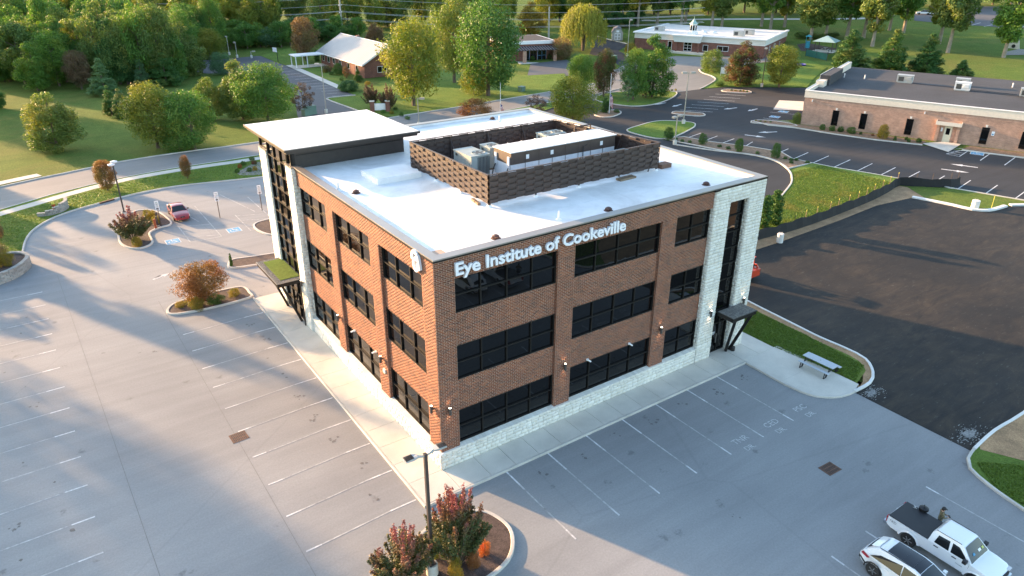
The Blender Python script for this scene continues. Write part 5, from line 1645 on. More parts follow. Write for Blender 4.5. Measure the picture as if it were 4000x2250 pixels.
bx0 = P(2016, 165)
tn = thing('toy_boat', 'blue plastic play tub lying on the lawn', 'toy', (bx0[0], bx0[1], gz(*bx0) + 0.05), 0.5)
MB().lathe([(0.9, 0.0), (1.1, 0.35), (0.95, 0.35), (0.8, 0.1)], 12).build('tub', pm('blue_plastic', (0.08, 0.07, 0.35), 0.5), tn)
# ------------------------------------------------------------------ vehicles and the person
M['carwhite'] = pm('white_car_paint', (0.80, 0.82, 0.83), 0.28, 0.0, var=0.015, coat=1.0)
M['carred'] = pm('red_car_paint', (0.30, 0.03, 0.035), 0.32, 0.1, var=0.05, coat=0.9)
M['carblack'] = pm('gloss_black', (0.012, 0.013, 0.016), 0.12, var=0.05, coat=0.6)
M['tonneau'] = pm('tonneau_vinyl', (0.016, 0.017, 0.02), 0.55, var=0.15)
M['carglass'] = glassm('car_glass', (0.012, 0.014, 0.016), 0.03, 0.0)
M['windscreen'] = glassm('windscreen_glass', (0.016, 0.02, 0.022), 0.03, 0.0)
M['tyre'] = pm('tyre', (0.02, 0.02, 0.02), 0.85, var=0.2)
M['alloy'] = pm('alloy', (0.55, 0.55, 0.55), 0.3, 0.9, var=0.05)
M['chrome'] = pm('chrome', (0.6, 0.6, 0.62), 0.15, 1.0, var=0.02)
M['redlens'] = pm('red_lens', (0.35, 0.01, 0.02), 0.2, var=0.05, coat=1)
M['clearlens'] = pm('clear_lens', (0.62, 0.62, 0.60), 0.15, 0.3, var=0.1, coat=1)


def lerp_tab(tab, z):
    return float(np.interp(z, [a for a, _ in tab], [b for _, b in tab]))


class Shell:
    """car surface: side outline (x, z) spread over the width"""
    def __init__(s, half, wz, plan, crown_=0.03):
        s.h, s.wz, s.pl, s.c = half, wz, plan, crown_

    def pt(s, x, z, t, out=0.0):
        w = s.h * lerp_tab(s.wz, z) * lerp_tab(s.pl, x) + out
        return (x, t * w, z - s.c * t * t * (1 if z > 0.7 else 0))

    def loft(s, prof, st=(-1, -0.93, -0.75, -0.4, 0, 0.4, 0.75, 0.93, 1), edge=0.03):
        m = MB()
        n = len(prof)
        cx = sum(p[0] for p in prof) / n
        zc = sum(p[1] for p in prof) / n
        vs = []
        for t in st:
            k = 1 - edge * max(0, (abs(t) - 0.9) / 0.1) ** 2
            for x, z in prof:
                vs.append(s.pt(cx + (x - cx) * (1 - (1 - k) * 0.25), zc + (z - zc) * k, t))
        fs = [tuple(range(n)), tuple(range((len(st)) * n - 1, (len(st) - 1) * n - 1, -1))]
        for i in range(len(st) - 1):
            for j in range(n):
                fs.append((i * n + j, (i + 1) * n + j, (i + 1) * n + (j + 1) % n, i * n + (j + 1) % n))
        m.add(vs, fs)
        return m

    def side(s, poly, sgn, out=0.006):
        m = MB()
        vs = [s.pt(x, z, sgn, out) for x, z in poly]
        vs2 = [s.pt(x, z, sgn, -0.02) for x, z in poly]
        n = len(poly)
        m.add(vs + vs2, [tuple(range(n)), tuple(range(2 * n - 1, n - 1, -1))] + [(i, n + i, n + (i + 1) % n, (i + 1) % n) for i in range(n)])
        return m

    def across(s, a, b, t0=0.9, t1=0.9, lift=0.008, n=6):
        """panel across the car between outline points a and b"""
        m = MB()
        d = (b[0] - a[0], b[1] - a[1])
        L_ = math.hypot(*d)
        nx, nz = -d[1] / L_, d[0] / L_
        if nz < 0: nx, nz = -nx, -nz
        vs = []
        for (p, tt) in ((a, t0), (b, t1)):
            for i in range(n + 1):
                t = -tt + 2 * tt * i / n
                q = s.pt(p[0], p[1], t)
                vs.append((q[0] + nx * lift, q[1], q[2] + nz * lift))
        m.add(vs, [(i, i + 1, n + 2 + i, n + 1 + i) for i in range(n)])
        return m


def wheel(root, x, y, r, w, spokes, rim=None):
    s = 1 if y > 0 else -1
    o = MB().lathe([(r * 0.62, -w / 2), (r * 0.92, -w / 2), (r, -w / 2 + 0.03), (r, w / 2 - 0.03), (r * 0.92, w / 2), (r * 0.62, w / 2)], 24, (0, 0, 0), 'y').build('wheel', M['tyre'], root, True, loc=(x, y, r))
    MB().lathe([(r * 0.66, s * w * 0.30), (r * 0.66, s * w * 0.47), (r * 0.60, s * w * 0.49), (r * 0.58, s * w * 0.34)], 24, (0, 0, 0), 'y').build('rim', rim or M['alloy'], o, True)
    MB().lathe([(r * 0.60, s * w * 0.28), (r * 0.60, s * w * 0.30)], 18, (0, 0, 0), 'y').build('hub_back', M['black'], o)
    for k in range(spokes):
        a = 2 * math.pi * k / spokes
        MB().bar((r * 0.1 * math.cos(a), s * w * 0.46, r * 0.1 * math.sin(a)), (r * 0.6 * math.cos(a), s * w * 0.44, r * 0.6 * math.sin(a)), 0.035, r * 0.16, (0, 1, 0)).build('spoke', rim or M['alloy'], o)
    MB().lathe([(r * 0.14, s * w * 0.3), (r * 0.12, s * w * 0.5)], 12, (0, 0, 0), 'y').build('hub_cap', rim or M['alloy'], o)


def arch(xc, r, z, zb):
    """wheel arch outline from front to rear"""
    out = []
    for k in range(9):
        a = math.pi * k / 8
        out.append((xc + r * math.cos(a), max(zb, z + r * math.sin(a))))
    return out


def pickup(x, y, rz):
    t = thing('pickup_truck', 'white crew cab pickup with black bed cover', 'truck', (x, y, 0), rz)
    S = Shell(0.945, [(0.4, 0.94), (0.7, 1.0), (1.05, 0.98), (1.14, 0.93), (1.76, 0.70)], [(-2.9, 0.95), (-2.4, 1.0), (1.3, 1.0), (2.1, 0.97), (2.45, 0.80)])
    ra, fa = -1.62, 1.62
    low = [(-2.82, 0.55), (-2.87, 0.7), (-2.85, 1.10), (-0.78, 1.10), (-0.76, 1.15), (1.18, 1.16), (1.7, 1.12), (2.18, 1.03), (2.38, 0.92), (2.45, 0.62), (2.36, 0.44)] + arch(fa, 0.47, 0.38, 0.44) + arch(ra, 0.47, 0.38, 0.44) + [(-2.6, 0.46)]
    b = S.loft(low).build('body', M['carwhite'], t, True)
    S.loft([(-0.78, 1.10), (-0.72, 1.60), (-0.55, 1.76), (0.50, 1.78), (0.72, 1.72), (1.32, 1.13)], edge=0.0).build('cab', M['carwhite'], t, True)
    S.across((0.76, 1.70), (1.28, 1.17), 0.90, 0.93, 0.012).build('windscreen', M['windscreen'], t, True)
    S.across((-0.80, 1.20), (-0.73, 1.60), 0.8, 0.8, 0.01).build('rear_window', M['carglass'], t)
    for s in (1, -1):
        S.side([(-0.50, 1.18), (-0.42, 1.60), (0.12, 1.63), (0.20, 1.17)], s).build('window', M['carglass'], t)
        S.side([(0.30, 1.17), (0.25, 1.63), (0.58, 1.61), (0.92, 1.36), (1.10, 1.18)], s).build('window', M['carglass'], t)
        for dx in (-0.45, 0.42):
            MB().bar((dx, s * 0.955, 1.03), (dx + 0.22, s * 0.955, 1.03), 0.03, 0.035).build('door_handle', M['black'], t)
        S.side([(0.235, 0.5), (0.235, 1.16), (0.245, 1.16), (0.245, 0.5)], s, 0.003).build('door_seam', M['black'], t)
        S.side([(-0.745, 0.5), (-0.745, 1.12), (-0.765, 1.12), (-0.765, 0.5)], s, 0.003).build('door_seam', M['black'], t)
        S.side([(1.20, 0.5), (1.20, 1.14), (1.21, 1.14), (1.21, 0.5)], s, 0.003).build('door_seam', M['black'], t)
        for xc in (ra, fa):
            f = MB()
            ar = arch(xc, 0.47, 0.38, 0.44); ar2 = arch(xc, 0.57, 0.38, 0.44)
            vs = [(p[0], s * 0.985, p[1]) for p in ar] + [(p[0], s * 0.945, p[1]) for p in ar2]
            f.add(vs, [(i, i + 1, 10 + i, 9 + i) for i in range(8)])
            f.build('fender_flare', M['carwhite'], t, True)
            wheel(t, xc, s * 0.82, 0.385, 0.25, 6)
        mr = MB().box(-0.09, 0.09, -0.11, 0.11, -0.08, 0.08).build('mirror', M['black'], t, loc=(1.05, s * 1.05, 1.24))
        MB().box(2.2, 2.44, s * 0.52 if s > 0 else -0.84, s * 0.84 if s > 0 else -0.52, 0.80, 0.95).build('headlight', M['clearlens'], t)
        MB().box(-2.895, -2.84, s * 0.70 if s > 0 else -0.90, s * 0.90 if s > 0 else -0.70, 0.72, 1.06).build('taillight', M['redlens'], t)
        S.side([(-0.9, 0.47), (-0.9, 0.52), (1.1, 0.52), (1.1, 0.47)], s, 0.02).build('rocker', M['carwhite'], t)
        me = text_mesh('TRD', 0.2, 0.001)
        o = link('side_decal', me, M['roofgrey'], t)
        o.matrix_local = Matrix.Translation((-2.72 if s < 0 else -2.2, s * 0.962, 0.86)) @ Matrix.Rotation(R_(90 if s < 0 else 90), 4, 'X') @ (Matrix.Rotation(R_(180), 4, 'Y') if s > 0 else Matrix.Identity(4))
        me = text_mesh('TACOMA', 0.08, 0.001)
        o = link('door_lettering', me, M['chrome'], t)
        o.matrix_local = Matrix.Translation((0.65 if s < 0 else 1.1, s * 0.962, 0.78)) @ Matrix.Rotation(R_(90), 4, 'X') @ (Matrix.Rotation(R_(180), 4, 'Y') if s > 0 else Matrix.Identity(4))
        MB().bar((-0.6, s * 0.68, 1.765), (0.6, s * 0.66, 1.765), 0.02, 0.02).build('roof_gutter', M['black'], t)
    MB().box(-2.82, -0.80, -0.88, 0.88, 1.095, 1.135).build('bed_cover', M['tonneau'], t)
    MB().box(-3.0, -2.82, -0.88, 0.88, 0.50, 0.70).build('rear_bumper', M['chrome'], t)
    MB().box(2.36, 2.52, -0.80, 0.80, 0.46, 0.66).build('front_bumper', M['carwhite'], t)
    MB().box(2.40, 2.47, -0.5, 0.5, 0.70, 0.92).build('grille', M['black'], t)
    for (a, c, w_) in ((0.2, 'signwhite', 0.22), (-0.35, 'bluepaint', 0.16), (0.5, 'goldsticker', 0.14)):
        if c == 'goldsticker': M[c] = pm('yellow_card', (0.5, 0.55, 0.15), 0.6)
        p0 = S.pt(1.10, 1.36, 0)
        MB().box(-0.1, 0.02, a - w_ / 2, a + w_ / 2, 0, 0.012).build('dash_paper', M[c], t, loc=(1.13, 0, 1.345)).rotation_euler = (0, R_(44), 0)
    MB().tube([(-2.3, -0.75, 0.42), (-2.55, -0.80, 0.38)], 0.04, 8).build('exhaust', M['black'], t)
    return t


def suv(x, y, rz):
    t = thing('crossover_car', 'white crossover with glossy black roof parked beside the pickup', 'car', (x, y, 0), rz)
    S = Shell(0.93, [(0.35, 0.94), (0.7, 1.0), (1.02, 0.95), (1.66, 0.66)], [(-2.25, 0.72), (-2.1, 0.84), (-1.7, 0.97), (-1.2, 1.0), (1.4, 1.0), (2.1, 0.92), (2.35, 0.72)], 0.05)
    ra, fa = -1.38, 1.40
    low = [(-2.15, 0.42), (-2.28, 0.6), (-2.26, 0.85), (-2.12, 1.08), (-1.5, 1.10), (1.3, 1.04), (2.0, 0.92), (2.3, 0.75), (2.34, 0.5), (2.2, 0.34)] + arch(fa, 0.43, 0.36, 0.34) + arch(ra, 0.43, 0.36, 0.34) + [(-1.95, 0.36)]
    S.loft(low).build('body', M['carwhite'], t, True)
    S.loft([(-2.12, 1.06), (-1.85, 1.36), (-1.50, 1.58), (-1.1, 1.66), (0.1, 1.68), (0.5, 1.60), (1.42, 1.02)], edge=0.0).build('cabin', M['carwhite'], t, True)
    S.across((-1.12, 1.66), (-0.4, 1.68), 0.86, 0.86, 0.012).build('roof_panel', M['carblack'], t, True)
    S.across((-0.4, 1.68), (0.12, 1.68), 0.86, 0.86, 0.012).build('roof_panel', M['carblack'], t, True)
    S.across((0.12, 1.68), (0.5, 1.60), 0.86, 0.88, 0.012).build('roof_panel', M['carblack'], t, True)
    S.across((0.52, 1.59), (1.36, 1.06), 0.90, 0.90, 0.012).build('windscreen', M['windscreen'], t, True)
    S.across((-2.06, 1.14), (-1.84, 1.37), 0.74, 0.72, 0.012).build('rear_window', M['carglass'], t, True)
    S.across((-1.88, 1.40), (-1.52, 1.60), 0.78, 0.84, 0.02).build('spoiler', M['carwhite'], t, True)
    for s in (1, -1):
        S.side([(-1.72, 1.10), (-1.30, 1.36), (-0.25, 1.55), (-0.2, 1.08)], s).build('window', M['carglass'], t)
        S.side([(-0.15, 1.08), (-0.2, 1.55), (0.45, 1.52), (1.15, 1.10)], s).build('window', M['carglass'], t)
        for xc in (ra, fa):
            f = MB()
            ar = arch(xc, 0.42, 0.36, 0.34); ar2 = arch(xc, 0.49, 0.36, 0.34)
            f.add([(p[0], s * 0.945, p[1]) for p in ar] + [(p[0], s * 0.925, p[1]) for p in ar2], [(i, i + 1, 10 + i, 9 + i) for i in range(8)])
            f.build('arch_trim', M['black'], t, True)
            wheel(t, xc, s * 0.81, 0.36, 0.23, 5, M['chrome'] if False else M['alloy'])
        S.side([(-2.20, 0.84), (-2.12, 1.02), (-1.70, 0.98), (-1.80, 0.88)], s, 0.012).build('taillight', M['redlens'], t)
        S.side([(-2.27, 0.45), (-2.27, 0.62), (-1.82, 0.5), (-1.82, 0.36)], s, 0.012).build('bumper_trim', M['black'], t)
        MB().bar((-0.9, s * 0.93, 0.93), (-0.68, s * 0.935, 0.93), 0.03, 0.03).build('door_handle', M['carwhite'], t)
        MB().box(-0.08, 0.08, -0.1, 0.1, -0.07, 0.07).build('mirror', M['carwhite'], t, loc=(0.95, s * 1.0, 1.15))
        MB().bar((-1.45, s * 0.60, 1.62), (0.2, s * 0.60, 1.70), 0.025, 0.03).build('roof_rail', M['black'], t)
        MB().box(2.12, 2.3, 0.4 if s > 0 else -0.75, 0.75 if s > 0 else -0.4, 0.68, 0.78).build('headlight', M['clearlens'], t)
    return t


def sedan(x, y, rz):
    t = thing('red_sedan', 'old red four door car parked at the accessible bays', 'car', (x, y, 0), rz)
    S = Shell(0.87, [(0.3, 0.93), (0.6, 1.0), (0.9, 0.95), (1.4, 0.70)], [(-2.35, 0.86), (-1.9, 0.98), (1.4, 1.0), (2.1, 0.93), (2.35, 0.74)], 0.05)
    ra, fa = -1.33, 1.36
    low = [(-2.25, 0.4), (-2.36, 0.6), (-2.3, 0.92), (-1.5, 0.95), (0.95, 0.93), (1.7, 0.82), (2.2, 0.70), (2.34, 0.55), (2.28, 0.28)] + arch(fa, 0.37, 0.31, 0.26) + arch(ra, 0.37, 0.31, 0.26) + [(-2.1, 0.30)]
    S.loft(low).build('body', M['carred'], t, True)
    S.loft([(-1.75, 0.92), (-1.05, 1.34), (-0.8, 1.39), (0.05, 1.40), (0.3, 1.35), (1.1, 0.90)], edge=0.0).build('cabin', M['carred'], t, True)
    S.across((0.32, 1.33), (1.04, 0.93), 0.90, 0.92, 0.012).build('windscreen', M['windscreen'], t, True)
    S.across((-1.66, 0.97), (-1.08, 1.32), 0.88, 0.88, 0.012).build('rear_window', M['carglass'], t, True)
    for s in (1, -1):
        S.side([(-1.45, 0.97), (-1.0, 1.28), (-0.35, 1.31), (-0.3, 0.95)], s).build('window', M['carglass'], t)
        S.side([(-0.24, 0.95), (-0.28, 1.31), (0.2, 1.28), (0.85, 0.95)], s).build('window', M['carglass'], t)
        for xc in (ra, fa): wheel(t, xc, s * 0.75, 0.31, 0.2, 7)
        MB().box(-0.06, 0.06, -0.1, 0.1, -0.06, 0.06).build('mirror', M['rust'], t, loc=(0.72, s * 0.95, 1.0))
        S.side([(2.06, 0.56), (2.06, 0.70), (2.2, 0.68), (2.22, 0.56)], s, 0.012).build('headlight_wrap', M['clearlens'], t)
        MB().add([(2.24, s * 0.36, 0.54), (2.15, s * 0.74, 0.54), (2.10, s * 0.74, 0.72), (2.20, s * 0.34, 0.68), (2.1, s * 0.36, 0.54), (2.0, s * 0.74, 0.54), (2.0, s * 0.74, 0.70), (2.05, s * 0.34, 0.66)], [(0, 1, 2, 3), (4, 7, 6, 5), (0, 4, 5, 1), (1, 5, 6, 2), (2, 6, 7, 3), (3, 7, 4, 0)]).build('headlight', M['clearlens'], t)
        MB().box(-2.38, -2.3, 0.45 if s > 0 else -0.75, 0.75 if s > 0 else -0.45, 0.66, 0.84).build('taillight', M['redlens'], t)
        MB().bar((-0.75, s * 0.875, 0.82), (-0.55, s * 0.875, 0.82), 0.025, 0.03).build('door_handle', M['rust'], t)
    g = MB().box(2.26, 2.345, -0.24, 0.24, 0.52, 0.64).build('grille', M['black'], t)
    MB().lathe([(0.05, 2.345), (0.05, 2.355)], 12, (0, 0, 0.58), 'x').build('grille_badge', M['chrome'], g)
    MB().box(2.24, 2.37, -0.62, 0.62, 0.30, 0.46).build('front_bumper', M['carred'], t)
    MB().box(2.30, 2.375, -0.45, 0.45, 0.22, 0.30).build('air_intake', M['black'], t)
    return t


pickup(17.73, -20.22, R_(-90))
suv(14.36, -20.07, R_(-90))
sedan(-2.91, 55.15, R_(-90))
# far white cars in the upper lot
for i, (x, y, rz, lb) in enumerate(((2562, 50, 1.9, 'white car at the right end of the far upper lot'), (2322, 37, 2.2, 'white car half hidden behind park trees, left of two'), (2350, 37, 2.2, 'white car half hidden behind park trees, right of two'))):
    q = P(x, y)
    t = thing('far_car', lb, 'car', (q[0], q[1], gz(*q) + 0.03), rz, 'white cars in the far lot')
    S = Shell(0.9, [(0.3, 0.95), (0.7, 1.0), (1.5, 0.72)], [(-2.3, 0.85), (0, 1.0), (2.3, 0.8)], 0.04)
    S.loft([(-2.3, 0.35), (-2.3, 0.95), (1.0, 0.98), (2.2, 0.8), (2.3, 0.35)]).build('body', M['carwhite'], t, True)
    S.loft([(-1.9, 0.95), (-1.3, 1.45), (0.1, 1.48), (1.0, 0.95)], edge=0).build('cabin', M['carglass'], t, True)
    S.across((-1.3, 1.45), (0.1, 1.48), 0.95, 0.95, 0.02).build('roof', M['carwhite'], t)
    for a in (-1.35, 1.35):
        for s in (1, -1): MB().lathe([(0.33, -0.1), (0.33, 0.1)], 14, (0, 0, 0), 'y').build('wheel', M['tyre'], t, loc=(a, s * 0.8, 0.33))

# orange compact machine behind the stone tower
M['orange'] = pm('orange_red_machine_paint', (0.52, 0.055, 0.02), 0.4, var=0.06, coat=0.5)
tr_ = thing('compact_tractor', 'orange red compact loader half hidden behind the stone tower', 'tractor', (36.85, 8.6, 0.0), 0)
MB().box(-0.72, 0.75, -1.7, -1.1, 0.42, 1.12).box(-0.62, 0.65, -1.74, -1.70, 0.50, 1.05).build('rear_panel', M['orange'], tr_)
MB().box(-0.70, 0.74, -1.715, -1.701, 0.74, 0.98).build('panel_band', M['black'], tr_)
me = text_mesh('Kubota', 0.22, 0.002)
o = link('panel_lettering', me, M['signwhite'], tr_)
o.matrix_local = Matrix.Translation((-0.30, -1.722, 0.79)) @ Matrix.Rotation(R_(90), 4, 'X')
MB().box(-0.5, 0.55, -1.1, 1.2, 0.5, 0.95).build('chassis', M['black'], tr_)
for x in (-0.62, 0.66):
    MB().bar((x, -1.0, 0.9), (x, -0.9, 2.0), 0.08).bar((x, 0.7, 0.9), (x, 0.6, 2.0), 0.08).build('cab_post', M['orange'], tr_)
    MB().lathe([(0.42, -0.16), (0.45, -0.1), (0.45, 0.1), (0.42, 0.16)], 18, (0, 0, 0), 'x').build('wheel', M['tyre'], tr_, loc=(x, -0.7, 0.45))
    MB().lathe([(0.42, -0.16), (0.45, -0.1), (0.45, 0.1), (0.42, 0.16)], 18, (0, 0, 0), 'x').build('wheel', M['tyre'], tr_, loc=(x, 0.8, 0.45))
    MB().bar((x, -1.3, 1.35), (x, 1.6, 0.9), 0.1, 0.16).bar((x, -1.3, 1.35), (x, -1.5, 1.0), 0.1, 0.16).build('loader_arm', M['orange'], tr_)
MB().box(-0.72, 0.75, -1.05, 0.75, 2.0, 2.06).build('cab_roof', M['orange'], tr_)
MB().box(-0.3, 0.3, -0.6, -0.1, 0.95, 1.5).build('seat', M['black'], tr_)
MB().box(-0.85, 0.9, 1.6, 2.2, 0.1, 0.7).build('bucket', M['orange'], tr_)


# the person beside the pickup -------------------------------------------------
def camo():
    m, t, N, L, B = _mat('camouflage_cloth')
    g = N.new('ShaderNodeTexCoord')
    n1 = _noise(N, L, 9.0, 4, 0.6, g.outputs['Object'], 0.6)
    c = _ramp(N, L, n1.outputs[0], [(0.35, (0.07, 0.06, 0.035)), (0.47, (0.20, 0.17, 0.10)), (0.55, (0.10, 0.09, 0.045)), (0.62, (0.30, 0.26, 0.18))])
    c.color_ramp.interpolation = 'CONSTANT'
    L.new(c.outputs[0], B.inputs['Base Color'])
    B.inputs['Roughness'].default_value = 0.9
    return m


M['skin'] = pm('skin', (0.50, 0.29, 0.20), 0.55, var=0.06, scale=8)
M['camo'] = camo()
M['trousers'] = pm('dark_trousers', (0.035, 0.04, 0.05), 0.9, var=0.15)
M['hair'] = pm('dark_hair', (0.03, 0.02, 0.015), 0.7)


def skin_body(joints, edges, root, name, parent, mats, pick, sub=2):
    me = bpy.data.meshes.new(name)
    names = list(joints)
    me.from_pydata([joints[n][0] for n in names], [(names.index(a), names.index(b)) for a, b in [(0, 0)] if False], [])
    me = bpy.data.meshes.new(name)
    me.from_pydata([joints[n][0] for n in names], [(names.index(a), names.index(b)) for a, b in edges], [])
    o = bpy.data.objects.new(name, me)
    COL.objects.link(o)
    o.modifiers.new('skin', 'SKIN')
    sv = me.skin_vertices[0].data
    for i, n in enumerate(names):
        r = joints[n][1]
        sv[i].radius = r if isinstance(r, tuple) else (r, r)
        sv[i].use_root = (n == root)
    sb = o.modifiers.new('subsurf', 'SUBSURF')
    sb.levels = sub
    bpy.context.view_layer.update()
    dg = bpy.context.evaluated_depsgraph_get()
    nm = bpy.data.meshes.new_from_object(o.evaluated_get(dg))
    bpy.data.objects.remove(o)
    for m in mats: nm.materials.append(m)
    for p in nm.polygons:
        p.material_index = pick(p.center)
        p.use_smooth = True
    return link(name, nm, None, parent)


hx = P(2374, 1279, 1.52)
person = thing('person', 'person in camouflage jacket and black cap standing behind the pickup', 'person', (hx[0], hx[1], 0.0), R_(-140))
person.scale = (0.92, 0.92, 0.92)
J = {'pelvis': ((0, 0, 0.95), (0.15, 0.11)), 'waist': ((0, 0, 1.10), (0.145, 0.105)), 'chest': ((0, 0.0, 1.30), (0.17, 0.12)), 'collar': ((0, 0.01, 1.43), (0.12, 0.085)), 'neck': ((0, 0.025, 1.50), 0.055),
     'skull': ((0, 0.045, 1.60), (0.075, 0.088)), 'top': ((0, 0.04, 1.69), (0.06, 0.075)), 'face': ((0, 0.10, 1.575), (0.045, 0.045))}
E_ = [('pelvis', 'waist'), ('waist', 'chest'), ('chest', 'collar'), ('collar', 'neck'), ('neck', 'skull'), ('skull', 'top'), ('skull', 'face')]
for s, n in ((1, 'l'), (-1, 'r')):
    J.update({'hip' + n: ((0.09 * s, 0, 0.90), 0.10), 'knee' + n: ((0.11 * s, 0.03, 0.50), 0.065), 'ankle' + n: ((0.11 * s, 0.0, 0.09), 0.045), 'toe' + n: ((0.12 * s, 0.16, 0.04), 0.04),
              'sh' + n: ((0.185 * s, 0.0, 1.40), 0.075), 'el' + n: ((0.25 * s, 0.06, 1.14), 0.055), 'wr' + n: ((0.13 * s, 0.27, 1.13), 0.035), 'palm' + n: ((0.09 * s, 0.34, 1.14), (0.04, 0.022))})
    E_ += [('pelvis', 'hip' + n), ('hip' + n, 'knee' + n), ('knee' + n, 'ankle' + n), ('ankle' + n, 'toe' + n), ('collar', 'sh' + n), ('sh' + n, 'el' + n), ('el' + n, 'wr' + n), ('wr' + n, 'palm' + n)]
    for k, (dx, ln) in enumerate(((-0.03, 0.065), (-0.01, 0.075), (0.01, 0.072), (0.03, 0.06))):
        b = (0.09 * s + dx * s, 0.375, 1.145)
        J['f%d%s' % (k, n)] = (b, 0.009)
        J['g%d%s' % (k, n)] = ((b[0] - 0.012 * s, b[1] + ln * 0.6, b[2] - 0.02), 0.008)
        J['h%d%s' % (k, n)] = ((b[0] - 0.025 * s, b[1] + ln * 0.7, b[2] - 0.05), 0.007)
        E_ += [('palm' + n, 'f%d%s' % (k, n)), ('f%d%s' % (k, n), 'g%d%s' % (k, n)), ('g%d%s' % (k, n), 'h%d%s' % (k, n))]
    J['t1' + n] = ((0.045 * s, 0.335, 1.165), 0.011)
    J['t2' + n] = ((0.03 * s, 0.375, 1.175), 0.009)
    E_ += [('palm' + n, 't1' + n), ('t1' + n, 't2' + n)]


def pick_(c):
    if c.z > 1.485 and abs(c.x) < 0.12: return 0
    if c.y > 0.29 and c.z > 1.0: return 0
    return 1 if c.z > 0.90 else (2 if c.z > 0.10 else 3)


body = skin_body(J, E_, 'pelvis', 'body', person, [M['skin'], M['camo'], M['trousers'], M['black']], pick_)
MB().lathe([(0.105, 1.615), (0.108, 1.66), (0.095, 1.715), (0.055, 1.75), (0.01, 1.758)], 16, (0, 0.035, 0)).build('cap', M['black'], person, True)
MB().add([(-0.085, 0.11, 1.625), (0.085, 0.11, 1.625), (0.06, 0.215, 1.605), (-0.06, 0.215, 1.605), (-0.085, 0.11, 1.635), (0.085, 0.11, 1.635), (0.06, 0.215, 1.615), (-0.06, 0.215, 1.615)], [(3, 2, 1, 0), (4, 5, 6, 7), (0, 1, 5, 4), (1, 2, 6, 5), (2, 3, 7, 6), (3, 0, 4, 7)]).build('cap_brim', M['black'], person)
MB().lathe([(0.088, 1.53), (0.098, 1.57), (0.1, 1.62)], 14, (0, 0.015, 0)).build('hair', M['hair'], person, True)
for s in (1, -1):
    MB().lathe([(0.01, -0.01), (0.012, 0.0), (0.01, 0.01)], 8, (0.03 * s, 0.142, 1.60)).build('eye', M['black'], person)
    MB().lathe([(0.015, -0.03), (0.02, 0.0), (0.012, 0.03)], 8, (0.088 * s, 0.035, 1.585)).build('ear', M['skin'], person)
MB().add([(-0.014, 0.145, 1.565), (0.014, 0.145, 1.565), (0, 0.172, 1.568), (0, 0.142, 1.60)], [(0, 2, 1), (0, 3, 2), (1, 2, 3), (0, 1, 3)]).build('nose', M['skin'], person)
tag(MB().box(-0.09, 0.09, -0.05, 0.05, -0.02, 0.02).build('remote_controller', M['black'], None, loc=(hx[0] + 0.37 * math.sin(R_(140)), hx[1] + 0.37 * math.cos(R_(-140)), 1.062), rz=R_(-140)), 'small black remote controller in the hands of the person', 'controller')
bgp = P(2324, 1281, 1.2)
bag = thing('equipment_bag', 'small black carry bag on the bed cover of the pickup', 'bag', (bgp[0], bgp[1], 1.136), R_(30))
MB().lathe([(0.20, 0.0), (0.24, 0.06), (0.23, 0.16), (0.12, 0.22)], 14).build('bag_body', M['black'], bag, True)
MB().tube([(-0.16, 0, 0.16), (-0.1, 0, 0.28), (0.1, 0, 0.28), (0.16, 0, 0.16)], 0.018, 6).build('bag_handle', M['black'], bag)
dp = P(2302, 1276, 1.15)
dn = thing('landed_drone', 'tiny grey drone part lying on the bed cover', 'drone', (dp[0], dp[1], 1.137), R_(20))
MB().box(-0.08, 0.08, -0.03, 0.03, 0.0, 0.05).build('drone_body', M['metal_grey'], dn)
for a in (0.6, 2.5, 3.8, 5.6): MB().bar((0, 0, 0.03), (0.15 * math.cos(a), 0.15 * math.sin(a), 0.05), 0.02).build('drone_arm', M['metal_grey'], dn)
# ------------------------------------------------------------------ lamps, signs, furniture
def height_px(bx, by, ty, zb=0.0):
    x, y = P(bx, by)
    lo, hi = 0.1, 40
    for _ in range(40):
        m = (lo + hi) / 2
        if px_y((x, y, gz(x, y) + m)) > ty: lo = m
        else: hi = m
    return (x, y), lo


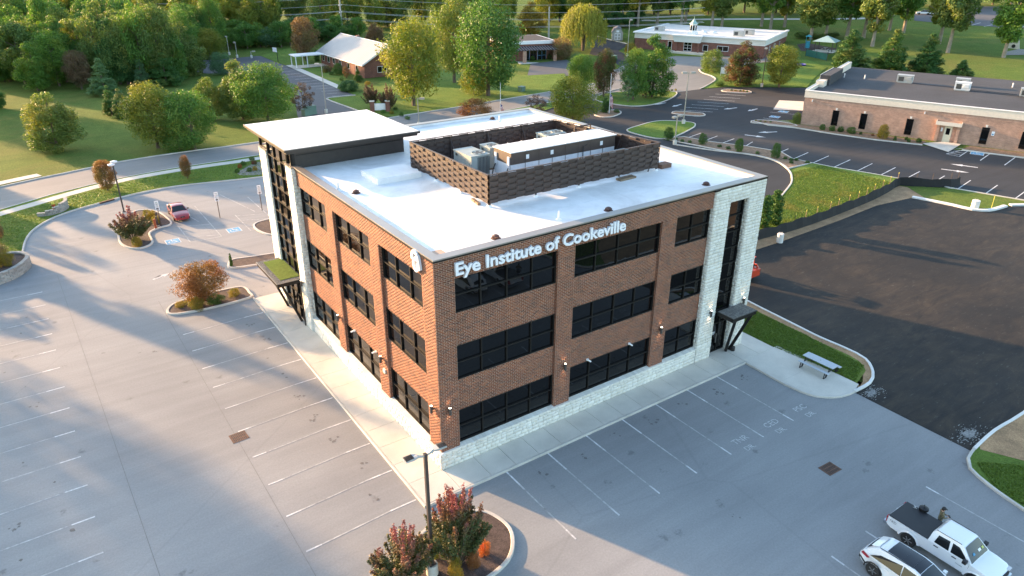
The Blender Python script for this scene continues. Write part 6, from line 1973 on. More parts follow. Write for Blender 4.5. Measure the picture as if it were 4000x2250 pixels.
def lamp_post(bx, by, ty, label, style, rz=0.0, mat=None, grp='parking lot lamp posts', w=0.13):
    (x, y), h = height_px(bx, by, ty)
    mat = mat or M['polebrown']
    t = thing('lamp_post', label, 'lamp post', (x, y, gz(x, y)), rz, grp)
    MB().lathe([(0.3, -0.1), (0.3, 0.7), (0.27, 0.75)], 16).build('concrete_base', M['concrete'], t, True)
    MB().box(-0.18, 0.18, -0.18, 0.18, 0.75, 0.79).build('base_plate', mat, t)
    MB().bar((0, 0, 0.75), (0, 0, h), w, w).build('pole', mat, t)
    if style == 'led2':
        for s in (1, -1):
            a = MB().tube([(0.05 * s, 0, h - 0.12), (0.25 * s, 0, h - 0.06), (0.45 * s, 0, h + 0.02)], [0.05, 0.06, 0.09], 8).build('arm', M['metal_grey'], t, True)
            hd = MB().add([(0.40 * s, -0.12, h + 0.0), (0.62 * s, -0.2, h + 0.02), (1.02 * s, -0.19, h + 0.03), (1.06 * s, 0, h + 0.03), (1.02 * s, 0.19, h + 0.03), (0.62 * s, 0.2, h + 0.02), (0.40 * s, 0.12, h + 0.0),
                           (0.40 * s, -0.11, h + 0.08), (0.62 * s, -0.19, h + 0.12), (1.02 * s, -0.18, h + 0.10), (1.05 * s, 0, h + 0.10), (1.02 * s, 0.18, h + 0.10), (0.62 * s, 0.19, h + 0.12), (0.40 * s, 0.11, h + 0.08)],
                          [(6, 5, 4, 3, 2, 1, 0), tuple(range(7, 14))] + [(i, (i + 1) % 7, 7 + (i + 1) % 7, 7 + i) for i in range(7)]).build('lamp_head', M['metal_grey'], t)
            for k in range(9):
                xx = (0.63 + 0.046 * k) * s
                MB().box(min(xx, xx + 0.018 * s), max(xx, xx + 0.018 * s), -0.17, 0.17, h + 0.10, h + 0.145).build('cooling_fin', M['black'], hd)
    elif style == 'disc2':
        for s in (1, -1):
            MB().bar((0, 0, h - 0.05), (0.5 * s, 0, h), 0.06).build('arm', mat, t)
            MB().lathe([(0.2, h - 0.08), (0.36, h + 0.02), (0.36, h + 0.1), (0.2, h + 0.16)], 16, (0.62 * s, 0, 0)).build('lamp_head', M['rtuwhite'], t, True)
    else:
        n = 2 if style == 'box2' else 1
        for s in ((1, -1) if n == 2 else (1,)):
            MB().bar((0, 0, h - 0.1), (0.4 * s, 0, h - 0.1), 0.08).build('arm', mat, t)
            MB().box(min(0.35 * s, 1.15 * s), max(0.35 * s, 1.15 * s), -0.25, 0.25, h - 0.2, h + 0.08).build('lamp_head', M['polegalv'], t)
            MB().box(min(0.45 * s, 1.05 * s), max(0.45 * s, 1.05 * s), -0.2, 0.2, h - 0.215, h - 0.2).build('lens', M['clearlens'], t)
    return t


lamp_post(1088, 1446, 1141, 'dark twin headed lamp post rising from the foreground corner bed', 'led2', 0.0, w=0.15)
lamp_post(316, 549, 412, 'dark pole with two white disc heads beside the sign bed', 'disc2', R_(70))
lamp_post(821, 285, 160, 'tall tan lamp pole at the house drive', 'box1', R_(160), M['polegalv'])
lamp_post(1054, 318, 247, 'single head tan lamp pole right behind the tower roof', 'box1', R_(-30), M['polegalv'])
lamp_post(1578, 142, 50, 'tall tan lamp pole beside the shed drive', 'box1', R_(20), M['polegalv'])
lamp_post(1719, 312, 182, 'tan twin headed lamp pole on the lawn island of the dark lot', 'box2', R_(-30), M['polegalv'])
lamp_post(1697, 364, 292, 'tan twin headed lamp pole in the shrub strip', 'box2', R_(10), M['polegalv'])
lamp_post(1916, 218, 120, 'thin brown lamp pole on the daycare lawn', 'box1', R_(200), M['rust'])
lamp_post(1541, 200, 178, 'white headed lamp among the island trees', 'disc2', R_(20), M['polegalv'])
lamp_post(633, 146, 129, 'short lamp post at the house lot', 'box1', R_(0), M['polegalv'])
lamp_post(597, 145, 107, 'thin lamp pole right of two at the back of the house lot', 'box1', R_(90), M['polegalv'])
lamp_post(577, 138, 92, 'thin lamp pole left of two at the back of the house lot', 'box1', R_(90), M['polegalv'])

# utility poles and wires
wp = []
for bx, by, ty, lb in ((84, 96, -14, 'pale utility pole in the wood at the left'), (863, 100, -28, 'pale utility pole with cross arms behind the house'), (1380, 95, 17, 'grey pole behind the pergola building')):
    (x, y), h = height_px(bx, by, ty)
    t = thing('utility_pole', lb, 'utility pole', (x, y, gz(x, y)), math.atan2(62, -76))
    MB().tube([(0, 0, -0.2), (0, 0, h)], [0.3, 0.2], 10).build('pole', M['polewood'], t, True)
    if bx < 1000:
        for dz in (4.5, 6.5):
            MB().box(-0.15, 0.15, -1.5, 1.5, h - dz - 0.12, h - dz).build('cross_arm', M['polewood'], t)
            for yy in (-1.3, 0.6, 1.3): MB().lathe([(0.08, h - dz), (0.08, h - dz + 0.25)], 8, (0, yy, 0)).build('insulator', M['rtuwhite'], t)
        wp.append((x, y, h))
(xa, ya, ha), (xb, yb, hb) = wp
ext = [(xa - (xb - xa) * 0.9, ya - (yb - ya) * 0.9, ha), (xa, ya, ha), (xb, yb, hb), (xb + (xb - xa) * 1.1, yb + (yb - ya) * 1.0, hb)]
for k, (dz, off) in enumerate(((0.3, 0), (2.4, 0.0), (4.3, -1.3), (4.3, 1.3), (6.3, -1.3), (6.3, 1.3))):
    m = MB()
    for (a, b) in zip(ext[:-1], ext[1:]):
        d = Vector((b[0] - a[0], b[1] - a[1], 0)).normalized()
        nrm = Vector((-d.y, d.x, 0)) * off
        pts = []
        for i in range(15):
            s = i / 14
            pts.append((a[0] + (b[0] - a[0]) * s + nrm.x, a[1] + (b[1] - a[1]) * s + nrm.y, a[2] + (b[2] - a[2]) * s - dz - 1.8 * 4 * s * (1 - s)))
        m.tube(pts, 0.045, 4)
    o = m.build('power_line', M['wire'])
    tag(o, ['topmost power line over the wood', 'second highest power line over the wood', 'upper near power line of the cross arm pair', 'upper far power line of the cross arm pair', 'lower near power line of the cross arm pair', 'lower far power line of the cross arm pair'][k], 'power line', 'power lines over the wood')


# flags
def flagpole(bx, by, ty, label, flen):
    (x, y), h = height_px(bx, by, ty)
    t = thing('flagpole', label, 'flagpole', (x, y, gz(x, y)), R_(-60), 'flagpoles with hanging striped flags')
    MB().tube([(0, 0, 0), (0, 0, h)], [0.07, 0.04], 8).build('pole', M['rtuwhite'], t, True)
    MB().lathe([(0.02, h), (0.09, h + 0.06), (0.09, h + 0.12), (0.02, h + 0.18)], 8).build('finial', M['chrome'], t, True)
    top = h * 0.52
    M.setdefault('flagred', pm('flag_red', (0.40, 0.03, 0.04), 0.8)); M.setdefault('flagblue', pm('flag_blue', (0.03, 0.05, 0.18), 0.8)); M.setdefault('flagwhite', pm('flag_white', (0.7, 0.7, 0.7), 0.8))
    fl = MB().bar((0.05, 0, top), (0.05, 0, top - 0.05), 0.02).build('flag', M['flagwhite'], t)
    for i in range(7):
        m = MB()
        for k in range(8):
            z0, z1 = top - flen * k / 8, top - flen * (k + 1) / 8
            wv = lambda kk: 0.09 * math.sin(kk * 1.3 + i * 0.7)
            x0 = 0.05 + i * 0.085
            m.add([(x0, wv(k), z0 - 0.12 * i), (x0 + 0.085, wv(k + 0.4), z0 - 0.12 * (i + 1)), (x0 + 0.085, wv(k + 1.4), z1 - 0.12 * (i + 1)), (x0, wv(k + 1), z1 - 0.12 * i)], [(0, 1, 2, 3)])
        m.build('stripe', M['flagred'] if i % 2 == 0 else M['flagwhite'], fl)
    m = MB()
    m.add([(0.05, -0.03, top), (0.40, 0.06, top - 0.5), (0.40, 0.06, top - 1.1), (0.05, -0.03, top - 0.7)], [(0, 1, 2, 3)])
    m.build('canton', M['flagblue'], fl)


flagpole(1259, 312, 211, 'white flagpole behind the far roof edge', 1.8)
flagpole(1532, 286, 187, 'white flagpole in the round bed of the dark lot', 2.0)


# accessible parking signs
def acc_sign(x, y, label):
    t = thing('parking_sign', label, 'sign', (x, y, 0), R_(-5), 'accessible parking signs')
    MB().box(-0.04, 0.04, -0.04, 0.04, 0, 3.0).build('post', M['polebrown'], t)
    p = MB().box(-0.2, 0.2, -0.06, -0.042, 2.0, 2.62).build('sign_plate', M['signwhite'], t)
    q = MB().box(-0.2, 0.2, -0.06, -0.042, 2.68, 3.05).build('sign_plate', M['signwhite'], t)
    MB().box(-0.11, 0.11, -0.063, -0.06, 2.06, 2.28).build('sign_mark', M['carblack'], p)
    MB().box(-0.03, 0.0, -0.066, -0.063, 2.10, 2.24).box(0.0, 0.06, -0.066, -0.063, 2.10, 2.13).build('sign_symbol', M['signwhite'], p)
    for z in (2.36, 2.45, 2.54): MB().box(-0.15, 0.15, -0.063, -0.06, z, z + 0.025).build('sign_text_line', M['greennet'], p)
    MB().box(-0.15, 0.15, -0.063, -0.06, 2.75, 2.79).box(-0.12, 0.12, -0.063, -0.06, 2.88, 2.93).build('sign_text_line', M['greennet'], q)


acc_sign(-4.77 * K, 47.1 * K, 'accessible parking sign left of the red car')
acc_sign(0.7 * K, 46.75 * K, 'accessible parking sign right of the red car')
acc_sign(4.94 * K, 46.63 * K, 'accessible parking sign next to the stone column')
# hydrant, valves, retaining wall, planter
t = thing('fire_hydrant', 'rust red fire hydrant with yellow cap on the verge', 'hydrant', (-12.9 * K, 58.9 * K, 0.09), 0)
M['hyd'] = pm('hydrant_red', (0.36, 0.08, 0.03), 0.6, var=0.15)
M['hydy'] = pm('hydrant_yellow', (0.55, 0.50, 0.08), 0.6, var=0.1)
MB().lathe([(0.2, 0), (0.2, 0.06), (0.13, 0.08), (0.13, 0.62)], 14).build('barrel', M['hyd'], t, True)
MB().lathe([(0.17, 0.62), (0.17, 0.7), (0.13, 0.82), (0.05, 0.9)], 14).build('bonnet', M['hydy'], t, True)
for s in (1, -1): MB().lathe([(0.07, 0.1 * s), (0.07, 0.22 * s)], 10, (0, 0, 0.5), 'x').build('nozzle', M['hyd'], t)
M['block'] = island('grey_wall_block', [(0.27, 0.26, 0.24), (0.34, 0.33, 0.31), (0.30, 0.30, 0.28), (0.37, 0.36, 0.33)], bump=0.5, bscale=20, objrand=True)


def block_wall(name, label, line, h_fn, courses, thick=0.28, cap=True, bl=0.42, ch=0.2):
    p0 = line[0]
    t = thing(name, label, 'wall', (p0[0], p0[1], 0))
    L_ = [0]
    for a, b in zip(line[:-1], line[1:]): L_.append(L_[-1] + math.dist(a, b))

    def at(s):
        s = min(max(s, 0), L_[-1])
        x = np.interp(s, L_, [p[0] for p in line]); y = np.interp(s, L_, [p[1] for p in line])
        return np.array([x, y])
    tot = L_[-1]
    for c in range(courses):
        s = -(bl / 2 if c % 2 else 0)
        while s < tot:
            a, b = max(0, s), min(tot, s + bl)
            s += bl
            if b - a < 0.08: continue
            if c * ch + ch * 0.5 > h_fn((a + b) / 2 / tot): continue
            A, B = at(a + 0.006), at(b - 0.006)
            MB().bar((A[0] - p0[0], A[1] - p0[1], c * ch + ch / 2), (B[0] - p0[0], B[1] - p0[1], c * ch + ch / 2), thick + random.uniform(-0.02, 0.02), ch - 0.012).build('block', M['block'], t)
    if cap:
        s = 0
        while s < tot:
            a, b = s, min(tot, s + bl)
            s += bl
            if b - a < 0.1: continue
            zz = min(courses * ch, max(ch, round(h_fn((a + b) / 2 / tot) / ch) * ch)) + 0.04
            A, B = at(a + 0.005), at(b - 0.005)
            MB().bar((A[0] - p0[0], A[1] - p0[1], zz), (B[0] - p0[0], B[1] - p0[1], zz), thick + 0.08, 0.09).build('cap_block', M['block'], t)
    return t


block_wall('retaining_wall', 'curved grey block wall around the fire hydrant', smooth_line(U((-14.5, 57.3), (-13.5, 57.0), (-12.4, 57.5), (-11.75, 58.5), (-11.7, 59.6)), 0.3), lambda s: 0.35 + 0.65 * min(1, s * 1.6), 5, ch=0.2)
pl_line = smooth_line(U((-21.5, 40.5), (-19.5, 40.3), (-17.6, 40.9), (-16.4, 42.4), (-16.0, 43.9), (-16.7, 45.1), (-18.2, 45.4), (-20, 45.2)), 0.35)
block_wall('block_planter', 'raised round planter of grey wall blocks at the left edge', pl_line, lambda s: 1.0, 5, ch=0.19, bl=0.5)
sheet('planter_mulch', [(x * 1.0, y) for x, y in pl_line] + U((-21.5, 45)), 0.86, M['mulch'])
for (x, y), lb in zip(U((-5.0, 47.6), (-4.75, 48.9), (-5.3, 46.9)), ('dark bollard beside the sign post', 'dark bollard behind the sign post', 'red pipe stub in the sign bed')):
    t = thing('bollard', lb, 'bollard', (x, y, 0.1), 0, 'bollards in the sign bed')
    MB().lathe([(0.12, 0), (0.12, 1.0), (0.1, 1.06)], 12).build('post', M['polebrown'] if 'red' not in lb else M['hyd'], t, True)
    MB().lathe([(0.17, 0), (0.17, 0.05)], 12).build('foot', M['concrete'], t)

# picnic table on the patio
pt = thing('picnic_table', 'pale grey picnic table with black steel frame on the patio', 'picnic table', (25.25 * K, -5.25 * K, 0.135), R_(2))
M['tabletop'] = pm('pale_table_top', (0.42, 0.46, 0.50), 0.5, var=0.05)
MB().box(-0.38, 0.38, -1.2, 1.2, 0.73, 0.775).build('table_top', M['tabletop'], pt)
for s in (1, -1):
    MB().box(min(s * 0.62, s * 0.90), max(s * 0.62, s * 0.90), -1.2, 1.2, 0.44, 0.48).build('seat', M['tabletop'], pt)
for y in (-0.95, 0.95):
    for s in (1, -1):
        MB().bar((s * 0.28, y, 0.73), (s * 0.60, y, 0.03), 0.05).build('leg', M['black'], pt)
        MB().bar((s * 0.66, y, 0.44), (s * 0.66, y, 0.03), 0.05).bar((s * 0.88, y, 0.44), (s * 0.94, y, 0.03), 0.05).bar((s * 0.60, y, 0.03), (s * 0.96, y, 0.03), 0.05).build('seat_frame', M['black'], pt)
    MB().bar((-0.66, y, 0.40), (0.66, y, 0.40), 0.05).build('cross_brace', M['black'], pt)
MB().lathe([(0.035, 0.776), (0.035, 0.779)], 10).build('umbrella_hole', M['black'], pt)

# silt fence with stakes
sf = smooth_line(U((30.2, 12.3), (40.97, 12.2), (45.88, 11.9), (52.07, 12.05), (60.24, 12.65), (65, 13.3), (69.18, 14.06), (70.0, 13.0), (71.6, 11.6), (73.4, 10.4), (75.31, 10.2)), 0.9)
sfo = thing('silt_fence', 'black fabric silt fence sagging along the soil edge', 'fence', (sf[0][0], sf[0][1], 0))
m = MB()
prev = None
for i, p in enumerate(sf):
    h = 1.02 + 0.10 * math.sin(i * 1.9) + 0.06 * math.sin(i * 0.7)
    bx_ = 0.10 * math.sin(i * 2.3)
    cur = [(p[0] - sf[0][0], p[1] - sf[0][1] - 0.25, 0.0), (p[0] - sf[0][0], p[1] - sf[0][1] - 0.12 + bx_, h * 0.5), (p[0] - sf[0][0], p[1] - sf[0][1], h), (p[0] - sf[0][0], p[1] - sf[0][1] + 0.02, h), (p[0] - sf[0][0], p[1] - sf[0][1] + 0.02, 0)]
    if prev: m.add(prev + cur, [(k, k + 1, 6 + k, 5 + k) for k in range(4)])
    prev = cur
M['fabric'] = pm('black_fence_fabric', (0.007, 0.007, 0.008), 0.75, var=0.3, scale=3)
m.build('fabric', M['fabric'], sfo, True)
for (x, y) in ((46.7, 12.0), (48.47, 12.05), (50.4, 12.1), (52.9, 12.25), (54.48, 12.35), (56.57, 12.45), (58.51, 12.6), (60.43, 12.8), (62.43, 13.1), (64.62, 13.4), (66.6, 13.7), (68.87, 14.05), (70.48, 12.7), (71.88, 11.6), (73.92, 10.5), (75.2, 10.3)):
    st = MB().bar((x * K - sf[0][0], y * K - sf[0][1] + 0.1, 0), (x * K - sf[0][0], y * K - sf[0][1] + 0.1, 1.7), 0.05).build('stake', M['polebrown'] if x > 70 else M['wood'], sfo)
    if x < 70: MB().bar((x * K - sf[0][0], y * K - sf[0][1] + 0.1, 1.52), (x * K - sf[0][0], y * K - sf[0][1] + 0.1, 1.71), 0.055).build('stake_flag', M['hydy'], st)
for (x, y), r, lb in (((42.33, 10.5), 0.33, 'white concrete lamp footing beside the silt fence'), ((67.9, 4.95), 0.42, 'white concrete lamp footing on the grass behind the new kerb')):
    t = thing('lamp_footing', lb, 'footing', (x * K, y * K, 0.01), 0, 'concrete lamp footings on the new lot')
    MB().lathe([(r, -0.05), (r, 0.95)], 20).build('footing_body', M['newconcrete'], t, True)
    for a in range(4): MB().bar((0.15 * math.cos(a * 1.57), 0.15 * math.sin(a * 1.57), 0.95), (0.15 * math.cos(a * 1.57), 0.15 * math.sin(a * 1.57), 1.12), 0.03).build('anchor_bolt', M['metal_grey'], t)
t = thing('survey_stake', 'thin yellow survey stake beside the new kerb', 'stake', (69.3 * K, 3.9 * K, 0), 0)
MB().bar((0, 0, 0), (0.05, 0.02, 1.6), 0.05).build('stake', M['hydy'], t)
# utility boxes, sign pillar, entrance sign, hoop, culvert
M['utilgreen'] = pm('utility_green', (0.12, 0.20, 0.16), 0.6, var=0.1)
for (bx, by, w, h, lb) in ((772, 291, 1.5, 1.2, 'left green utility cabinet behind the tower roof'), (782, 288, 2.0, 1.5, 'right taller green utility cabinet behind the tower roof'), (1544, 152, 1.6, 1.2, 'green utility cabinet by the daycare drive'), (1312, 230, 1.4, 1.0, 'green utility cabinet on the lawn behind the far roof edge')):
    q = P(bx, by)
    t = thing('utility_cabinet', lb, 'utility cabinet', (*q, gz(*q)), R_(20))
    MB().box(-w / 2, w / 2, -0.5, 0.5, 0, h).build('cabinet', M['utilgreen'], t)
    MB().box(-w / 2 - 0.05, w / 2 + 0.05, -0.55, 0.55, h, h + 0.06).build('lid', M['utilgreen'], t)
q = P(954, 281)
t = thing('entrance_sign', 'low brick pillared entrance sign with white panel', 'sign', (*q, 0), R_(-25))
for x in (-1.6, 1.2): 
    MB().box(x, x + 0.8, -0.4, 0.4, 0, 1.9).build('pillar', M['brick_red'], t); MB().box(x - 0.06, x + 0.86, -0.46, 0.46, 1.9, 2.0).build('pillar_cap', M['concrete'], t)
MB().box(-0.8, 1.2, -0.1, 0.1, 0.3, 1.5).build('sign_panel', M['siding'], t)
q = P(1820, 191)
t = thing('yard_sign', 'small white panel sign on the daycare lawn', 'sign', (*q, gz(*q)), R_(-60))
MB().box(-0.7, 0.7, -0.04, 0.04, 0.5, 1.9).build('sign_panel', M['siding'], t); MB().box(-0.75, -0.68, -0.05, 0.05, 0, 2).box(0.68, 0.75, -0.05, 0.05, 0, 2).build('post', M['siding'], t)
(x_, y_), h_ = height_px(700, 157, 122)
t = thing('basketball_hoop', 'basketball hoop on a black pole beside the house lot', 'basketball hoop', (x_, y_, 0), R_(200))
MB().tube([(0, 0, 0), (0, 0, h_ - 0.7), (0.6, 0, h_ - 0.3)], 0.08, 8).build('pole', M['black'], t)
MB().box(0.6, 0.66, -0.8, 0.8, h_ - 0.8, h_ + 0.3).build('backboard', M['signwhite'], t)
MB().lathe([(0.25, h_ - 0.6), (0.27, h_ - 0.58)], 12, (0.95, 0, 0)).build('rim', M['hyd'], t)
q = P(2548, 122)
t = thing('culvert_headwall', 'concrete culvert headwall with black pipe mouth in the park slope', 'culvert', (*q, gz(*q)), R_(-75))
MB().add([(-1.5, 0, -0.2), (1.5, 0, -0.2), (0.9, 0, 2.2), (-0.9, 0, 2.2), (-1.5, 0.4, -0.2), (1.5, 0.4, -0.2), (0.9, 0.4, 2.2), (-0.9, 0.4, 2.2)], [(0, 1, 2, 3), (7, 6, 5, 4), (0, 4, 5, 1), (1, 5, 6, 2), (2, 6, 7, 3), (3, 7, 4, 0)]).build('headwall', M['concrete'], t)
MB().lathe([(0.45, -0.12), (0.45, 0.0)], 14, (0, 0, 0.6), 'y').build('pipe_mouth', M['black'], t)
sheet('rock_apron', PL((2525, 132), (2560, 124), (2620, 126), (2620, 138), (2530, 139)), 0.05, M['gravel'])
for lb, (x, y) in (('low stone footing behind the screen', (2470, 1000)),):
    pass
# ------------------------------------------------------------------ vegetation
def leaf_quads(p, nrm, l, rng, wr=0.55):
    n = len(p)
    nrm = nrm / (np.linalg.norm(nrm, axis=1, keepdims=True) + 1e-9)
    a = rng.normal(size=(n, 3))
    t = a - nrm * np.sum(a * nrm, axis=1, keepdims=True)
    t /= (np.linalg.norm(t, axis=1, keepdims=True) + 1e-9)
    b = np.cross(nrm, t)
    ll = (l * rng.uniform(0.65, 1.35, n))[:, None]
    V = np.stack([p - t * ll / 2, p + b * ll * wr / 2 + nrm * ll * 0.06, p + t * ll / 2, p - b * ll * wr / 2 + nrm * ll * 0.06], 1)
    return V.reshape(-1, 3)


def env(kind, t):
    if kind == 'round': return 0.40 * np.sin(np.pi * np.clip(t * 0.93 + 0.05, 0, 1)) ** 0.6
    if kind == 'egg': return 0.27 * (np.clip(t, 0.001, 1) ** 0.32) * (np.clip(1 - t, 0, 1) ** 0.75) * 1.9
    if kind == 'cone': return 0.25 * np.clip(1 - t, 0, 1) ** 0.85 * np.minimum(1, t * 9 + 0.35)
    if kind == 'tall': return 0.26 * np.sin(np.pi * np.clip(t * 0.9 + 0.06, 0, 1)) ** 0.7
    if kind == 'ball': return 0.5 * np.sqrt(np.clip(1 - (2 * t - 0.9) ** 2 / 1.21, 0.02, 1))
    if kind == 'vase': return 0.34 * np.clip(t + 0.12, 0, 1) ** 0.5 * np.clip(1.06 - t, 0, 1) ** 0.55 * 1.35
    if kind == 'column': return 0.17 * np.clip(t, 0.001, 1) ** 0.2 * np.clip(1 - t, 0, 1) ** 0.4 * 1.2
    return 0.3 + 0 * t


Z0 = {'round': 0.14, 'egg': 0.03, 'cone': 0.02, 'tall': 0.25, 'ball': 0.0, 'vase': 0.06, 'column': 0.02}


def crown(seed, kind, n, leaf, nc=70, H=10.0, cr=(0.085, 0.15), wr=0.55, spiky=0.0):
    rng = np.random.default_rng(seed)
    z0 = Z0[kind] * H
    tt = np.linspace(0, 1, 60)
    w = env(kind, tt) + 0.03
    w = w / w.sum()
    t = rng.choice(tt, nc, p=w) + rng.uniform(-0.01, 0.01, nc)
    t = np.clip(t, 0.0, 0.99)
    ang = rng.uniform(0, 2 * np.pi, nc)
    lob = 1 + 0.16 * np.sin(ang * 2 + seed) + 0.12 * np.sin(ang * 3 + seed * 1.7 + t * 5)
    rad = env(kind, t) * H * lob * (0.35 + 0.58 * np.sqrt(rng.uniform(0, 1, nc)))
    rc = H * rng.uniform(*cr, nc) * (0.65 + 0.35 * np.clip(env(kind, t) / 0.25, 0, 1.2))
    C = np.stack([rad * np.cos(ang), rad * np.sin(ang), z0 + (H - z0) * t * 0.97], 1)
    C[:, 2] = np.minimum(C[:, 2], H - rc * 0.6)
    k = rng.choice(nc, n, p=(rc ** 2) / np.sum(rc ** 2))
    d = rng.normal(size=(n, 3))
    d /= np.linalg.norm(d, axis=1, keepdims=True)
    r = rc[k] * (0.45 + 0.62 * rng.uniform(0, 1, n) ** 0.6)
    p = C[k] + d * r[:, None] * np.array([1, 1, 0.82 + spiky])
    p[:, 2] = np.maximum(p[:, 2], 0.05)
    nr = d * 0.8 + rng.normal(size=(n, 3)) * 0.55 + np.array([0, 0, 0.35])
    V = leaf_quads(p, nr, leaf, rng, wr)
    R95 = np.percentile(np.hypot(p[:, 0], p[:, 1]), 99.2)
    return np_mesh('crown', V, np.arange(len(V)).reshape(-1, 4)), R95


def trunk_mesh(seed, kind, H=10.0, bare=False):
    rg = random.Random(seed)
    m = MB()
    r0 = {'round': 0.26, 'egg': 0.2, 'cone': 0.2, 'tall': 0.30, 'vase': 0.1, 'ball': 0.12, 'column': 0.1}.get(kind, 0.2)
    top = 0.8 * H
    lean = (rg.uniform(-0.3, 0.3), rg.uniform(-0.3, 0.3))
    pts = [(lean[0] * (i / 5) ** 2, lean[1] * (i / 5) ** 2, top * i / 5) for i in range(6)]
    if kind != 'vase':
        m.tube([(0, 0, -0.2)] + pts, [r0 * 1.35] + [r0 * (1 - 0.82 * i / 5) for i in range(6)], 8)
    nb = 9 if kind in ('round', 'tall') else 6
    for i in range(nb):
        a = i * 2.4 + rg.uniform(-0.4, 0.4)
        zb = H * (Z0[kind] + 0.08 + 0.45 * i / nb) if kind != 'vase' else 0.0
        L_ = H * rg.uniform(0.16, 0.28)
        if kind == 'cone': L_ *= 0.6
        if kind == 'vase':
            m.tube([(0.12 * math.cos(a), 0.12 * math.sin(a), -0.1), (L_ * 0.35 * math.cos(a), L_ * 0.35 * math.sin(a), H * 0.3), (L_ * 0.8 * math.cos(a), L_ * 0.8 * math.sin(a), H * 0.75)], [0.1, 0.07, 0.02], 5)
        else:
            up = 0.55 if kind != 'cone' else 0.1
            m.tube([(lean[0] * 0.1, lean[1] * 0.1, zb), (L_ * 0.5 * math.cos(a), L_ * 0.5 * math.sin(a), zb + L_ * up * 0.6), (L_ * math.cos(a), L_ * math.sin(a), zb + L_ * up)], [r0 * 0.4, r0 * 0.25, r0 * 0.08], 5)
    o = m.build('trunk', None, None, True, fix=False)
    me = o.data
    bpy.data.objects.remove(o)
    return me


PROTO = {}


def proto(kind, nvar, n, leaf, **kw):
    PROTO[kind] = []
    base = kw.pop('base', kind)
    for v in range(nvar):
        me, r = crown(v * 13 + len(kind), base, n, leaf, **kw)
        PROTO[kind].append((trunk_mesh(v + 3, base), me, r))


proto('round', 4, 17000, 0.27, nc=120)
proto('egg', 4, 17000, 0.25, nc=120, cr=(0.055, 0.105))
proto('cone', 3, 14000, 0.24, nc=120, cr=(0.04, 0.08))
proto('tall', 4, 9000, 0.36, nc=70, cr=(0.06, 0.115))
proto('conifer', 2, 16000, 0.30, nc=150, cr=(0.04, 0.075), base='cone', wr=0.35)
proto('ball', 3, 9000, 0.40, nc=120, cr=(0.10, 0.16))
proto('column', 2, 6000, 0.36, nc=110, cr=(0.05, 0.075))
proto('wild', 4, 10000, 0.36, nc=70, base='round', cr=(0.08, 0.15))
proto('sparse', 2, 2600, 0.40, nc=70, base='round', cr=(0.05, 0.09))
proto('bush', 2, 7000, 0.42, nc=80, base='ball', cr=(0.11, 0.19))


def plume(seed, stems, per, leaf, H=10.0, R=3.6, tip=0.35):
    """crape myrtle: many upright shoots with leaves along them and loose tips"""
    rng = np.random.default_rng(seed)
    P_, N_ = [], []
    m = MB()
    for i in range(stems):
        a = rng.uniform(0, 6.283)
        f = math.sqrt(rng.uniform(0.0, 1.0))
        top = np.array([R * f * math.cos(a), R * f * math.sin(a), H * (1.0 - 0.52 * f ** 1.6) * rng.uniform(0.72, 1.0)])
        mid = np.array([top[0] * 0.55, top[1] * 0.55, top[2] * 0.5])
        s0 = np.array([0.25 * math.cos(a), 0.25 * math.sin(a), 0.0])
        if i % 3 == 0: m.tube([tuple(s0), tuple(mid), tuple(top * 0.97)], [0.09, 0.055, 0.015], 4)
        n = per
        t = rng.uniform(0.22, 1.0, n) ** 0.75
        c = ((1 - t) ** 2)[:, None] * s0 + (2 * t * (1 - t))[:, None] * mid + (t ** 2)[:, None] * top
        w = R * 0.20 * (1.12 - t) ** 0.6 * rng.uniform(0.2, 1.0, n)
        d = rng.normal(size=(n, 3)); d /= np.linalg.norm(d, axis=1, keepdims=True)
        P_.append(c + d * w[:, None]); N_.append(d + rng.normal(size=(n, 3)) * 0.5 + [0, 0, 0.3])
    p = np.concatenate(P_); nn = np.concatenate(N_)
    p[:, 2] = np.maximum(p[:, 2], 0.1)
    V = leaf_quads(p, nn, leaf, rng, 0.6)
    me = np_mesh('crown', V, np.arange(len(V)).reshape(-1, 4))
    o = m.build('trunk', None, None, True, fix=False)
    tm = o.data
    bpy.data.objects.remove(o)
    return tm, me, np.percentile(np.hypot(p[:, 0], p[:, 1]), 97)


PROTO['close'] = [plume(s, 62, 330, 0.21) for s in (3, 8)]
PROTO['vase'] = [plume(s + 20, 46, 230, 0.30) for s in range(3)]


def plant(kind, loc, h, w, mat, name, label, cat, group=None, var=None, bark=None, rz=None):
    """one tree or shrub: an Empty with a trunk and a crown"""
    vs = PROTO[kind]
    tm, cm, r = vs[(var if var is not None else random.randrange(len(vs))) % len(vs)]
    t = thing(name, label, cat, (loc[0], loc[1], gz(loc[0], loc[1]) + (loc[2] if len(loc) > 2 else 0)), random.uniform(0, 6.28) if rz is None else rz, group)
    sx_ = w / (2 * r)
    sz_ = h / 10.0
    for nm, me, mt in (('trunk', tm, bark or M['bark']), ('crown', cm, mat)):
        o = bpy.data.objects.new(nm, me)
        COL.objects.link(o)
        o.parent = t
        if len(me.materials) == 0: me.materials.append(mt)
        o.material_slots[0].link = 'OBJECT'
        o.material_slots[0].material = mt
        s = sx_ if nm == 'crown' else (sx_ + sz_) / 2
        o.scale = (s, s, sz_)
    return t


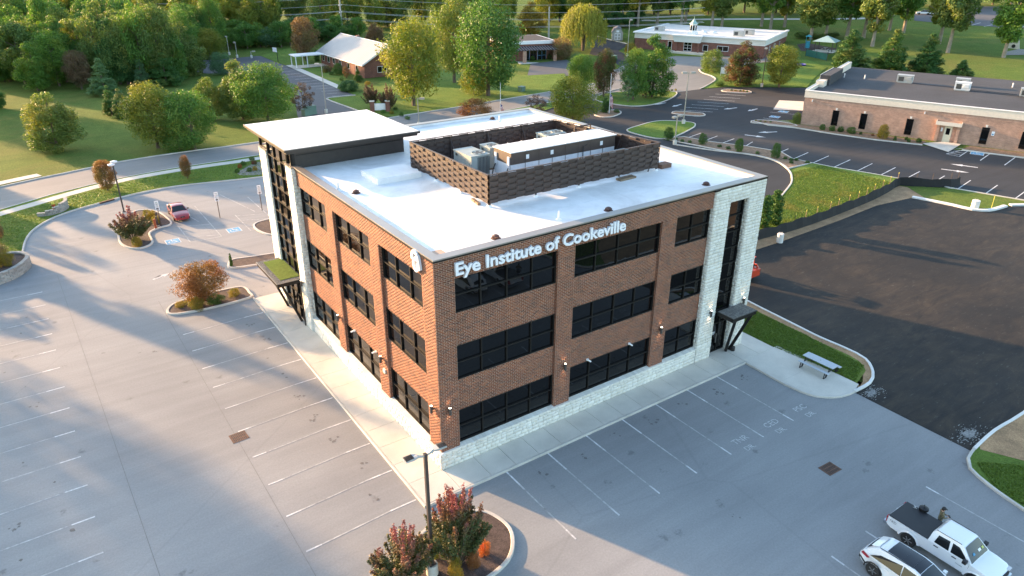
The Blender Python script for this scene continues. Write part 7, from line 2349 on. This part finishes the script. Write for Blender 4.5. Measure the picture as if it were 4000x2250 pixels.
def tree_px(bx, by, ty, w, kind, mat, label, name='tree', cat='tree', group=None, var=None, bark=None, z=0.0):
    x, y = P(bx, by)
    g0 = gz(x, y)
    dpt = depth_of((x, y, g0))
    lo, hi = 0.1, 60.0
    for _ in range(40):
        mid = (lo + hi) / 2
        if px_y((x, y, g0 + mid)) > ty: lo = mid
        else: hi = mid
    W = w * (4000 / 2576) / FPX * dpt
    return plant(kind, (x, y, z), lo, W, G[mat] if isinstance(mat, str) else mat, name, label, cat, group, var, bark)


T = tree_px
# field and its trees
T(147, 380, 222, 128, 'egg', 'olive', 'lone olive green egg shaped tree on the open field')
T(398, 372, 207, 165, 'round', 'yellow', 'golden sunlit tree in the clump beside the street')
T(490, 374, 226, 150, 'round', 'green', 'dark green tree on the right of the golden clump')
T(452, 376, 322, 115, 'bush', 'green', 'low leafy bush in front of the golden clump', 'bush', 'bush')
T(282, 288, 213, 56, 'cone', 'conifer', 'left one of the two dark cedars on the field', 'cedar_tree')
T(311, 296, 221, 56, 'cone', 'conifer', 'right one of the two dark cedars on the field', 'cedar_tree')
T(535, 302, 186, 78, 'egg', 'olive', 'slim grey green tree between the golden clump and the big round tree')
T(612, 300, 148, 118, 'egg', 'olive', 'tall tree just behind the big round tree by the street')
T(675, 310, 157, 155, 'round', 'green', 'big round green tree left of the office tower roof')
T(765, 288, 206, 64, 'sparse', 'purple', 'thin purple brown shrub tree by the house lot')
T(-12, 274, 196, 56, 'egg', 'green', 'tree cut by the left edge of the photograph')
for a in ((55, 196, 58, 82, 'egg', 'olive', 'yellow topped tree at the left end of the wood edge'),
          (97, 228, 104, 90, 'egg', 'green', 'tall green tree at the wood edge above the lone field tree'),
          (150, 216, 75, 112, 'round', 'green', 'broad dark tree at the left of the wood edge'),
          (206, 224, 126, 78, 'round', 'brown', 'brown leaved tree at the wood edge'),
          (266, 240, 145, 88, 'cone', 'blue', 'blue green pyramid tree in front of the wood'),
          (217, 202, 101, 82, 'round', 'green', 'green tree behind the brown leaved tree'),
          (256, 202, 82, 62, 'egg', 'olive', 'grey green slim tree above the blue green pyramid'),
          (322, 212, 118, 72, 'round', 'deep', 'dark cedar green tree in the middle of the wood edge'),
          (361, 215, 134, 46, 'cone', 'blue', 'slim pale green pyramid tree at the wood edge'),
          (420, 214, 130, 95, 'cone', 'conifer', 'wide dark evergreen at the wood edge'),
          (382, 200, 98, 64, 'egg', 'green', 'green tree behind the slim pyramid tree'),
          (470, 192, 55, 104, 'egg', 'olive', 'tall grey green tree at the right end of the wood edge'),
          (530, 150, 70, 92, 'round', 'yellow', 'bright topped tree behind the tall grey green one'),
          (560, 187, 131, 64, 'ball', 'blue', 'pale round bush beside the house lot'),
          (12, 206, 110, 64, 'egg', 'green', 'tree at the far left of the wood edge')):
    T(*a)
# the wood behind: single trees, too alike to tell apart
random.seed(21)
WOOD = 'woodland trees behind the field'
_wm = ['green', 'olive', 'green', 'olive', 'deep', 'green', 'green', 'olive']
_wf = ['yellow', 'olive', 'lime', 'green', 'yellow', 'olive', 'lime']  # far rows: yellower leaf tones stand in for low sun on the tops
rows = [(206, -60, 640, 40, 66), (178, -80, 700, 46, 58), (152, -100, 760, 52, 52), (128, -120, 1010, 56, 46), (108, -140, 1240, 60, 44), (92, -150, 1480, 64, 42), (78, -160, 1560, 70, 42), (66, -160, 1600, 76, 46)]
for (by, x0, x1, dx, w) in rows:
    x = x0
    while x < x1:
        xx, yy = x + random.uniform(-16, 16), by + random.uniform(-8, 8)
        x += dx
        if by > 140 and xx > 500: continue
        if by > 118 and 590 < xx: continue
        if 700 < xx < 1010 and by > 84: continue
        if xx > 1010 and by > 84 and xx < 1300: continue
        if 1290 < xx and by > 70: continue
        q = P(xx, yy)
        dpt = depth_of((*q, 0))
        plant(random.choice(['wild', 'wild', 'egg', 'round']), q, random.uniform(12, 17.5), random.uniform(7, 11), G[random.choice(_wf if by < 120 else _wm)], 'woodland_tree', 'woodland tree in the dense wood behind the field', 'tree', WOOD)
# shrubby wood edge behind the house
for i in range(26):
    xx, yy = 560 + i * 14 + random.uniform(-8, 8), 118 + random.uniform(-10, 6) - (i > 12) * 14
    if xx > 905: continue
    q = P(xx, yy)
    plant('wild', q, random.uniform(4, 7.5), random.uniform(6, 9), G[random.choice(['green', 'deep', 'green', 'blue'])], 'thicket_bush', 'wild bush in the thicket behind the house lot', 'bush', 'thicket bushes behind the house lot')
# house surroundings
T(770, 153, 42, 80, 'round', 'brown', 'dark brown magnolia beside the pale roofed house', 'magnolia_tree')
T(945, 118, 52, 50, 'egg', 'brown', 'brown magnolia behind the pale roofed house', 'magnolia_tree')
T(1041, 266, 42, 180, 'round', 'lime', 'big yellow green sunlit tree in front of the house')
T(1143, 208, -8, 130, 'round', 'olive', 'tall tree behind the big sunlit tree')
T(1228, 241, -6, 195, 'round', 'deep', 'huge shaded green tree above the office roof')  # deeper leaf tone stands in for shade from the tree on its left
T(1192, 238, 165, 90, 'bush', 'yellow', 'yellow lit bush at the foot of the huge dark tree', 'bush', 'bush')
T(935, 269, 202, 46, 'vase', 'myrtle_brown', 'brown crape myrtle left of the brick entrance sign', 'myrtle_tree')
T(978, 277, 208, 46, 'vase', 'myrtle_brown', 'brown crape myrtle right of the brick entrance sign', 'myrtle_tree')
T(878, 229, 202, 66, 'ball', 'deep', 'wide clipped evergreen at the end of the house walk', 'shrub', 'shrub')
T(902, 206, 172, 27, 'cone', 'box', 'small conical evergreen at the house corner', 'shrub', 'shrub')
T(824, 181, 163, 30, 'ball', 'brown', 'brown shrub before the house wall', 'shrub', 'shrub')
T(852, 189, 158, 30, 'ball', 'box', 'round green shrub before the house wall', 'shrub', 'shrub')
T(872, 198, 165, 26, 'sparse', 'rust', 'small red brown tree before the house wall', 'shrub', 'shrub')
T(798, 155, 124, 16, 'column', 'conifer', 'dark column shrub by the house porch', 'shrub', 'shrub')
for i, (x, y) in enumerate(((818, 183), (834, 189), (860, 203), (925, 213), (995, 276), (965, 285), (985, 287), (1010, 292), (1025, 300))):
    T(x, y, y - 9, 16, 'bush', ['goldbush', 'box', 'green'][i % 3], 'low garden bush in the beds around the house', 'garden_bush', 'bush', 'low garden bushes around the house')
T(1200, 296, 250, 106, 'bush', 'rust', 'wide tan bush behind the far roof edge', 'bush', 'bush')
T(1350, 288, 236, 62, 'sparse', 'purple', 'thin purple bush behind the far roof corner', 'bush', 'bush')
T(1440, 320, 190, 132, 'round', 'yellow', 'yellow green tree just behind the far roof corner')
T(1462, 228, 137, 82, 'round', 'green', 'green tree left of the reddish island tree')
T(1518, 244, 122, 66, 'round', 'red', 'reddish topped tree on the tree island')
T(1579, 257, 188, 52, 'sparse', 'blue', 'small thin tree at the front of the tree island')
T(1592, 252, 120, 80, 'round', 'green', 'mid green tree left of the biggest island tree')
T(1640, 245, 84, 104, 'egg', 'green', 'biggest bright green tree on the tree island')
T(1624, 247, 190, 50, 'sparse', 'purple', 'small purple tree under the biggest island tree')
T(1412, 148, 92, 66, 'ball', 'brown', 'round brown tree beside the pergola building')
T(1335, 92, 2, 82, 'egg', 'gold', 'orange gold tree behind the pergola building')
T(1790, 181, 125, 68, 'ball', 'olive', 'round olive bush tree before the daycare')
T(1861, 213, 98, 98, 'egg', 'red', 'red maple in front of the daycare')
T(1959, 219, 112, 104, 'round', 'yellow', 'yellow green tree on the lawn right of the red maple')
T(1596, 120, 88, 8, 'column', 'conifer', 'left slim cypress at the daycare corner', 'cypress_tree')
T(1604, 121, 90, 8, 'column', 'conifer', 'right slim cypress at the daycare corner', 'cypress_tree')
T(1585, 140, 105, 30, 'ball', 'gold', 'small gold tree at the daycare corner')
for i, (x, y, ty, w) in enumerate(((2131, 182, 70, 98), (2235, 184, 70, 102), (2325, 190, 80, 92), (2414, 202, 150, 74))):
    T(x, y, ty, w, 'conifer', 'conifer', ['leftmost', 'second', 'third', 'smallest and rightmost'][i] + ' of the four pines behind the flat brick building', 'pine_tree', group='pines behind the flat brick building')
# park trees with bare pale trunks
PT = ((1604, 66), (1565, 60), (1653, 60), (1724, 57), (1790, 72), (1815, 71), (1713, 68), (1915, 66), (1938, 72), (1973, 68), (2039, 98), (2076, 96), (2129, 98), (2172, 95), (2194, 116), (2237, 76), (2272, 83), (2362, 110), (2384, 132), (2524, 144))
ORD = 'first second third fourth fifth sixth seventh eighth ninth tenth eleventh twelfth thirteenth fourteenth fifteenth sixteenth seventeenth eighteenth nineteenth twentieth'.split()
for i, (x, y) in enumerate(sorted(PT)):
    q = P(x, y)
    big = y > 90
    plant('tall', q, random.uniform(15, 20), random.uniform(8.5, 12), G[['green', 'yellow', 'olive', 'green'][i % 4]], 'park_tree', 'tall park tree with bare pale trunk, %s from the left' % ORD[i], 'tree', 'tall bare-trunked park trees', bark=M['barkpale'])
for i in range(30):
    x = 1440 + i * 42 + random.uniform(-12, 12)
    if x > 2300 : y = 13 + random.uniform(-3, 2)
    elif x > 2150: y = 17
    else: y = 33 + random.uniform(-4, 4)
    if x > 2660: continue
    plant('wild', P(x, y), random.uniform(12, 17), random.uniform(12, 17), G[random.choice(['deep', 'green', 'deep'])], 'far_tree', 'dark tree of the far treeline beyond the park lawn', 'tree', 'far treeline beyond the park')
for i in range(8):
    plant('wild', P(1500 + i * 14 + random.uniform(-4, 4), 64 + random.uniform(-4, 8)), random.uniform(3, 6), random.uniform(4, 7), G['deep'], 'thicket_bush', 'dark bush in the thicket behind the willow and shed', 'bush', 'thicket bushes behind the willow')
for i in range(9):
    plant('wild', P(1380 + i * 22 + random.uniform(-8, 8), 48 + random.uniform(-7, 7)), random.uniform(11, 16), random.uniform(8, 12), G[random.choice(['deep', 'green'])], 'grove_tree', 'dark tree in the grove behind the willow', 'tree', 'grove behind the willow')
for i in range(9):
    plant('wild', P(2010 + i * 11, 96 + random.uniform(-3, 3)), random.uniform(1.2, 2), random.uniform(3, 4), G['olive'], 'hedge_bush', 'low bush of the hedge behind the playground', 'bush', 'hedge behind the playground')


# willow: hanging strands
def willow():
    x, y = P(1466, 127)
    t = thing('willow_tree', 'yellow weeping willow beside the dark drive', 'tree', (x, y, gz(x, y)))
    rng = np.random.default_rng(4)
    n = 900
    H, R_w = 12.5, 6.6
    pts, nr = [], []
    for i in range(n):
        a = rng.uniform(0, 6.283); rr = R_w * math.sqrt(rng.uniform(0.02, 1)) 
        ztop = H * (1 - 0.42 * (rr / R_w) ** 2.2) - rng.uniform(0, 1.6)
        L_ = rng.uniform(2.5, 8.0) * (0.5 + 0.5 * rr / R_w)
        m = int(L_ / 0.32)
        for k in range(m):
            z = ztop - k * 0.32
            if z < 1.6: break
            pts.append((rr * math.cos(a) + rng.normal() * 0.09, rr * math.sin(a) + rng.normal() * 0.09, z))
            nr.append((math.cos(a) + rng.normal() * 0.5, math.sin(a) + rng.normal() * 0.5, 0.2))
    p, nn = np.array(pts), np.array(nr)
    b = np.cross(nn, [0, 0, 1.0]); b /= np.linalg.norm(b, axis=1, keepdims=True) + 1e-9
    l = 0.5
    V = np.stack([p + [0, 0, l / 2], p + b * 0.12, p - [0, 0, l / 2], p - b * 0.12], 1).reshape(-1, 3)
    link('crown', np_mesh('crown', V, np.arange(len(V)).reshape(-1, 4)), G['willow'], t)
    m = MB()
    for i in range(7):
        a = i * 0.9
        m.tube([(0, 0, -0.2), (0.5 * math.cos(a), 0.5 * math.sin(a), 3), (2.4 * math.cos(a), 2.4 * math.sin(a), 8.5), (4.2 * math.cos(a), 4.2 * math.sin(a), 10.5)], [0.4, 0.25, 0.14, 0.05], 6)
    m.build('trunk', M['bark'], t)


G['willow'] = leafm('leaf_willow', (0.15, 0.18, 0.035), (0.26, 0.28, 0.055))
willow()
# street trees and beds on the left
T(272, 481, 402, 66, 'round', 'rust', 'young orange street tree beside the tall lot lamp', 'young_tree', var=0)
T(472, 450, 390, 31, 'round', 'rust', 'smaller young orange street tree near the gravel bed', 'young_tree', var=1)
T(336, 605, 518, 92, 'vase', 'myrtle', 'dark red and green crape myrtle in the sign bed', 'myrtle_tree')
T(347, 622, 595, 27, 'ball', 'goldbush', 'gold ball shrub at the front of the sign bed', 'shrub', 'shrub')
T(372, 553, 527, 24, 'ball', 'goldbush', 'upper left gold shrub beside the red car', 'shrub', 'shrub')
T(386, 548, 528, 20, 'ball', 'goldbush', 'upper right gold shrub beside the red car', 'shrub', 'shrub')
T(394, 566, 542, 22, 'ball', 'goldbush', 'lower gold shrub nearest the red car', 'shrub', 'shrub')
T(380, 560, 546, 12, 'ball', 'red', 'small red shrub among the gold ones', 'shrub', 'shrub')
T(517, 758, 661, 132, 'round', 'rust', 'rust orange maple in the bed beside the walkway', 'maple_tree', var=2)
for i, (x, y, ty, w) in enumerate(((456, 772, 758, 34), (497, 779, 745, 42), (484, 768, 748, 34), (545, 764, 738, 48), (590, 746, 727, 36))):
    T(x, y, ty, w, 'bush', 'goldbush' if i != 3 else 'box', ['small spiky gold grass at the tip of the side bed', 'front gold shrub under the rust maple', 'rear gold shrub under the rust maple', 'green gold shrub right of the rust maple', 'gold shrub nearest the walkway in the side bed'][i], 'shrub', 'shrub')
T(583, 672, 637, 9, 'column', 'box', 'thin green upright shrub in the tower bed', 'shrub', 'shrub')
for i, (x, y) in enumerate(((597, 436), (604, 424), (613, 417), (628, 433), (640, 415), (642, 430), (634, 405))):
    T(x, y, y - 12, 15, 'ball', ['box', 'rust', 'box', 'box', 'red', 'goldbush', 'box'][i], 'small clipped shrub in the gravel bed behind the tower', 'bed_shrub', 'shrub', 'small shrubs in the gravel bed')
for x, y, ty, w, mt, lb in ((8, 680, 628, 46, 'brown', 'brown shrub in the block planter'), (26, 688, 650, 40, 'goldbush', 'gold feathery shrub in the block planter'), (2, 694, 662, 40, 'goldbush', 'gold feathery shrub at the cut edge of the planter'), (-4, 600, 530, 40, 'brown', 'brown shrub tree at the left edge above the planter')):
    T(x, y, ty, w, 'bush', mt, lb, 'shrub', 'shrub', z=0.9 if y > 640 else 0)
# foreground corner bed
T(1152, 1418, 1203, 148, 'close', 'myrtle', 'big red tipped crape myrtle right of the foreground lamp', 'myrtle_tree', var=0)
T(1020, 1478, 1312, 165, 'close', 'myrtle', 'big red tipped crape myrtle left of the foreground lamp', 'myrtle_tree', var=1)
T(1220, 1397, 1357, 36, 'bush', 'orange', 'bright orange shrub at the right of the corner bed', 'shrub', 'shrub')
T(1146, 1455, 1404, 48, 'bush', 'goldbush', 'gold shrub beside the foreground lamp base', 'shrub', 'shrub')
T(1190, 1428, 1382, 44, 'bush', 'rust', 'dark orange shrub between gold and bright orange ones', 'shrub', 'shrub')
T(1096, 1408, 1378, 20, 'bush', 'yellow', 'small yellow shrub just right of the foreground lamp post', 'shrub', 'shrub')
T(958, 1462, 1424, 40, 'bush', 'goldbush', 'gold shrub at the bottom edge left of the lamp', 'shrub', 'shrub')
# clipped shrubs on the right
T(1946, 564, 476, 42, 'column', 'box', 'tall clipped evergreen beside the silt fence', 'clipped_shrub', 'shrub')
T(1919, 574, 490, 38, 'column', 'box', 'clipped evergreen half hidden by the stone tower', 'clipped_shrub', 'shrub')
for i, (x, y, ty, w) in enumerate(((1681, 353, 319, 28), (1767, 364, 335, 24), (1858, 382, 347, 25), (1950, 398, 359, 29))):
    T(x, y, ty, w, 'ball', 'box', ['first', 'second', 'third', 'fourth'][i] + ' clipped egg shrub of the strip, counted from the far lamp', 'clipped_shrub', 'shrub', 'egg shrubs in the strip')
for i, (x, y) in enumerate(((1975, 401), (1990, 405), (2003, 405), (2031, 412), (1700, 353), (1716, 358), (1735, 360), (1810, 371), (1832, 376), (1905, 388), (1990, 412))):
    T(x, y, y - 8, 13, 'ball', 'box', 'tiny round shrub in the bark strip', 'strip_shrub', 'shrub', 'tiny shrubs in the bark strip')
for i, (x, y, ty, w, mt) in enumerate(((2003, 310, 281, 25, 'olive'), (2068, 328, 312, 18, 'box'), (2092, 331, 315, 17, 'box'), (2114, 333, 317, 18, 'box'), (2141, 337, 319, 25, 'box'), (2219, 349, 313, 34, 'goldbush'), (2250, 355, 342, 11, 'box'), (2279, 354, 343, 11, 'box'), (2285, 359, 348, 11, 'box'), (2310, 360, 347, 15, 'box'), (2165, 340, 331, 9, 'box'), (2195, 343, 336, 9, 'rust'))):
    T(x, y, ty, w, 'ball', mt, {0: 'olive ball shrub at the corner of the flat brick building', 5: 'big gold ball shrub before the flat brick building'}.get(i, 'small clipped ball in the bed of the flat brick building'), 'clipped_shrub', 'shrub', None if i in (0, 5) else 'small balls in the bed of the flat brick building')
for i, (x, y) in enumerate(((1840, 229), (1850, 230), (1862, 231), (1870, 231), (1879, 233), (1901, 306), (1913, 307), (1925, 308), (1938, 309), (1683, 231), (1690, 229), (1700, 228))):
    T(x, y, y - 5, 7, 'ball', 'goldbush' if i % 2 else 'box', 'tiny shrub in a planted island of the dark lot', 'island_shrub', 'shrub', 'tiny shrubs in the lot islands')
T(1523, 284, 243, 26, 'egg', 'box', 'green shrub beside the near flagpole', 'shrub', 'shrub')
T(1551, 284, 274, 16, 'ball', 'box', 'low shrub right of the near flagpole', 'shrub', 'shrub')
T(1810, 216, 203, 28, 'ball', 'box', 'dark block hedge at the daycare drive', 'hedge', 'hedge')
T(1340, 152, 140, 14, 'ball', 'box', 'round shrub left of the pergola door', 'shrub', 'shrub')
T(1382, 148, 135, 14, 'ball', 'box', 'round shrub right of the pergola door', 'shrub', 'shrub')
T(1450, 155, 130, 26, 'bush', 'blue', 'pale shrub at the end of the pergola lot', 'shrub', 'shrub')
T(1545, 155, 140, 14, 'ball', 'deep', 'dark shrub beside the daycare drive', 'shrub', 'shrub')


# short grass standing on the lawns
def grass(name, polys, n, h, mat):
    rng = np.random.default_rng(3)
    pts = []
    for poly, z in polys:
        a = np.array(poly)
        x0, y0 = a.min(0); x1, y1 = a.max(0)
        q = np.stack([rng.uniform(x0, x1, n), rng.uniform(y0, y1, n)], 1)
        ins = np.zeros(len(q), bool)
        j = len(a) - 1
        for i in range(len(a)):
            c = ((a[i, 1] > q[:, 1]) != (a[j, 1] > q[:, 1])) & (q[:, 0] < (a[j, 0] - a[i, 0]) * (q[:, 1] - a[i, 1]) / (a[j, 1] - a[i, 1] + 1e-12) + a[i, 0])
            ins ^= c
            j = i
        q = q[ins]
        pts.append(np.concatenate([q, np.full((len(q), 1), z)], 1))
    p = np.concatenate(pts)
    m = len(p)
    a = rng.uniform(0, 6.283, m)
    hh = h * rng.uniform(0.5, 1.4, m)
    dx = np.stack([np.cos(a), np.sin(a), np.zeros(m)], 1) * (0.05 + 0.05 * rng.random(m))[:, None]
    tip = p + np.stack([rng.normal(0, 0.05, m), rng.normal(0, 0.05, m), hh], 1)
    V = np.stack([p - dx, p + dx, tip], 1).reshape(-1, 3)
    o = link(name, np_mesh(name, V, np.arange(len(V)).reshape(-1, 3)), mat)
    tag(o, 'short green grass standing on the lawns around the lots', 'grass', kind='stuff')


grass('grass', [(NKs + list(reversed(strip_pts(SWN, 2.2)[1][8:-4])), 0.09), (U((25.3, 1.0), (25.3, -1.9), (25.9, -7.4), (28.2, -6.6), (28.6, -2), (28.9, 11), (23.6, 12), (23.6, 1.0)), 0.11),
                (U((30, 12.3), (52.07, 12.3), (69.2, 14.1), (69, 24), (63, 24.2), (57, 20), (40, 18.6), (30, 18.6)), 0.08), (U((22.6, -17.4), (24, -15.7), (26.2, -17.6), (29.5, -21.3), (29, -26), (22, -26)), 0.10)], 90000, 0.055, G['blade'])

# trees standing beyond the left edge, whose shade lies across the lot
def shade_tree(c, y, h, w, kind, mat, label):
    x = (c - 0.407 * y) / 0.914
    plant(kind, (x, y), h, w, G[mat], 'shade_tree', label, 'tree', 'trees beyond the left edge')


shade_tree(1.7, 70, 14.5, 4.6, 'egg', 'green', 'tree out of view whose narrow shade crosses the lot')
random.seed(5)
for i in range(9):
    shade_tree(-12.0 - i * 6.2, 64 + random.uniform(-4, 6), random.uniform(15, 18), 10.5, 'round', 'green', 'tree out of view whose broad shade covers the left rows')
shade_tree(-3.4, 52, 4.2, 5.5, 'wild', 'brown', 'tree out of view whose short shade reaches the planter')
shade_tree(7.5, 86, 9, 5, 'egg', 'olive', 'tree out of view whose shade crosses the street')
for i in range(4):
    shade_tree(30.5 + i * 3.2, 150 - i * 2 + random.uniform(-6, 6), random.uniform(18, 21), 9, 'round', 'green', 'tree out of view whose shade lies on the open field')
shade_tree(12.5, 108, 12, 7, 'egg', 'olive', 'tree out of view whose shade crosses the verge')
